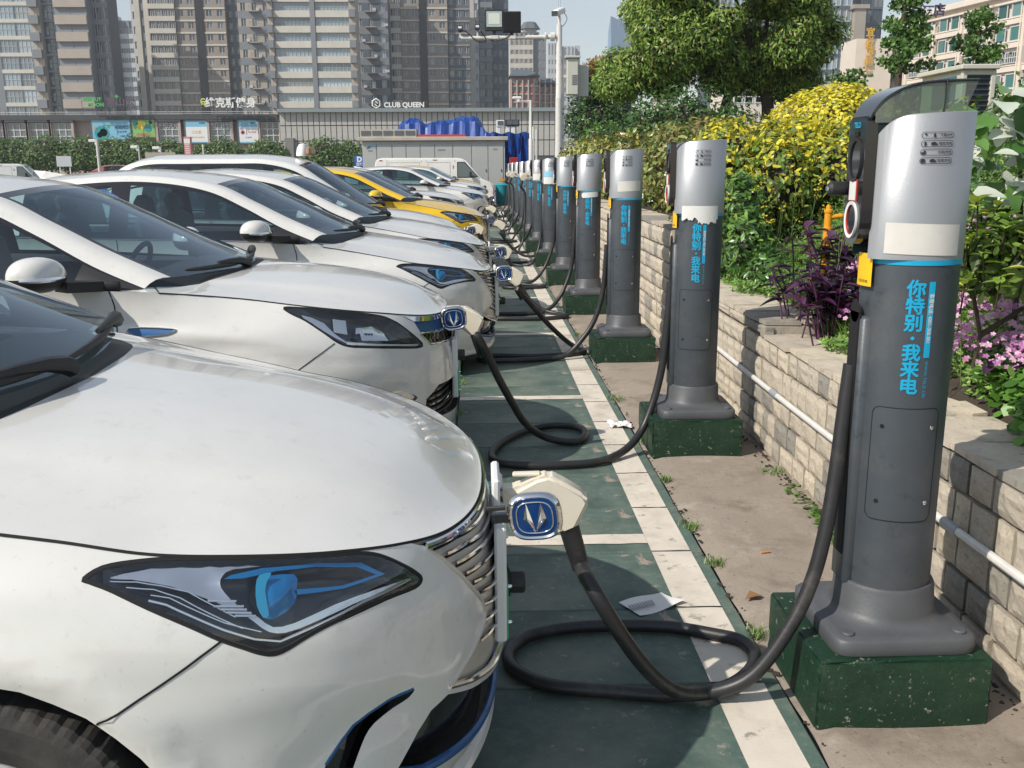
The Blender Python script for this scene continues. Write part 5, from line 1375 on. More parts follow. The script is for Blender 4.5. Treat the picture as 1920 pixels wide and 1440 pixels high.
def leaves(P, N, size, pal, wts=None, aspect=.5, sv=.35, up=.35, jit=.6, fold=.25, droop=0., vari=.18, broad=False):
    """leaf quads from points P with outward directions N -> V, F, C"""
    n = len(P); rnd = rg.normal(size=(n, 3)); d = N + rnd*jit + np.array([0,0,up]); d /= np.linalg.norm(d, axis=1, keepdims=True)   # leaf normal
    t = rg.normal(size=(n, 3)); t[:, 2] -= droop; t -= (t*d).sum(1, keepdims=True)*d; t /= np.maximum(np.linalg.norm(t, axis=1, keepdims=True), 1e-6)
    s = np.cross(d, t); L = size*(1+rg.uniform(-sv, sv, (n, 1))); W = L*aspect
    if broad:
        k = 6
        V = np.stack([P, P+t*L*.28+s*W*.42-d*W*fold*.2, P+t*L*.65+s*W*.44-d*W*fold*.3, P+t*L-d*L*.12, P+t*L*.65-s*W*.44-d*W*fold*.3, P+t*L*.28-s*W*.42-d*W*fold*.2], 1)
        F = np.array([[0,1,2,3],[0,3,4,5]]); 
        F = (F[None]+(np.arange(n)*k)[:, None, None]).reshape(-1, 4)
    else:
        k = 4
        V = np.stack([P, P+t*L*.5+s*W*.5-d*W*fold, P+t*L-d*L*.1, P+t*L*.5-s*W*.5-d*W*fold], 1)
        F = np.array([[0,1,2],[0,2,3]]); F = (F[None]+(np.arange(n)*k)[:, None, None]).reshape(-1, 3)
    pal = np.array(pal); c = pal[rg.choice(len(pal), n, p=wts)]*(1+rg.uniform(-vari, vari, (n, 1)))
    return V.reshape(-1, 3), F, np.repeat(c, k, 0)
def blob_points(ells, n, shell=(.72, 1.04), lump=.16, clip=None):
    """points near the surface of lumpy ellipsoids (cx,cy,cz,rx,ry,rz)"""
    E = np.array(ells, float); area = (E[:, 3]*E[:, 4]*E[:, 5])**(2/3); cnt = np.maximum((n*area/area.sum()).astype(int), 1); P = []; Nn = []
    for e, c in zip(E, cnt):
        u = rg.normal(size=(c, 3)); u /= np.linalg.norm(u, axis=1, keepdims=True)
        ph = rg.uniform(0, 6, 6); f = 1+lump*(np.sin(u[:, 0]*5+ph[0])*np.sin(u[:, 1]*5+ph[1])+.7*np.sin(u[:, 2]*7+ph[2])*np.sin(u[:, 0]*9+ph[3]))
        r = rg.uniform(shell[0], shell[1], c)**.8*f
        P.append(e[:3]+u*e[3:6]*r[:, None]); q = u/e[3:6]; Nn.append(q/np.linalg.norm(q, axis=1, keepdims=True))
    P = np.concatenate(P); Nn = np.concatenate(Nn)
    if clip is not None: k = clip(P); P, Nn = P[k], Nn[k]
    return P, Nn
def core(ells, parent, name='shade_core', k=.66, m=None):  # dark solid lumps added to stand in for the shade deep in foliage
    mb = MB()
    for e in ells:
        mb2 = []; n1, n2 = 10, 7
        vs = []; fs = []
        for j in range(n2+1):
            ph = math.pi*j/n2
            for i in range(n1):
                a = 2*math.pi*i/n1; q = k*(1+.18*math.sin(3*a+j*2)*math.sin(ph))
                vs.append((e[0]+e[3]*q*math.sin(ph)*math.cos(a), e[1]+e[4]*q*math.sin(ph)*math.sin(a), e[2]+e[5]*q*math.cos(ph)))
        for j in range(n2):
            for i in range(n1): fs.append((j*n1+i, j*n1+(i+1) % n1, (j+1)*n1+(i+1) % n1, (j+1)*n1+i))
        mb.add(vs, fs, m or M_TWIG_SHADE, True)
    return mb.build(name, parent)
def foliage(parent, name, ells, n, size, pal, mat_=None, zmix=None, stuff=True, clumps=0, cr=.12, **kw):
    P, Nn = blob_points(ells, n if not clumps else clumps, clip=kw.pop('clip', None), lump=kw.pop('lump', .16), shell=kw.pop('shell', (.72,1.04)))
    if clumps:
        per = max(1, n//len(P)); o = rg.normal(size=(len(P)*per, 3))*cr; P2 = np.repeat(P, per, 0)+o; N2 = np.repeat(Nn, per, 0)*.8+o/cr*.5; P, Nn = P2, N2
    V, F, C = leaves(P, Nn, size, pal, **kw)
    if zmix:
        k_ = len(V)//len(P); pr = np.clip((zmix[1]-P[:, 2])/(zmix[1]-zmix[0]), 0, 1); pick = rg.random(len(P)) < pr; p2 = np.array(zmix[2]); C[np.repeat(pick, k_)] = np.repeat(p2[rg.choice(len(p2), pick.sum())]*(1+rg.uniform(-.2, .2, (pick.sum(), 1))), k_, 0)
    o = link(name, npmesh(name, V, F, [mat_ or M_LEAF], smooth=False, col=C), parent)
    if stuff: setp(o, kind='stuff')
    return o
G_DK = [(0.041, 0.098, 0.023), (0.061, 0.14, 0.031), (0.088, 0.182, 0.039), (0.024, 0.056, 0.017)]
G_MID = [(0.084, 0.182, 0.031), (0.119, 0.238, 0.042), (0.154, 0.28, 0.056), (0.049, 0.112, 0.025)]
G_OL = [(0.143, 0.189, 0.042), (0.208, 0.257, 0.054), (0.299, 0.324, 0.09), (0.072, 0.101, 0.026), (0.247, 0.176, 0.072)]
YLW = [(0.632, 0.54, 0.033), (0.713, 0.644, 0.066), (0.483, 0.483, 0.044), (0.276, 0.322, 0.044), (0.115, 0.161, 0.033)]
def bush(name, label, ells, n, size, pal, cat='bush', parts=None, **kw):
    e0 = ells[0]; root = empty(name, (0,0,0)); setp(root, label, cat)
    foliage(root, 'foliage', ells, n, size, pal, **kw); core(ells, root)
    return root
# hedge right behind the pillars: dark olive leaves of good size
bush('olive_hedge', 'olive green hedge with large pale edged leaves standing behind the third and fourth pillars',
     [(2.35,9.5,1.45,.50,.9,.52),(2.3,10.9,1.5,.45,.9,.52),(2.45,12.4,1.5,.5,.9,.58),(2.75,9.0,1.45,.45,.7,.50),(2.28,8.8,1.35,.36,.55,.46),(2.7,11.2,1.7,.5,.9,.42)], 15000, .075, G_OL, broad=True, mat_=M_LEAFG, aspect=.46, lump=.1, jit=.8)
bush('yellow_hedge', 'yellow and green variegated hedge with a bright level top behind the second pillar',
     [(2.75,8.4,1.50,.42,.55,.48),(3.2,8.3,1.55,.45,.5,.46),(3.6,8.2,1.55,.45,.5,.45),(2.5,8.1,1.42,.30,.45,.42),(3.1,7.95,1.52,.6,.3,.30),(2.18,8.5,1.52,.34,.45,.46)], 15000, .060, YLW, wts=[.30,.24,.16,.16,.14], broad=True, aspect=.5, lump=.1, zmix=(1.25,2.0,G_OL[:3]+G_MID[:2]))
bush('yellow_dome_bush', 'rounded bright yellow bush rising behind the yellow hedge, left of the visor',
     [(3.75,10.2,1.62,.86,.75,.80),(3.2,10,1.5,.60,.5,.56),(4.3,10,1.45,.55,.5,.6)], 30000, .046, YLW, wts=[.38,.34,.15,.08,.05], broad=True, aspect=.62, lump=.02, shell=(.88,1.0), jit=.40)
bush('mixed_hedge', 'far green and yellowish hedge behind the middle pillars and the lamp pole',
     [(2.2,15,1.45,.5,1.1,.62),(2.25,17.2,1.5,.5,1.2,.60),(2.3,19.5,1.5,.5,1.2,.66),(2.3,22,1.5,.5,1.3,.66),(2.7,16,1.6,.5,1.2,.68),(2.9,13.8,1.55,.5,.9,.62)], 14000, .085, G_OL+[(.40,.36,.05)], broad=True, mat_=M_LEAFG)
bush('dark_round_shrub', 'dark green rounded shrub under the big tree with small leaves',
     [(3.35,15.5,2.0,.75,.8,.80),(2.75,15.8,1.9,.5,.7,.66),(3.95,15.3,1.9,.5,.7,.62)], 9000, .075, G_DK[:3]+[(.05,.12,.03)], clumps=700, cr=.09)
bush('small_light_shrub', 'small light green shrub at the foot of the dark autumn tinted tree', [(2.9,22.5,2.15,.55,.6,.40)], 1800, .08, G_MID)
bush('low_green_shrub', 'dense green shrub with paddle shaped leaves to the right of the second pillar',
     [(1.97,7.15,.95,.20,.42,.30),(2.05,7.7,1.15,.26,.4,.36),(2.0,6.6,.82,.14,.3,.2)], 4200, .062, G_MID+G_DK[:2], broad=True, aspect=.42, mat_=M_LEAFG)
bush('yellow_moss_clump', 'small yellowish tuft spilling over the tall wall beside the second pillar', [(1.85,8.15,1.12,.22,.3,.10)], 1400, .022, [(.30,.27,.05),(.22,.24,.05),(.40,.30,.05)], cat='plant')
def tree(name, label, trunk, ells, n, size, pal, tr=.16, cat='tree', **kw):
    root = empty(name); setp(root, label, cat); m = MB(); P = catmull(trunk, 5); K = len(P); m.tube(P, [tr*(1-.55*i/K) for i in range(K)], M_BARK, 10)
    top = Vector(trunk[-1]); k = 0
    for e in ells[:8]:
        c = Vector(e[:3]); st = Vector(trunk[-2]).lerp(top, random.random()); m.tube(catmull([st, st.lerp(c, .5)+Vector((0,0,.15)), c], 4), [tr*.45,tr*.35,tr*.28,tr*.22,tr*.17,tr*.13,tr*.09,tr*.06,tr*.04][:9], M_BARK, 6)
    m.build('trunk', root); cr = foliage(root, 'crown', ells, n, size, pal, **kw); core(ells, root, 'crown_shade_core', .62); return root
big = []
r5 = random.Random(21)
env = [(4.2,17.2,4.25,1.65,1.5,1.45),(3.15,17,3.55,.85,.9,.85),(5.25,17.1,3.75,.78,.9,.95),(2.8,17,2.95,.55,.6,.55)]   # lobes of the crown
for q, (cx, cy, cz, rx_, ry_, rz_) in enumerate(env):
    for k in range((52, 22, 22, 10)[q]):
        u = Vector((r5.gauss(0,1), r5.gauss(0,1)-.5, r5.gauss(0,1)+.1)).normalized(); t_ = r5.uniform(.78, .98)
        p = (cx+rx_*u.x*t_, cy+ry_*u.y*t_, cz+rz_*u.z*t_); h_ = r5.uniform(.26, .42)
        if p[2]-h_ < 2.35: continue
        big.append((*p, h_*1.15, h_*1.15, h_*.85))
tree('broad_leaved_tree', 'big broad leaved green tree with hanging leaf clusters in the middle of the garden', [(5.05,17,1.1),(5.02,17,1.9),(5.05,17.05,2.6),(4.8,17.1,3.4)], big, 120000, .085, [(.14,.25,.04),(.20,.33,.055),(.27,.39,.08),(.07,.14,.025),(.31,.33,.08)], shell=(.55,1.03), lump=.10, droop=1.1, aspect=.36, jit=.55)
m = MB(); m.tube(catmull([(4.4,17.6,1.2),(4.37,17.6,1.8),(4.42,17.6,2.5),(4.6,17.5,3.2)], 5), .09, M_BARK, 8); o = m.build('bare_trunk'); setp(o, 'thin second trunk beside the stem of the big tree', 'tree')
tree('autumn_tinted_tree', 'dark leaved tree with an orange brown top behind the equipment box', [(4.1,34,1.3),(4.1,34,2.4),(4.1,34,3.4)], [(4.0,34,3.1,.95,1,.95),(4.5,34,4.2,.8,.9,.8),(4.1,34,4.3,.65,.8,.65),(4.8,34,3.0,.8,.9,.9),(4.4,34,2.3,.9,.9,.7)], 12000, .14, G_DK+[(.05,.07,.03)], clumps=800, cr=.12, mat_=M_LEAFG)
foliage(bpy.data.objects['autumn_tinted_tree'], 'orange_tips', [(4.15,33.4,4.95,.42,.3,.24),(3.8,33.5,4.75,.3,.3,.2),(4.6,33.5,5.05,.35,.3,.18)], 700, .14, [(.42,.22,.05),(.32,.20,.05),(.20,.14,.04)])
# feathery ginkgo-like trees on the right
def gink(name, label, x, y, h0, h1, wd, n, lean=0.):
    root = empty(name); setp(root, label, 'tree'); m = MB(); m.tube([(x, y, h0), (x+lean*.5, y, (h0+h1)/2), (x+lean, y, h1)], [.06,.045,.015], M_BARK, 7); P = []; r6 = random.Random(int(x*10))
    for k in range(46):
        t = r6.random()**.9; z = h0+(h1-h0)*(.12+.86*t); a = r6.uniform(0, 6.28); l = wd*(1.05-.75*t)*r6.uniform(.5,1.1); b0 = Vector((x+lean*t, y, z)); b1 = b0+Vector((math.cos(a)*l, math.sin(a)*l, l*r6.uniform(.0,.45)))
        m.tube([b0, b0.lerp(b1, .5)+Vector((0,0,.04)), b1], [.012,.009,.004], M_BARK, 5)
        for q in range(int(n/46)): u = r6.uniform(.15,1.05); P.append(b0.lerp(b1, u)+Vector((r6.gauss(0,.05), r6.gauss(0,.05), r6.gauss(0,.045))))
    m.build('trunk', root); P = np.array([tuple(p) for p in P]); V, F, C = leaves(P, rg.normal(size=(len(P), 3))*.4, .065, [(.10,.20,.045),(.13,.25,.06),(.07,.15,.035),(.18,.30,.09)], aspect=.9, jit=.9)
    setp(link('crown', npmesh('crown', V, F, [M_LEAF], smooth=False, col=C), root), kind='stuff')
gink('feathery_tree', 'tall feathery light green tree in front of the cream hotel end wall', 6.45, 15.0, 1.1, 5.3, .62, 6400)
gink('feathery_tree', 'spreading feathery tree in front of the cream hotel windows', 7.9, 15.5, 1.2, 3.95, .80, 4200)
gink('feathery_tree', 'low feathery tree beside the white framed booth at the right edge', 7.0, 12.2, 1.2, 2.75, .75, 3000, .2)
gink('feathery_sapling', 'slight feathery sapling between the big tree and the tall feathery tree', 6.1, 16.2, 1.1, 3.1, .9, 1500)
gink('feathery_sapling', 'feathery sapling at the right frame edge above the white leaved plant', 7.3, 12.0, 1.1, 3.0, .6, 1500)
bush('right_shrubbery', 'dark green shrubbery with small yellow flowers behind the white leaved plant', [(4.4,8.2,1.35,.7,.6,.75),(5.2,8.3,1.45,.8,.6,.85),(6.2,8.6,1.6,.9,.7,.9),(3.9,8.3,1.3,.5,.5,.5),(5.1,10.6,1.55,1.0,.6,.75)], 9000, .07, G_DK[:3]+G_MID[:2], clumps=800, cr=.1)
# ---- ground cover on the sloping bed
def cover(n, x0, x1, y0, y1, size, pal, hmax, name, label, aspect=.5, wts=None, edge=None, broad=False, patchy=0., up=.7):
    x = rg.uniform(x0, x1, n); y = rg.uniform(y0, y1, n)
    if edge is not None: k = edge(x, y); x, y = x[k], y[k]
    z = np.array([max(terr(a, b), .668 if b < 7.5 else 0) for a, b in zip(x, y)]); hh = hmax*(.55+.45*np.sin(x*5.1+y*2.3)*np.sin(y*4.3-x*2))
    z = z + rg.uniform(.0, 1, len(x))**.6*hh
    P = np.stack([x, y, z], 1); N = np.stack([-.3+0*x, -.4+0*x, .8+0*x], 1)
    V, F, C = leaves(P, N, size, pal, wts, aspect=aspect, up=up, jit=.7, broad=broad)
    o = link(name, npmesh(name, V, F, [M_LEAF], smooth=False, col=C)); return setp(o, label, 'ground cover', kind='stuff')
spill = lambda x, y: x > 1.88-.10*np.sin(y*3.1)-.06*np.sin(y*11)
cover(70000, 1.74, 3.4, 2.2, 7.6, .030, [(.14,.27,.045),(.20,.35,.06),(.10,.20,.035),(.27,.42,.10)], .16, 'clover_cover', 'light green low clover like ground cover spilling over the low wall', edge=spill)
cover(46000, 1.95, 4.2, 4.2, 7.9, .045, [(.12,.23,.04),(.17,.30,.055),(.22,.35,.08),(.07,.14,.03)], .36, 'weedy_cover', 'taller weedy greenery on the slope below the yellow hedge', aspect=.22)
cover(9000, 1.8, 3.2, 2.0, 3.6, .045, [(.09,.21,.03),(.13,.28,.045),(.06,.14,.025)], .17, 'round_leaf_cover', 'round leaved green plants at the right end of the low wall', aspect=.9, broad=True, edge=lambda x, y: x > 1.86-.09*np.sin(y*5))
cover(16000, 3.2, 9, 3, 12, .09, G_MID+G_DK, .3, 'rear_cover', 'mixed greenery filling the rear of the garden bed')
cover(9000, 1.95, 9, 12, 34, .12, G_DK+G_MID, .25, 'far_cover', 'mixed greenery of the bed behind the far pillars')
# grass blades
def grass(n, x0, x1, y0, y1, h, name, label, pal=((.16,.27,.06),(.22,.33,.10),(.10,.19,.04)), zf=None, cl=None):
    x = rg.uniform(x0, x1, n); y = rg.uniform(y0, y1, n)
    if cl is not None: c = cl[rg.integers(0, len(cl), n)]; x = c[:, 0]+rg.normal(0, c[:, 2]); y = c[:, 1]+rg.normal(0, c[:, 2])
    z = np.array([(zf or terr)(a, b) for a, b in zip(x, y)]); P = np.stack([x, y, z], 1); a = rg.uniform(0, 6.28, n); hh = h*rg.uniform(.5, 1.2, n); ln = rg.uniform(.2, .8, n)
    D = np.stack([np.cos(a)*ln*hh, np.sin(a)*ln*hh, hh], 1); S = np.stack([-np.sin(a), np.cos(a), 0*a], 1)*(.0035 if h > .05 else .002)
    V = np.stack([P-S, P+S, P+D*.55+S*.8+[0,0,0], P+D*np.array([1,1,.85]), P+D*.55-S*.8], 1).reshape(-1, 3); F = (np.array([[0,1,2,4],[4,2,3,3]])[None]+(np.arange(n)*5)[:, None, None]).reshape(-1, 4)
    F = np.concatenate([(np.array([[0,1,2],[0,2,4],[4,2,3]])[None]+(np.arange(n)*5)[:, None, None]).reshape(-1, 3)])
    C = np.repeat(np.array(pal)[rg.choice(len(pal), n)], 5, 0); return setp(link(name, npmesh(name, V, F, [M_LEAF], smooth=False, col=C)), label, 'grass', kind='stuff')
grass(2600, 1.9, 2.8, 4.4, 6.6, .14, 'grass_tufts', 'thin grass blades among the clover by the low wall')
gz = lambda a, b: .004
cl = np.array([(.93,6.35,.03),(.93,3.95,.02),(.94,3.55,.018),(.93,2.95,.02),(.935,4.6,.015),(-.16,6.9,.03),(-.16,6.0,.04),(.94,5.3,.02),(1.53,4.7,.04),(1.55,3.9,.03),(.93,8.9,.03),(.94,11.5,.03),(1.5,6.1,.04)])
grass(900, 0, 1, 0, 1, .035, 'joint_weeds', 'small weeds growing in the joint between green floor and concrete', zf=gz, cl=cl)
P = np.concatenate([np.array([x, y, .012])+rg.normal(size=(170, 3))*[.030, .22, .008] for x, y in ((1.535,4.02),(1.54,3.75))]); P[:, 2] = np.abs(P[:, 2])+.006; P = P[P[:, 0] < 1.575]
V, F, C = leaves(P, np.tile([0,0,1.], (len(P), 1)), .026, G_MID, aspect=.9, jit=.5, broad=True); setp(link('creeping_weeds', npmesh('creeping_weeds', V, F, [M_LEAF], smooth=False, col=C)), 'creeping green weeds at the foot of the low wall', 'weeds', kind='stuff')
# pink wood-sorrel flowers: clusters of five-petalled blooms
def blooms(cl, n, size, pal, name, label, zadd=(.10,.2)):
    Ps = []
    for k in range(n):
        c = cl[k % len(cl)]; x = random.gauss(c[0], c[2]); y = random.gauss(c[1], c[2]*1.2); Ps.append((max(1.84, x), y, terr(x, y)+random.uniform(*zadd)+(c[3] if len(c) > 3 else 0)))
    V = []; F = []; C = []
    for p in Ps:
        ax = Vector((random.gauss(-.3,.3), random.gauss(-.6,.3), .7)).normalized(); u = ax.orthogonal().normalized(); v = ax.cross(u); s_ = size*random.uniform(.7,1.2); col = random.choice(pal)
        for q in range(5):
            a = q*1.2566; d = u*math.cos(a)+v*math.sin(a); e = u*math.cos(a+.55)+v*math.sin(a+.55); f = u*math.cos(a-.55)+v*math.sin(a-.55); b0 = len(V); pp = Vector(p)
            V += [pp, pp+e*s_*.7+ax*s_*.2, pp+d*s_+ax*s_*.15, pp+f*s_*.7+ax*s_*.2]; F += [(b0, b0+1, b0+2), (b0, b0+2, b0+3)]; C += [col]*4
    return setp(link(name, npmesh(name, [tuple(v) for v in V], F, [M_LEAF], smooth=False, col=np.array(C))), label, 'flowers', kind='stuff')
PINK = [(.62,.25,.50),(.72,.36,.60),(.50,.20,.45),(.78,.50,.66)]
blooms([(2.30,4.0,.10,.05),(2.15,3.7,.08),(2.5,4.6,.12,.05),(2.35,4.4,.14,.06),(2.1,3.45,.06),(2.6,5.2,.12,.08),(2.45,4.9,.1,.1),(2.2,4.2,.12,.06),(2.05,3.9,.08,.04)], 900, .015, PINK, 'pink_flowers', 'bright pink small flowers on the slope right of the nearest pillar')
blooms([(1.98,4.75,.05,.02),(2.05,5.1,.06,.05),(1.93,4.45,.04),(2.15,5.3,.05,.1)], 110, .014, PINK, 'pink_flowers', 'pink flowers among the purple leaves left of the nearest pillar')
# yellow mustard stalks
for g_, (cx, cy, sx_, cnt, zt, lab) in enumerate(((2.25,5.3,.16,16,1.86,'tall thin stalks with small yellow flowers just left of the nearest pillar'), (2.3,7.2,.35,24,1.50,'yellow flowering stalks below the yellow hedge'), (1.93,3.75,.08,4,1.83,'yellow flowers standing up behind the visor of the nearest pillar'))):
    root = empty('yellow_wildflower'); setp(root, lab, 'wildflower'); m = MB(); V = []; F = []; C = []
    for k in range(cnt):
        x = random.gauss(cx, sx_); y = random.gauss(cy, .2); z0_ = terr(x, y); zt_ = zt-random.uniform(0, .38)*(1 if k else 0); lx, ly = random.gauss(0,.05), random.gauss(0,.05)
        m.tube([(x, y, z0_), (x+lx*.4, y+ly, (z0_+zt_)/2), (x+lx, y+ly, zt_)], .0015, mat('green_stem', (.12,.17,.05), .7), 5)
        for q in range(9):
            p = Vector((x+lx, y+ly, zt_))+Vector((random.gauss(0,.018), random.gauss(0,.018), random.uniform(-.05,.008))); 
            u = Vector((random.gauss(0,1), random.gauss(0,1), random.gauss(0,1))).normalized(); v = u.orthogonal().normalized(); s_ = .009; b0 = len(V); V += [p-u*s_, p+v*s_, p+u*s_, p-v*s_]; F += [(b0,b0+1,b0+2),(b0,b0+2,b0+3)]; C += [random.choice([(.70,.55,.02),(.62,.50,.04),(.45,.42,.05)])]*4
    m.build('stem', root); setp(link('blossom', npmesh('blossom', [tuple(v) for v in V], F, [M_LEAF], smooth=False, col=np.array(C)), root), kind='stuff')
# single leaves as parts
_lm = {}
def leaf_mesh(key, col, w_, bend=.15, heart=False, mt=None, seg=6, fold=.12, serr=0.):
    if key in _lm: return _lm[key]
    V = []; F = []
    for i in range(seg+1):
        t = i/seg; ww = w_*(math.sin(math.pi*min(1, t**.75*1.0))**.8 if not heart else (math.sin(math.pi*t**.55)**.75)); ww = max(ww, .002 if 0 < i < seg else 0)
        z = -bend*t*t; sr = serr*(1 if i % 2 else -1)
        V += [(t, -ww-sr, z+fold*ww), (t, 0, z-.0), (t, ww+sr, z+fold*ww)]
    for i in range(seg):
        for j in range(2): q = i*3+j; F.append((q, q+3, q+4, q+1))
    me = npmesh(key, V, F, [mt or M_LEAFG], smooth=True, col=np.tile(col, (len(V), 1))); _lm[key] = me; return me
def leaf_at(root, me, p, d, up, s_, name='leaf'):
    d = Vector(d).normalized(); r = d.cross(Vector(up)); 
    if r.length < 1e-3: r = d.orthogonal()
    r.normalize(); u = r.cross(d); o = link(name, me, root); o.matrix_local = Matrix.Translation(p) @ Matrix((d, -r, u)).transposed().to_4x4() @ Matrix.Scale(s_, 4); return o
PUR = [(.055,.014,.050),(.032,.010,.032),(.10,.028,.08),(.020,.010,.022)]
def purple(label, c, n, spread, hgt, L_=.13):
    root = empty('purple_leaf_plant', c); setp(root, label, 'plant', 'purple heart plants in the bed'); r7 = random.Random(int(c[1]*100)); st = MB()
    k = 0
    while k < n:
        b0 = Vector((r7.gauss(0, spread), r7.gauss(0, spread*.8), 0)); h = hgt*r7.uniform(.35, 1); a = r7.uniform(0, 6.28); tip = b0+Vector((math.cos(a)*.10-.03, math.sin(a)*.08, h)); st.tube([b0+Vector((0,0,-.1)), b0.lerp(tip, .5)+Vector((0,0,.02)), tip], .005, mat('purple_stem', (.10,.03,.08), .6), 5)
        for q in range(5):
            t = .35+.65*q/4; p = b0.lerp(tip, t); aa = a+q*2.4+r7.uniform(-.4,.4); d = Vector((math.cos(aa), math.sin(aa), r7.uniform(-.15,.65))); i = r7.randrange(4)
            leaf_at(root, leaf_mesh('pur%d' % i, PUR[i], .20, .30, fold=.55), p, d, (0,0,1), L_*r7.uniform(.7,1.15)); k += 1
    st.build('stem', root)
purple('large clump of dark purple strap leaves just left of the nearest pillar', (2.04,5.15,.74), 300, .17, .30)
purple('purple leaves partly around the yellow standpipe', (2.20,5.75,.86), 90, .11, .36)
purple('small purple plant low in the pink flowers right of the nearest pillar', (2.08,3.42,.76), 34, .07, .14, .11)
purple('small purple plant at the right frame edge above the round leaved greenery', (2.22,3.25,.84), 30, .06, .14, .11)
# shrub with oval yellow-green leaves, right edge
root = empty('oval_leaf_shrub', (1.98,3.6,1.12)); root.scale = (1.08,)*3; setp(root, 'shrub with oval yellow green leaves between the nearest pillar and the right edge', 'shrub'); r8 = random.Random(5)
OV = [(.48,.60,.08),(.33,.48,.065),(.22,.35,.06),(.60,.65,.11),(.14,.23,.045)]; st = MB()
for k in range(66):
    b0 = Vector((r8.uniform(-.30,.42), r8.uniform(-.22,.16), r8.uniform(-.04,.26))); tip = b0+Vector((r8.gauss(0,.05), r8.gauss(-.03,.04), r8.uniform(.04,.10))); st.tube([b0-Vector((0,0,.05)), tip], .003, M_TWIG_SHADE, 5)
    for q in range(5):
        aa = q*1.3+r8.uniform(-.3,.3); d = Vector((math.cos(aa), math.sin(aa), r8.uniform(.0,.7))); i = r8.randrange(5); leaf_at(root, leaf_mesh('ov%d' % i, OV[i], .27, .12, fold=.35), b0.lerp(tip, .4+.6*q/4), d, (0,0,1), .062*r8.uniform(.7,1.25))
st.tube([(0,.1,-.45),(.03,.1,-.2),(-.05,.05,.0),(-.15,.02,.15)], [.009,.008,.007,.004], M_BARK, 7); st.tube([(.03,.1,-.2),(.12,.06,-.12),(.25,.0,.0)], [.012,.009,.006], M_BARK, 7); st.build('stem', root)
foliage(root, 'inner_leaves', [(.05,.05,.10,.33,.22,.17)], 2200, .05, [(.12,.20,.04),(.18,.28,.05),(.06,.10,.025)], broad=True, shell=(.2,.95))
# plant with white bracts
root = empty('white_bract_plant', (2.12,3.75,1.46)); setp(root, 'plant with big white and green serrated leaves at the right frame edge', 'plant'); r9 = random.Random(8); st = MB()
WC = leaf_mesh('white_bract', (.62,.66,.58), .40, .2, True, M_LEAF, 8, .18, .012); GC = [leaf_mesh('gr%d' % i, c, .38, .2, True, M_LEAFG, 8, .18, .012) for i, c in enumerate(((.09,.20,.04),(.13,.26,.06),(.05,.13,.03)))]
spots = [(1910,165,1),(1880,225,0),(1895,240,1),(1870,262,1),(1868,270,1),(1905,255,1),(1900,300,1),(1907,312,1),(1838,325,1),(1850,335,1),(1830,300,0),(1860,300,0),(1890,340,0),(1875,290,0),(1912,215,1),(1860,250,0),(1915,330,0),(1885,310,0)]
for k in range(120):
    x = r9.uniform(-.27,.30); y = r9.uniform(-.14,.16); z = r9.uniform(-.04,.40)+.15*max(0, x); wh = r9.random() < .30
    if z > .18+(x+.27)*1.3: continue
    d = Vector((r9.gauss(-.2,.6), r9.gauss(-.4,.4), r9.uniform(-.7,.1))); p = Vector((x, y, z)); leaf_at(root, WC if wh else r9.choice(GC), p, d, (0,-.5,1), r9.uniform(.085,.135)); st.tube([p+Vector((-.02,.09,-.07)), p+Vector((0,.04,-.01)), p], .002, mat('green_stem', (.12,.17,.05), .7), 5)
st.tube([(.12,.12,-.6),(.10,.10,-.2),(.05,.08,.1),(.08,.06,.3)], [.012,.010,.008,.004], M_BARK, 6); st.build('stem', root)
# yellow standpipe
root = empty('yellow_standpipe', (2.2,6.0,0)); setp(root, 'yellow painted standpipe with a side arm standing among the purple leaves', 'standpipe'); M_YP = mat('yellow_pipe_paint', (.70,.30,.01), .45, var=.15, scale=20)
m = MB(); m.lathe([(.025,.72),(.025,1.17),(.030,1.172),(.030,1.19),(.023,1.192),(.023,1.28),(.028,1.285),(.028,1.30),(.017,1.305),(.017,1.325),(.0,1.33)], M_YP, 20); m.build('riser', root)
m = MB(); m.tube([(0,0,1.255),(.10,-.01,1.265),(.20,-.02,1.25)], .016, M_YP, 12); m.tube([(.20,-.02,1.25),(.235,-.022,1.23)], .020, M_YP, 12); m.build('side_arm', root)
# old rusty hood with a dark window, behind the flower stalks
root = empty('rusty_hood', (3.42,8.0,1.50)); root.scale = (1.15,1.15,1.15); setp(root, 'weathered rusty brown curved hood half hidden behind the yellow hedge', 'hood'); m = MB(); M_RUST = mat('rusty_sheet', (.055,.028,.022), .8, var=.35, scale=8, bump=.003, bscale=40)
pr = [(-.40,.0),(-.36,.16),(-.22,.30),(0,.36),(.25,.38)]; T3 = Matrix(((1,0,0,0),(0,0,1,0),(0,1,0,0),(0,0,0,1)))
pts = pr+[(.25,.36),(0,.34),(-.21,.28),(-.345,.15),(-.385,0)]; m.prism(pts, -.25, .25, M_RUST, T3); m.build('shell', root); m = MB(); m.add([(-.37,-.2,.0),(.2,-.2,.0),(.2,-.2,.30),(-.2,-.2,.27),(-.33,-.2,.14)], [(0,1,2,3,4)], M_SGLASS); m.build('window', root)
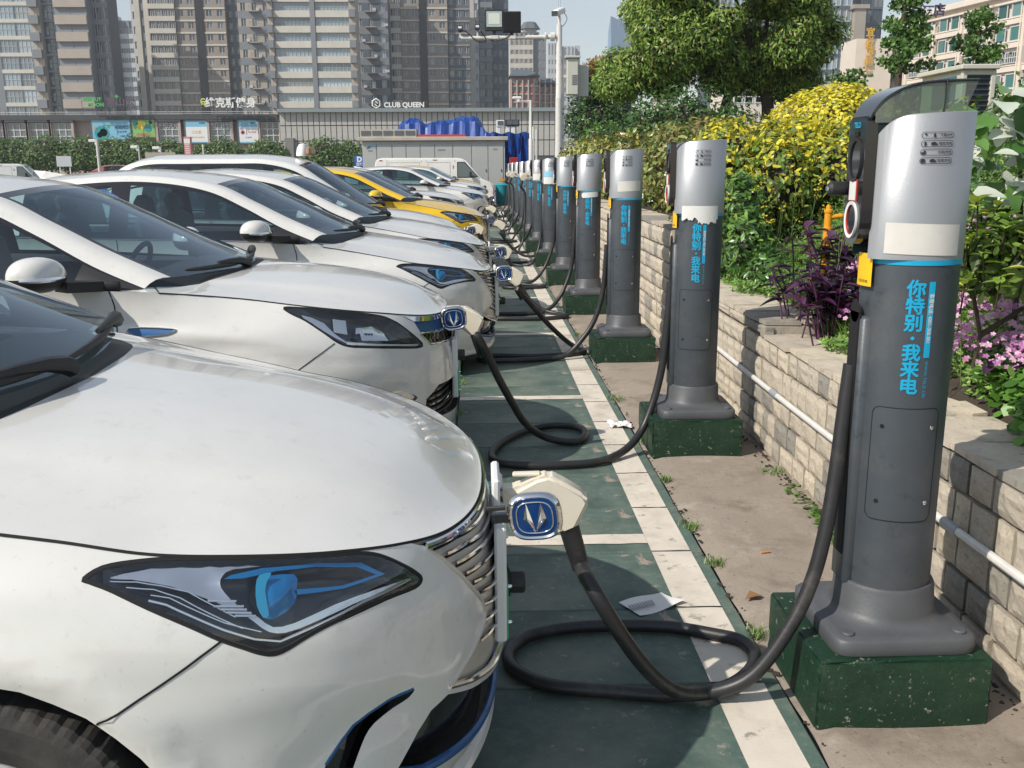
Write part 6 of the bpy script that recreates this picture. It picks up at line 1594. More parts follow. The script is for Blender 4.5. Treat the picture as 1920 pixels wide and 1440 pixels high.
# booth with louvres: its left flank and its louvred front both face the square
root = empty('louvred_booth', (4.60,9,0)); setp(root, 'white framed booth with dark louvres and a blue window, behind the nearest pillar', 'booth'); M_BTH = mat('booth_cream', (.50,.48,.42), .6, var=.08); M_LV = mat('louvre_dark', (.018,.026,.034), .5)
m = MB(); m.box((0,.42,1.75), (.27,.80,1.36), M_BTH); m.build('body', root)
m = MB(); m.box((0,.40,2.445), (.36,.92,.045), M_BTH, bev=.008); m.build('roof', root)
m = MB(); m.box((-.125,.0,1.77), (.045,.05,1.30), M_BTH, bev=.006); m.box((.145,.0,1.77), (.045,.05,1.30), M_BTH, bev=.006); m.box((.01,.0,2.40), (.24,.05,.05), M_BTH, bev=.006); m.build('frame', root)
m = MB(); m.box((.01,.012,1.74), (.225,.02,1.26), M_LV); m.build('louvre_back', root)
for k in range(26): m = MB(); m.box((.01,-.006,1.14+.048*k), (.225,.02,.010), mat('louvre_slat', (.03,.042,.055), .45), rot=Matrix.Rotation(R(35), 3, 'X')); m.build('slat', root)
m = MB(); m.box((-.139,.34,2.24), (.012,.46,.28), mat('blue_pane', (.05,.12,.17), .15, coat=.6)); m.box((-.141,.34,1.93), (.008,.70,.012), M_LV); m.build('window', root)
m = MB(); m.lathe([(.0,-.22),(.08,-.2),(.13,-.1),(.14,0),(.11,.12),(.05,.2),(0,.22)], mat('pale_boulder', (.33,.31,.29), .85, var=.15, bump=.005), 16); o = m.build('pale_boulder', None, (3.42,7.4,1.62)); setp(o, 'upright pale rounded stone between the nearest pillar and the booth', 'stone')
# ================================================================ background
def _dir(px, py): return _A*((px-960)/1780) + _B*((720-py)/1780) + _C
def PX2X(px, Y):
    """lateral position of something Y metres along the row, measured once from the photograph"""
    d = _dir(px, 200); return Y*d.x/d.y
def PZ(py, Y, px=900): d = _dir(px, py); return 1.5744 + Y*d.z/d.y
def c_(name, col, rough=.6, var=.10, sc_=.35, **k): return mat(name, col, rough, 0, var=var, scale=sc_, **k)
M_TB = c_('tower_brown', (.27,.235,.205)); M_TG = c_('tower_grey', (.19,.205,.225)); M_TC = c_('tower_cream', (.55,.52,.46)); M_TD = c_('tower_dark', (.09,.11,.135)); M_TP = c_('stone_band_tan', (.38,.33,.28)); M_TW = c_('tower_white', (.48,.50,.52))  # tower_dark: dark cladding, also shade painted into tower side walls
M_TBK = c_('black_stripe', (.012,.013,.018), .3); M_RED = c_('red_brick_far', (.42,.13,.11)); M_ROOF = c_('roof_slate', (.10,.12,.14)); M_BGE = c_('tower_beige', (.36,.32,.27)); M_HOT = c_('hotel_cream', (.68,.60,.51), .75, var=.06)
def winglass(name, col, rough=.06):
    m = mat(name, col, rough, 0, coat=.8); nt = m.node_tree; N, L = nt.nodes, nt.links; b_ = N['Principled BSDF']; oi = N.new('ShaderNodeObjectInfo'); r_ = N.new('ShaderNodeValToRGB'); L.new(oi.outputs['Random'], r_.inputs[0]); e = r_.color_ramp.elements
    e[0].color = (*[c*.45 for c in col], 1); e[1].color = (*[c*1.4 for c in col], 1); x = e.new(.85); x.color = (.22,.23,.23,1); x = e.new(.80); x.color = (*col, 1); L.new(r_.outputs[0], b_.inputs['Base Color']); return m
M_WG = winglass('window_glass_dark', (.06,.08,.10)); M_WGB = winglass('window_glass_blue', (.30,.38,.43)); M_WGG = winglass('window_glass_green', (.07,.20,.19)); M_FR = mat('window_frame_white', (.55,.56,.56), .5); M_FRD = mat('window_frame_dark', (.10,.11,.12), .5)
_wm = {}
def window_mesh(w_, h_, gm, fm, nx=2, nz=1, fw=.07, sill=False):
    key = (round(w_, 2), round(h_, 2), gm.name, fm.name, nx, nz, sill)
    if key in _wm: return _wm[key]
    m = MB(); m.add([(-w_/2, .05, -h_/2),(w_/2, .05, -h_/2),(w_/2, .05, h_/2),(-w_/2, .05, h_/2)], [(0,1,2,3)], gm)
    for i in range(nx+1): x = -w_/2+w_*i/nx; m.box((x, 0, 0), (fw, .10, h_+fw), fm)
    for j in range(nz+1): z = -h_/2+h_*j/nz; m.box((0, .003, z), (w_-fw, .09, fw), fm)
    if sill: m.box((0, -.10, -h_/2-.12), (w_+.3, .35, .12), M_TP)
    _wm[key] = m.mesh('window'); return _wm[key]
def tower(name, label, Y, secs, z0, ztop, cat='tower', group=None, rot=0.):
    """secs: list of facade sections (px0, px1, setback, dict)"""
    xs = [PX2X(s[0], Y) for s in secs]+[PX2X(secs[-1][1], Y)]; root = empty(name, (xs[0], Y, 0), rot); setp(root, label, cat, group); ox = xs[0]
    for p0, p1, sb, d in secs:
        x0, x1 = PX2X(p0, Y)-ox, PX2X(p1, Y)-ox; w_ = x1-x0; ct = (x0+x1)/2; pit = d.get('pitch', 3.0); zt = d.get('top', ztop); zb = d.get('bot', z0)
        wall_m = d.get('wall', M_TB); m = MB(); dep = d.get('depth', 5)
        m.box((ct, sb+dep/2+.35, (zb+zt)/2), (w_-.02, dep, zt-zb), wall_m); m.build('wall', root)
        if d.get('plain'): continue
        n = d.get('cols', 3); off = d.get('z', 0.); cw = w_/n; ww = cw*d.get('wf', .5); hh = pit*d.get('hf', .5)
        wm = window_mesh(ww, hh, d.get('glass', M_WG), d.get('frame', M_FR), d.get('mx', 2), d.get('mz', 1), d.get('fw', .09))
        # piers and bands: proud of the glass so windows sit in openings
        pr = MB()
        for i in range(n+1):
            x = x0+cw*i; pw = cw-ww if 0 < i < n else (cw-ww)/2; xx = x if 0 < i < n else (x+(pw/2 if i == 0 else -pw/2))
            if pw > .02: pr.box((xx, sb+.19, (zb+zt)/2), (pw, .40, zt-zb), wall_m)
        pr.build('piers', root)
        nf = int((zt-zb)/pit)+1
        for f in range(nf):
            zc = zb+off+pit*(f+.5)
            if zc+hh/2 > zt: break
            bd = MB(); zbnd = zc-pit/2; bm_ = d.get('band', wall_m); bh = pit-hh; bo = d.get('bout', 0.)
            bd.box((ct, sb+.17-bo/2, zbnd), (w_-.04, .40+bo, bh), bm_)
            if d.get('band2'): bd.box((ct, sb-.06-bo, zbnd-bh*.30), (w_-.02, .16, bh*.30), d['band2'])
            bd.build('floor_band', root)
            for i in range(n):
                x = x0+cw*(i+.5); o = link('window', wm, root, (x, sb+.16, zc))
                if d.get('balc') and i in d['balc']:
                    b_ = MB(); b_.box((x, sb-.45, zc-hh/2-.15), (cw*.95, 1.1, .16), M_TP); 
                    for q in range(6): b_.box((x-cw*.42+cw*.84*q/5, sb-.95, zc-hh/2+.35), (.04,.04,.9), M_FRD)
                    b_.box((x, sb-.95, zc-hh/2+.8), (cw*.9,.05,.05), M_FRD); b_.build('balcony', root)
                if d.get('ac') and (i+f) % 3 == 0: b_ = MB(); b_.box((x+ww*.5+.3, sb-.15, zc-hh*.3), (.7,.4,.5), M_TW); b_.build('air_conditioner', root)
    return root
# podium level and the car-park side of the square
YP = 130.
def pz(y): return PZ(y, YP)
root = empty('shopping_podium', (PX2X(-60, YP), YP, 0)); setp(root, 'long low pink stone shopping podium with billboards and square windows on the left', 'building'); ox = PX2X(-60, YP); xr = PX2X(521, YP)-ox
M_PINK = c_('podium_pink_stone', (.42,.335,.30), .7, sc_=.8); M_PDK = c_('podium_dark_fascia', (.05,.055,.06)); M_PGL = winglass('podium_glass', (.12,.15,.17))
m = MB(); m.box((xr/2, 8, pz(222)/2), (xr, 15, pz(222)), M_PINK); m.build('wall', root)
m = MB(); m.box((xr/2, -.25, (pz(222)+pz(215))/2), (xr, .8, pz(215)-pz(222)), M_PDK); m.box((xr/2, 2.0, pz(214)), (xr, 5, .15), M_PDK); m.build('fascia', root)
m = MB()
for k in range(int(xr/1.6)): m.box((k*1.6, -.3, pz(210)), (.05,.05,.75), M_FRD)
m.box((xr/2, -.3, pz(207.5)), (xr, .05, .06), M_FR); m.box((xr/2, -.3, pz(211)), (xr, .04, .04), M_FR); m.build('railing', root)
def pod_win(p0, p1, y0=228, y1=262, mm=M_PGL, nx=3, nz=3):
    w_ = PX2X(p1, YP)-PX2X(p0, YP); h_ = pz(y0)-pz(y1); o = link('window', window_mesh(w_, h_, mm, M_FR, nx, nz, .12), root, ((PX2X(p0, YP)+PX2X(p1, YP))/2-ox, -.12, (pz(y0)+pz(y1))/2))
    b_ = MB(); cx = (PX2X(p0, YP)+PX2X(p1, YP))/2-ox
    for sx_ in (-1, 1): b_.box((cx+sx_*(w_/2+.25), -.25, (pz(y0)+pz(y1))/2), (.3,.6,h_+.3), M_PINK)
    b_.box((cx, -.3, pz(y0)+.25), (w_+.9,.7,.25), M_PDK); b_.build('window_surround', root)
for p in ((-50,-18),(-8,2),(10,45),(53,88),(96,131),(296,332),(393,430),(488,521)): pod_win(*p, 228, 264)
def billboard(label, p0, p1, y0, y1, mm, arts):
    x0, x1 = PX2X(p0, YP), PX2X(p1, YP); r_ = empty('billboard', ((x0+x1)/2, YP-.35, (pz(y0)+pz(y1))/2)); setp(r_, label, 'billboard'); w_, h_ = x1-x0, pz(y0)-pz(y1)
    b_ = MB(); b_.box((0,0,0), (w_, .2, h_), mm); b_.build('panel', r_); b_ = MB()
    for s_ in (-1, 1): b_.box((s_*(w_/2+.06), -.02, 0), (.14,.26,h_+.25), M_FRD); b_.box((0, -.02, s_*(h_/2+.06)), (w_,.26,.14), M_FRD)
    b_.build('frame', r_)
    T = lambda x, z: Matrix.Translation((x, -.112, z)) @ Matrix.Rotation(R(90), 4, 'X')
    for t in arts:
        if t[0] == 'T': text_flat('lettering', t[1], t[2], t[5], r_, T(t[3], t[4]), .01)
        else: q = MB(); q.lathe([(t[1],0),(t[1],.004)] if t[0] == 'O' else [(t[1],0),(t[1],.004)], t[4], 24, c=(t[2], -.108, t[3]), axis='Y', rot=Matrix.Rotation(math.pi, 3, 'Z')); q.build('disc', r_)
M_SKYB = c_('billboard_sky', (.20,.46,.62), .4); M_WHT = mat('billboard_white', (.72,.74,.74), .5); M_GRN = mat('sign_green', (.06,.38,.10), .4); M_TEAL = mat('sign_teal', (.02,.28,.32), .4); M_ORG = mat('print_orange', (.60,.32,.05), .5); M_NAVY = mat('print_navy', (.02,.10,.25), .5); M_PINKP = mat('print_red', (.55,.14,.14), .5)
billboard('sky blue billboard with a round green globe, leftmost of the podium billboards', 170, 243, 218, 258, M_SKYB, [('O', .95, -1.2, -.6, M_TEAL), ('O', .5, -1.0, -.5, M_GRN), ('O', .35, -1.5, -.8, M_WHT), ('O', .2, -2.0, .1, M_ORG), ('O', .2, -.3, .2, M_GRN), ('T', '欢迎回来', .42, 1.4, .15, M_NAVY), ('T', '今日特惠', .30, 1.4, -.45, M_NAVY), ('T', '山城网红 打卡地标美食街', .26, 0, 1.15, M_NAVY), ('T', '二维码 扫码', .26, 1.7, -1.0, M_NAVY)])
billboard('multicoloured green and yellow billboard beside the globe billboard', 246, 289, 222, 254, c_('billboard_lime', (.22,.45,.12), .4), [('O', .55, -.3, .45, mat('print_yellow', (.75,.6,.05), .5)), ('O', .5, .6, -.0, M_TEAL), ('O', .35, -1.0, .7, M_TEAL), ('O', .25, .95, .75, M_INK), ('T', '幸福部队', .5, 0, -.85, M_PINKP)])
billboard('light blue billboard with a white panel and an orange word, mid podium', 346, 390, 224, 265, M_SKYB, [('T', 'mdist', .35, .7, 1.1, M_NAVY), ('T', '三公里', .42, -.1, -.1, M_ORG), ('T', '会员尊享 火热招商', .22, 0, -.75, M_ORG)])
billboard('light blue billboard with a small red emblem, rightmost of the podium billboards', 446, 483, 224, 266, M_SKYB, [('T', 'mdist', .32, .5, 1.1, M_NAVY), ('O', .28, -.75, -.1, M_PINKP), ('O', .14, -.75, -.1, M_WHT), ('T', '慢火咖啡', .28, .45, -.1, M_PINKP), ('T', '新店开业', .20, 0, -.75, M_NAVY)])
for r_, w_ in (('billboard.002', 2.9), ('billboard.003', 2.45)):
    q = MB(); q.box((0, -.104, -.35), (w_, .012, 1.9), M_WHT); q.build('white_panel', bpy.data.objects[r_])
for t_, p in (('奇幻天地', 313), ('赢城计划', 411)):
    text_flat('window_lettering', t_, .75, M_FR, root, Matrix.Translation((PX2X(p, YP)-ox, -.24, pz(234))) @ Matrix.Rotation(R(90), 4, 'X'), .02)
# grey panelled annex
root = empty('panelled_annex', (PX2X(522, YP-4), YP-4, 0)); setp(root, 'long annex clad in pale grey panels behind the equipment cabin', 'building'); Ya = YP-4; ox = PX2X(522, Ya); xw = PX2X(1041, Ya)-ox
M_PAN = c_('annex_panel', (.42,.41,.38), .6, sc_=2); M_JNT = c_('annex_joint', (.08,.085,.085)); za, zm, zt = PZ(300, Ya), PZ(234, Ya), PZ(209, Ya)
m = MB(); m.box((xw/2, 6, PZ(205, Ya)/2), (xw, 11.5, PZ(206, Ya)), M_JNT); m.build('wall', root)
m = MB(); m.box((xw/2, .0, PZ(206, Ya)), (xw+.3, 1.1, .45), c_('annex_cap', (.22,.25,.26))); m.build('parapet_cap', root)
npn = 49; pw = xw/npn; pmesh = {}
for row, (z0_, z1_) in enumerate(((zm+.06, zt), (PZ(262, Ya), zm-.06), (PZ(292, Ya), PZ(262, Ya)-.12))):
    q = MB(); q.box((0,0,0), (pw-.10, .10, z1_-z0_), M_PAN); me = q.mesh('panel')
    for i in range(npn): link('panel', me, root, (pw*(i+.5), .20, (z0_+z1_)/2))
m = MB(); m.box((PX2X(541, Ya)-ox, -.4, PZ(285, Ya)), (1.1, 1.2, PZ(255, Ya)-PZ(310, Ya)), c_('annex_pillar', (.20,.19,.18))); m.build('corner_block', root)
# towers ------------------------------------------------------------------
ZB = 8.0
YA = 200.; ztop = PZ(-60, YA)
tower('office_tower', 'dark office tower with cream bands and blue glass at the left edge', YA, [(-60,-2,0,dict(wall=M_TG, cols=3, wf=.9, hf=.80, pitch=3.15, band=M_TC, glass=M_WGB, mx=3, mz=2, frame=M_FRD)), (-2,12,-.3,dict(wall=M_TG, plain=1)), (12,78,0,dict(wall=M_TG, cols=2, wf=.95, hf=.78, pitch=3.15, band=M_TC, glass=M_WGB, mx=4, mz=2, frame=M_FR, fw=.06)),
    (78,96,-.8,dict(wall=M_TP, cols=1, wf=.05, hf=.5, pitch=3.15, band=M_TG, bout=.9)), (96,125,.2,dict(wall=M_TG, cols=1, wf=.9, hf=.86, pitch=3.15, band=M_TG, glass=M_WG, mx=3, mz=2, frame=M_FRD)), (125,184,-1,dict(wall=M_TG, cols=1, wf=.02, hf=.45, pitch=3.15, band=M_TP, bout=.55)), (184,214,1.5,dict(wall=M_TD, cols=2, wf=.7, hf=.7, pitch=3.15, band=M_TG, glass=M_WG))], ZB, ztop)
tower('apartment_tower', 'distant blue grey apartment tower seen in the gap right of the dark office tower', 330, [(203,232,0,dict(wall=M_TW, cols=3, wf=.55, hf=.5, glass=M_WG, top=PZ(28, 330))), (232,268,2,dict(wall=M_TG, cols=4, wf=.6, hf=.5, glass=M_WG, band=M_TW, top=PZ(36, 330)))], ZB, 60)
tower('apartment_tower', 'cream striped brown residential tower with a black vertical stripe, left of the balcony block', 215, [(255,266,2,dict(wall=M_TW, cols=1, wf=.5, hf=.5)), (266,276,.0,dict(wall=M_TC, plain=1)), (276,283,.6,dict(wall=M_TG, cols=1, wf=.7, hf=.5)), (283,294,0,dict(wall=M_TC, plain=1)),
    (294,343,-.6,dict(wall=M_TB, cols=4, wf=.78, hf=.60, pitch=2.45, band=M_TC, glass=M_WG, mx=3, frame=M_FR, bout=.15)), (343,379,0,dict(wall=M_TB, cols=2, wf=.55, hf=.55, pitch=2.45, band2=M_TC, glass=M_WG)), (379,394,-.6,dict(wall=M_TBK, plain=1)), (394,434,0,dict(wall=M_TB, cols=2, wf=.5, hf=.55, pitch=2.45, band2=M_TC, glass=M_WG)), (434,458,1.5,dict(wall=M_TD, cols=2, wf=.6, hf=.55, pitch=2.45, glass=M_WG))], ZB, PZ(-60, 215))
tower('balcony_block', 'grey brown residential block with small balconies beside the banded office block', 205, [(455,517,.8,dict(wall=M_TP, cols=3, wf=.42, hf=.52, pitch=3.0, band=M_TG, glass=M_WG, balc=(1,), ac=1))], ZB, PZ(-60, 205))
tower('office_block', 'banded office block with two wide window bays and cream spandrels, mid skyline', 190, [(512,522,-.6,dict(wall=M_TP, cols=1, wf=.02, hf=.5, pitch=2.72, band=M_TG, bout=.6)), (522,590,0,dict(wall=M_TG, cols=1, wf=.97, hf=.56, pitch=2.72, band=M_TC, glass=M_WGB, mx=9, mz=2, frame=M_FR, bout=.3, fw=.05)), (590,599,-.8,dict(wall=M_TG, plain=1)), (599,662,0,dict(wall=M_TG, cols=1, wf=.97, hf=.56, pitch=2.72, band=M_TC, glass=M_WGB, mx=9, mz=2, frame=M_FR, bout=.3, fw=.05)), (662,674,-.6,dict(wall=M_TP, cols=1, wf=.02, hf=.5, pitch=2.72, band=M_TG, bout=.6))], ZB, PZ(-60, 190))
tower('balcony_block', 'dark shaded residential block with balconies just right of the banded office block', 205, [(668,732,1.2,dict(wall=M_TD, cols=3, wf=.42, hf=.52, pitch=3.0, band=M_TG, glass=M_WGB, balc=(1,), ac=1))], ZB, PZ(-60, 205))  # the shade on this side is put into the dark wall colour
tower('apartment_tower', 'brown residential tower with a black stripe in its middle, right of the dark balcony block', 215, [(730,756,-.5,dict(wall=M_TB, cols=2, wf=.75, hf=.6, pitch=2.45, band=M_TC, glass=M_WG, mx=3, bout=.15)), (756,790,0,dict(wall=M_TB, cols=2, wf=.55, hf=.55, pitch=2.45, band2=M_TC)), (790,804,-.6,dict(wall=M_TBK, plain=1)), (804,842,0,dict(wall=M_TB, cols=2, wf=.55, hf=.55, pitch=2.45, band2=M_TC)), (842,883,1.2,dict(wall=M_TD, cols=3, wf=.6, hf=.55, pitch=2.45, band2=M_TB))], ZB, PZ(-60, 215))
tower('apartment_tower', 'blue black tower with one cream edge, just left of the flood lamps', 225, [(882,891,0,dict(wall=M_TC, plain=1)), (891,899,.5,dict(wall=M_TW, cols=1, wf=.6, hf=.5)), (899,925,.8,dict(wall=M_TD, cols=2, wf=.7, hf=.6, glass=M_WG, frame=M_FRD, pitch=2.9, band=M_TG)), (925,955,2.5,dict(wall=M_TD, cols=3, wf=.65, hf=.55, pitch=2.9, glass=M_WG, frame=M_FRD))], ZB, PZ(-60, 225))
t = tower('apartment_tower', 'beige tower with a small pavilion roof behind the lamp arm', 300, [(957,1000,0,dict(wall=M_BGE, cols=5, wf=.5, hf=.5, pitch=2.6, glass=M_WG, band=M_TC, top=PZ(63, 300))), (1000,1024,1,dict(wall=M_TG, cols=3, wf=.4, hf=.4, pitch=2.6, glass=M_WG, top=PZ(66, 300)))], ZB, 60)
m = MB(); xx = PX2X(995, 300)-PX2X(957, 300); m.box((xx, 5, PZ(56, 300)), (4.0,4,2.4), M_BGE); m.lathe([(3.3,0),(3.1,.3),(1.9,2.0),(1.6,2.1)], M_ROOF, 6, c=(xx, 5, PZ(51, 300))); m.box((4, 4, PZ(62, 300)), (9.5,8,.5), M_ROOF); m.build('pavilion_roof', t)
tower('apartment_tower', 'pale white apartment towers behind the lamp pole', 340, [(1027,1050,0,dict(wall=M_TW, cols=4, wf=.5, hf=.5, top=PZ(80, 340))), (1050,1078,1,dict(wall=M_TW, cols=4, wf=.5, hf=.5, top=PZ(86, 340), glass=M_WGB)), (1078,1088,2,dict(wall=M_TW, plain=1, top=PZ(84, 340)))], ZB, 60)
t = tower('red_block', 'red building with white pilasters behind the annex and the small lamp pole', 240, [(957,1010,0,dict(wall=M_RED, cols=4, wf=.66, hf=.55, pitch=1.85, glass=M_WG, band=M_RED, band2=M_TC, top=PZ(146, 240))), (1010,1047,2,dict(wall=M_RED, cols=3, wf=.66, hf=.55, pitch=1.85, glass=M_WG, band2=M_TC, top=PZ(158, 240)))], ZB, 40)
m = MB()
for k in range(9): m.box((.2+k*1.38, -.2, (ZB+PZ(150, 240))/2), (.28,.5,PZ(150, 240)-ZB), M_TC)
m.build('pilasters', t); m = MB()
for (p0, p1, y0, y1) in ((955,1012,143,128), (1008,1048,157,145)):
    a, b_ = PX2X(p0, 240)-PX2X(957, 240), PX2X(p1, 240)-PX2X(957, 240); z0_, z1_ = PZ(y0, 240), PZ(y1, 240); m.add([(a,-1,z0_),(b_,-1,z0_),(b_,9,z0_),(a,9,z0_),(a+1,3,z1_),(b_-2.2,3,z1_)], [(0,1,5,4),(1,2,5),(2,3,4,5),(3,0,4)], M_ROOF)
m.build('slate_roof', t)
m = MB(); Yf = 900; a, b_, c2 = PX2X(1135, Yf), PX2X(1148, Yf), PX2X(1184, Yf); M_FAR = mat('far_blue_glass', (.16,.27,.40), .12, 0, coat=.4, var=.1, scale=.05)
m.add([(a,Yf,0),(b_,Yf-12,0),(c2,Yf,0),(a+1.5,Yf,PZ(60, Yf)),(b_-3.5,Yf-6,PZ(32, Yf)),(c2,Yf,PZ(50, Yf))], [(0,1,4,3),(1,2,5,4),(0,3,4,5,2)], M_FAR); o = m.build('glass_skyscraper', None); setp(o, 'very distant pale blue glass skyscraper with a slanting top, seen in the sky gap', 'skyscraper')
# rooftop signs
def sign(label, p, y, txts, Y=YP-2, legs=True):
    r_ = empty('rooftop_sign', (PX2X(p, Y), Y, PZ(y, Y))); setp(r_, label, 'sign')
    for tx, sz, dx, dz, mm in txts: text_flat('lettering', tx, sz, mm, r_, Matrix.Translation((dx, 0, dz)) @ Matrix.Rotation(R(90), 4, 'X'), .03, .12)
    q = MB(); w_ = 3.4
    for k in range(5): q.bar((-w_+k*w_/2, .3, -1.8), (-w_+k*w_/2, .2, .4), .05, .05, M_FRD)
    q.bar((-w_, .25, .3), (w_, .25, .3), .05, .05, M_FRD); q.bar((-w_, .25, -.5), (w_, .25, -.5), .05, .05, M_FRD); q.build('sign_frame', r_); return r_
M_SW = mat('sign_white', (.78,.78,.76), .4)
sign('green and dark rooftop sign reading SPROUT on the left podium', 203, 191, [('SPROUT', .62, -1.9, .45, M_GRN), ('MOON', .62, -1.5, -.2, M_GRN), ('青山公', 1.2, 1.6, .1, mat('sign_plum', (.10,.07,.09), .5)), ('✦', .6, 1.2, .8, M_GRN)])
r_ = sign('white Chinese lettered rooftop sign with a yellow green ring emblem', 425, 192, [('维克斯健身', 1.30, .55, .0, M_SW)])
q = MB(); q.tube([(-2.9+.28*math.cos(a)*(1 if k < 14 else .8), -.05, .12+.34*math.sin(a)+(.1 if k < 14 else -.25)) for k, a in enumerate([R(20*i+40) for i in range(26)])], .09, mat('sign_lime', (.55,.60,.12), .4), 6); q.build('emblem', r_)
r_ = sign('white rooftop sign reading CLUB QUEEN with a hexagon emblem above the annex', 750, 195, [('CLUB QUEEN', .86, .55, -.1, M_SW)])
q = MB(); hx = [(-3.05+.55*math.cos(R(60*i+30)), -.05, .12+.60*math.sin(R(60*i+30))) for i in range(6)]; q.tube(hx, .09, M_SW, 4, closed=True); q.bar((-3.25,-.05,.05), (-2.95,-.05,-.22), .12, .12, M_SW); q.bar((-3.15,-.05,.40), (-2.85,-.05,.12), .12, .12, M_SW); q.build('emblem', r_)
# hotel, its long wall receding to the left
hdir = Vector((-.19, 1, 0)).normalized(); H0 = Vector((88.5, 95, 0)); root = empty('cream_hotel', H0, math.atan2(hdir.y, hdir.x)); setp(root, 'long cream hotel with green windows and a dark rooftop sign at the right edge', 'hotel')
# local: +X runs along the wall (away), the face looks to +Y local (towards -X world)
LH = 81.5; zr = 26.0; fl = 3.35
m = MB(); m.box((LH/2, -6.3, zr/2), (LH, 12, zr), M_HOT); m.build('wall', root)
m = MB(); m.box((LH/2, .15, zr+.1), (LH+.6, 1.3, .9), M_HOT, bev=.05); m.box((LH/2, .05, zr-1.2), (LH, .7, .3), M_HOT); m.build('cornice', root)
bay = 6.8; nb = 12; wmh = window_mesh(1.9, 2.0, M_WGG, M_FR, 1, 1, .14); wms = window_mesh(2.7, 1.5, M_WG, M_FR, 6, 2, .10)
for i in range(nb):
    x = 1.0+bay*i; m = MB(); m.box((x, .25, zr/2-1.0), (.55, .6, zr-2), M_HOT); m.box((x+.9, .15, zr/2-1.0), (.22,.35,zr-2), M_HOT); m.build('pilaster', root)
    for f in range(7):
        z = zr-2.3-fl*f; m = MB(); m.box((x+bay/2+.1, .02, z-1.6), (bay-.7, .38, .85), M_HOT); m.box((x+bay/2+.1, .18, z-1.15), (bay-.7, .25, .16), M_HOT); m.build('spandrel', root)
        for q in (-1, 1): o = link('window', wmh if f == 0 or (i+f) % 3 else wms, root, (x+bay/2+.1+q*1.45, .12, z-.05), (0, 0, math.pi))
root2 = root
o = MB(); o.box((LH+.2, -6.3, zr/2-1), (.35, 12.2, zr-1.5), M_HOT); o.build('end_wall', root)
Te = Matrix.Translation((0, 0, 0))
# end wall that faces the square carries vertical yellow characters
eb = MB(); eb.box((LH+2.2, 1.5, 11.2), (4.4, 3.0, 22.4), M_HOT); eb.build('end_bay', root)
Mi = root.matrix_world
bpy.context.view_layer.update(); Mi = root.matrix_world.inverted()
for k, ch in enumerate('宜必精品酒'):
    xw_, yw_ = .402*168, 168-.6
    T = Mi @ (Matrix.Translation((67.6, 170.2, PZ(62+17.5*k, 170))) @ Matrix.Rotation(R(90), 4, 'X')); 
    text_flat('character', ch, 1.55, mat('sign_gold', (.62,.36,.04), .4), root, T, .04, .1)
eb = MB(); eb.v = []; 
fw_ = MB(); fw_.box((68.6, 174, 11.4), (6.4, 7, 22.8), M_HOT); fw_.v = [tuple(Mi @ Vector(v)) for v in fw_.v]; fw_.build('front_wing', root)
m = MB(); m.box((LH*.45, -7, zr+3.2), (20, 8, 5.2), M_TW); m.build('roof_house', root)
for k, ch in enumerate('居酒店'):
    T = Mi @ (Matrix.Translation((PX2X(1703+21*k, 126), 126, PZ(27-3.5*k, 126, 1720))) @ Matrix.Rotation(R(90), 4, 'X')); text_flat('roof_character', ch, 1.55, mat('sign_purple', (.05,.03,.09), .4), root, T, .04, .15)
# glass office behind the garden
t = tower('glass_office', 'blue glass office tower with white mullions between the big tree and the hotel', 210, [(1330,1484,1,dict(wall=M_TG, cols=5, wf=.9, hf=.84, pitch=3.2, glass=M_WGB, mx=4, frame=M_FR, fw=.22)), (1484,1586,0,dict(wall=M_TD, cols=5, wf=.9, hf=.8, pitch=3.2, glass=M_WGB, frame=M_FR, mx=2, fw=.25)), (1586,1606,-2,dict(wall=M_BGE, plain=1, top=PZ(18, 210))), (1606,1645,1,dict(wall=M_TD, cols=2, wf=.92, hf=.85, glass=M_WG, pitch=3.2, frame=M_FRD))], 2, PZ(-50, 210))
m = MB(); m.box((PX2X(1596, 210)-PX2X(1330, 210), 2, PZ(15, 210)), (3.4,8,.8), M_BGE); m.build('capital', t)
t = tower('side_building', 'slim pinkish building peeping over the left part of the big tree', 230, [(1232,1262,0,dict(wall=M_HOT, cols=2, wf=.5, hf=.5, glass=M_WG, top=PZ(-40, 230)))], 2, PZ(-40, 230))
root = empty('pink_wall_building', (PX2X(1370, 110), 110, 0)); setp(root, 'low pinkish building with railings seen under the big tree', 'building'); m = MB(); m.box((6, 4, PZ(160, 110)/2), (13, 8, PZ(160, 110)), M_HOT); m.build('wall', root)
for k in range(10): link('window', window_mesh(.9, 1.3, M_WGB, M_FR, 1, 2, .1), root, (.8+k*1.2, -.05, PZ(183, 110)))
m = MB()
for k in range(26): m.box((k*.5, -.6, PZ(208, 110)), (.06,.06,1.0), M_FR)
m.box((6.2,-.6,PZ(202, 110)), (13,.08,.08), M_FR); m.build('railing', root)
root = empty('dark_glass_building', (PX2X(1340, 150), 150, 0)); setp(root, 'dark blue glass building glimpsed left of the tree trunks', 'building'); m = MB(); m.box((1.6, 5, 8), (4.6, 8, PZ(150, 150)), M_TD); m.build('wall', root)
for k in range(3):
    for j in range(6): link('window', window_mesh(1.1, 1.2, M_WGB, M_FRD, 1, 1, .1), root, (.2+k*1.4, .9, 6+j*1.6))
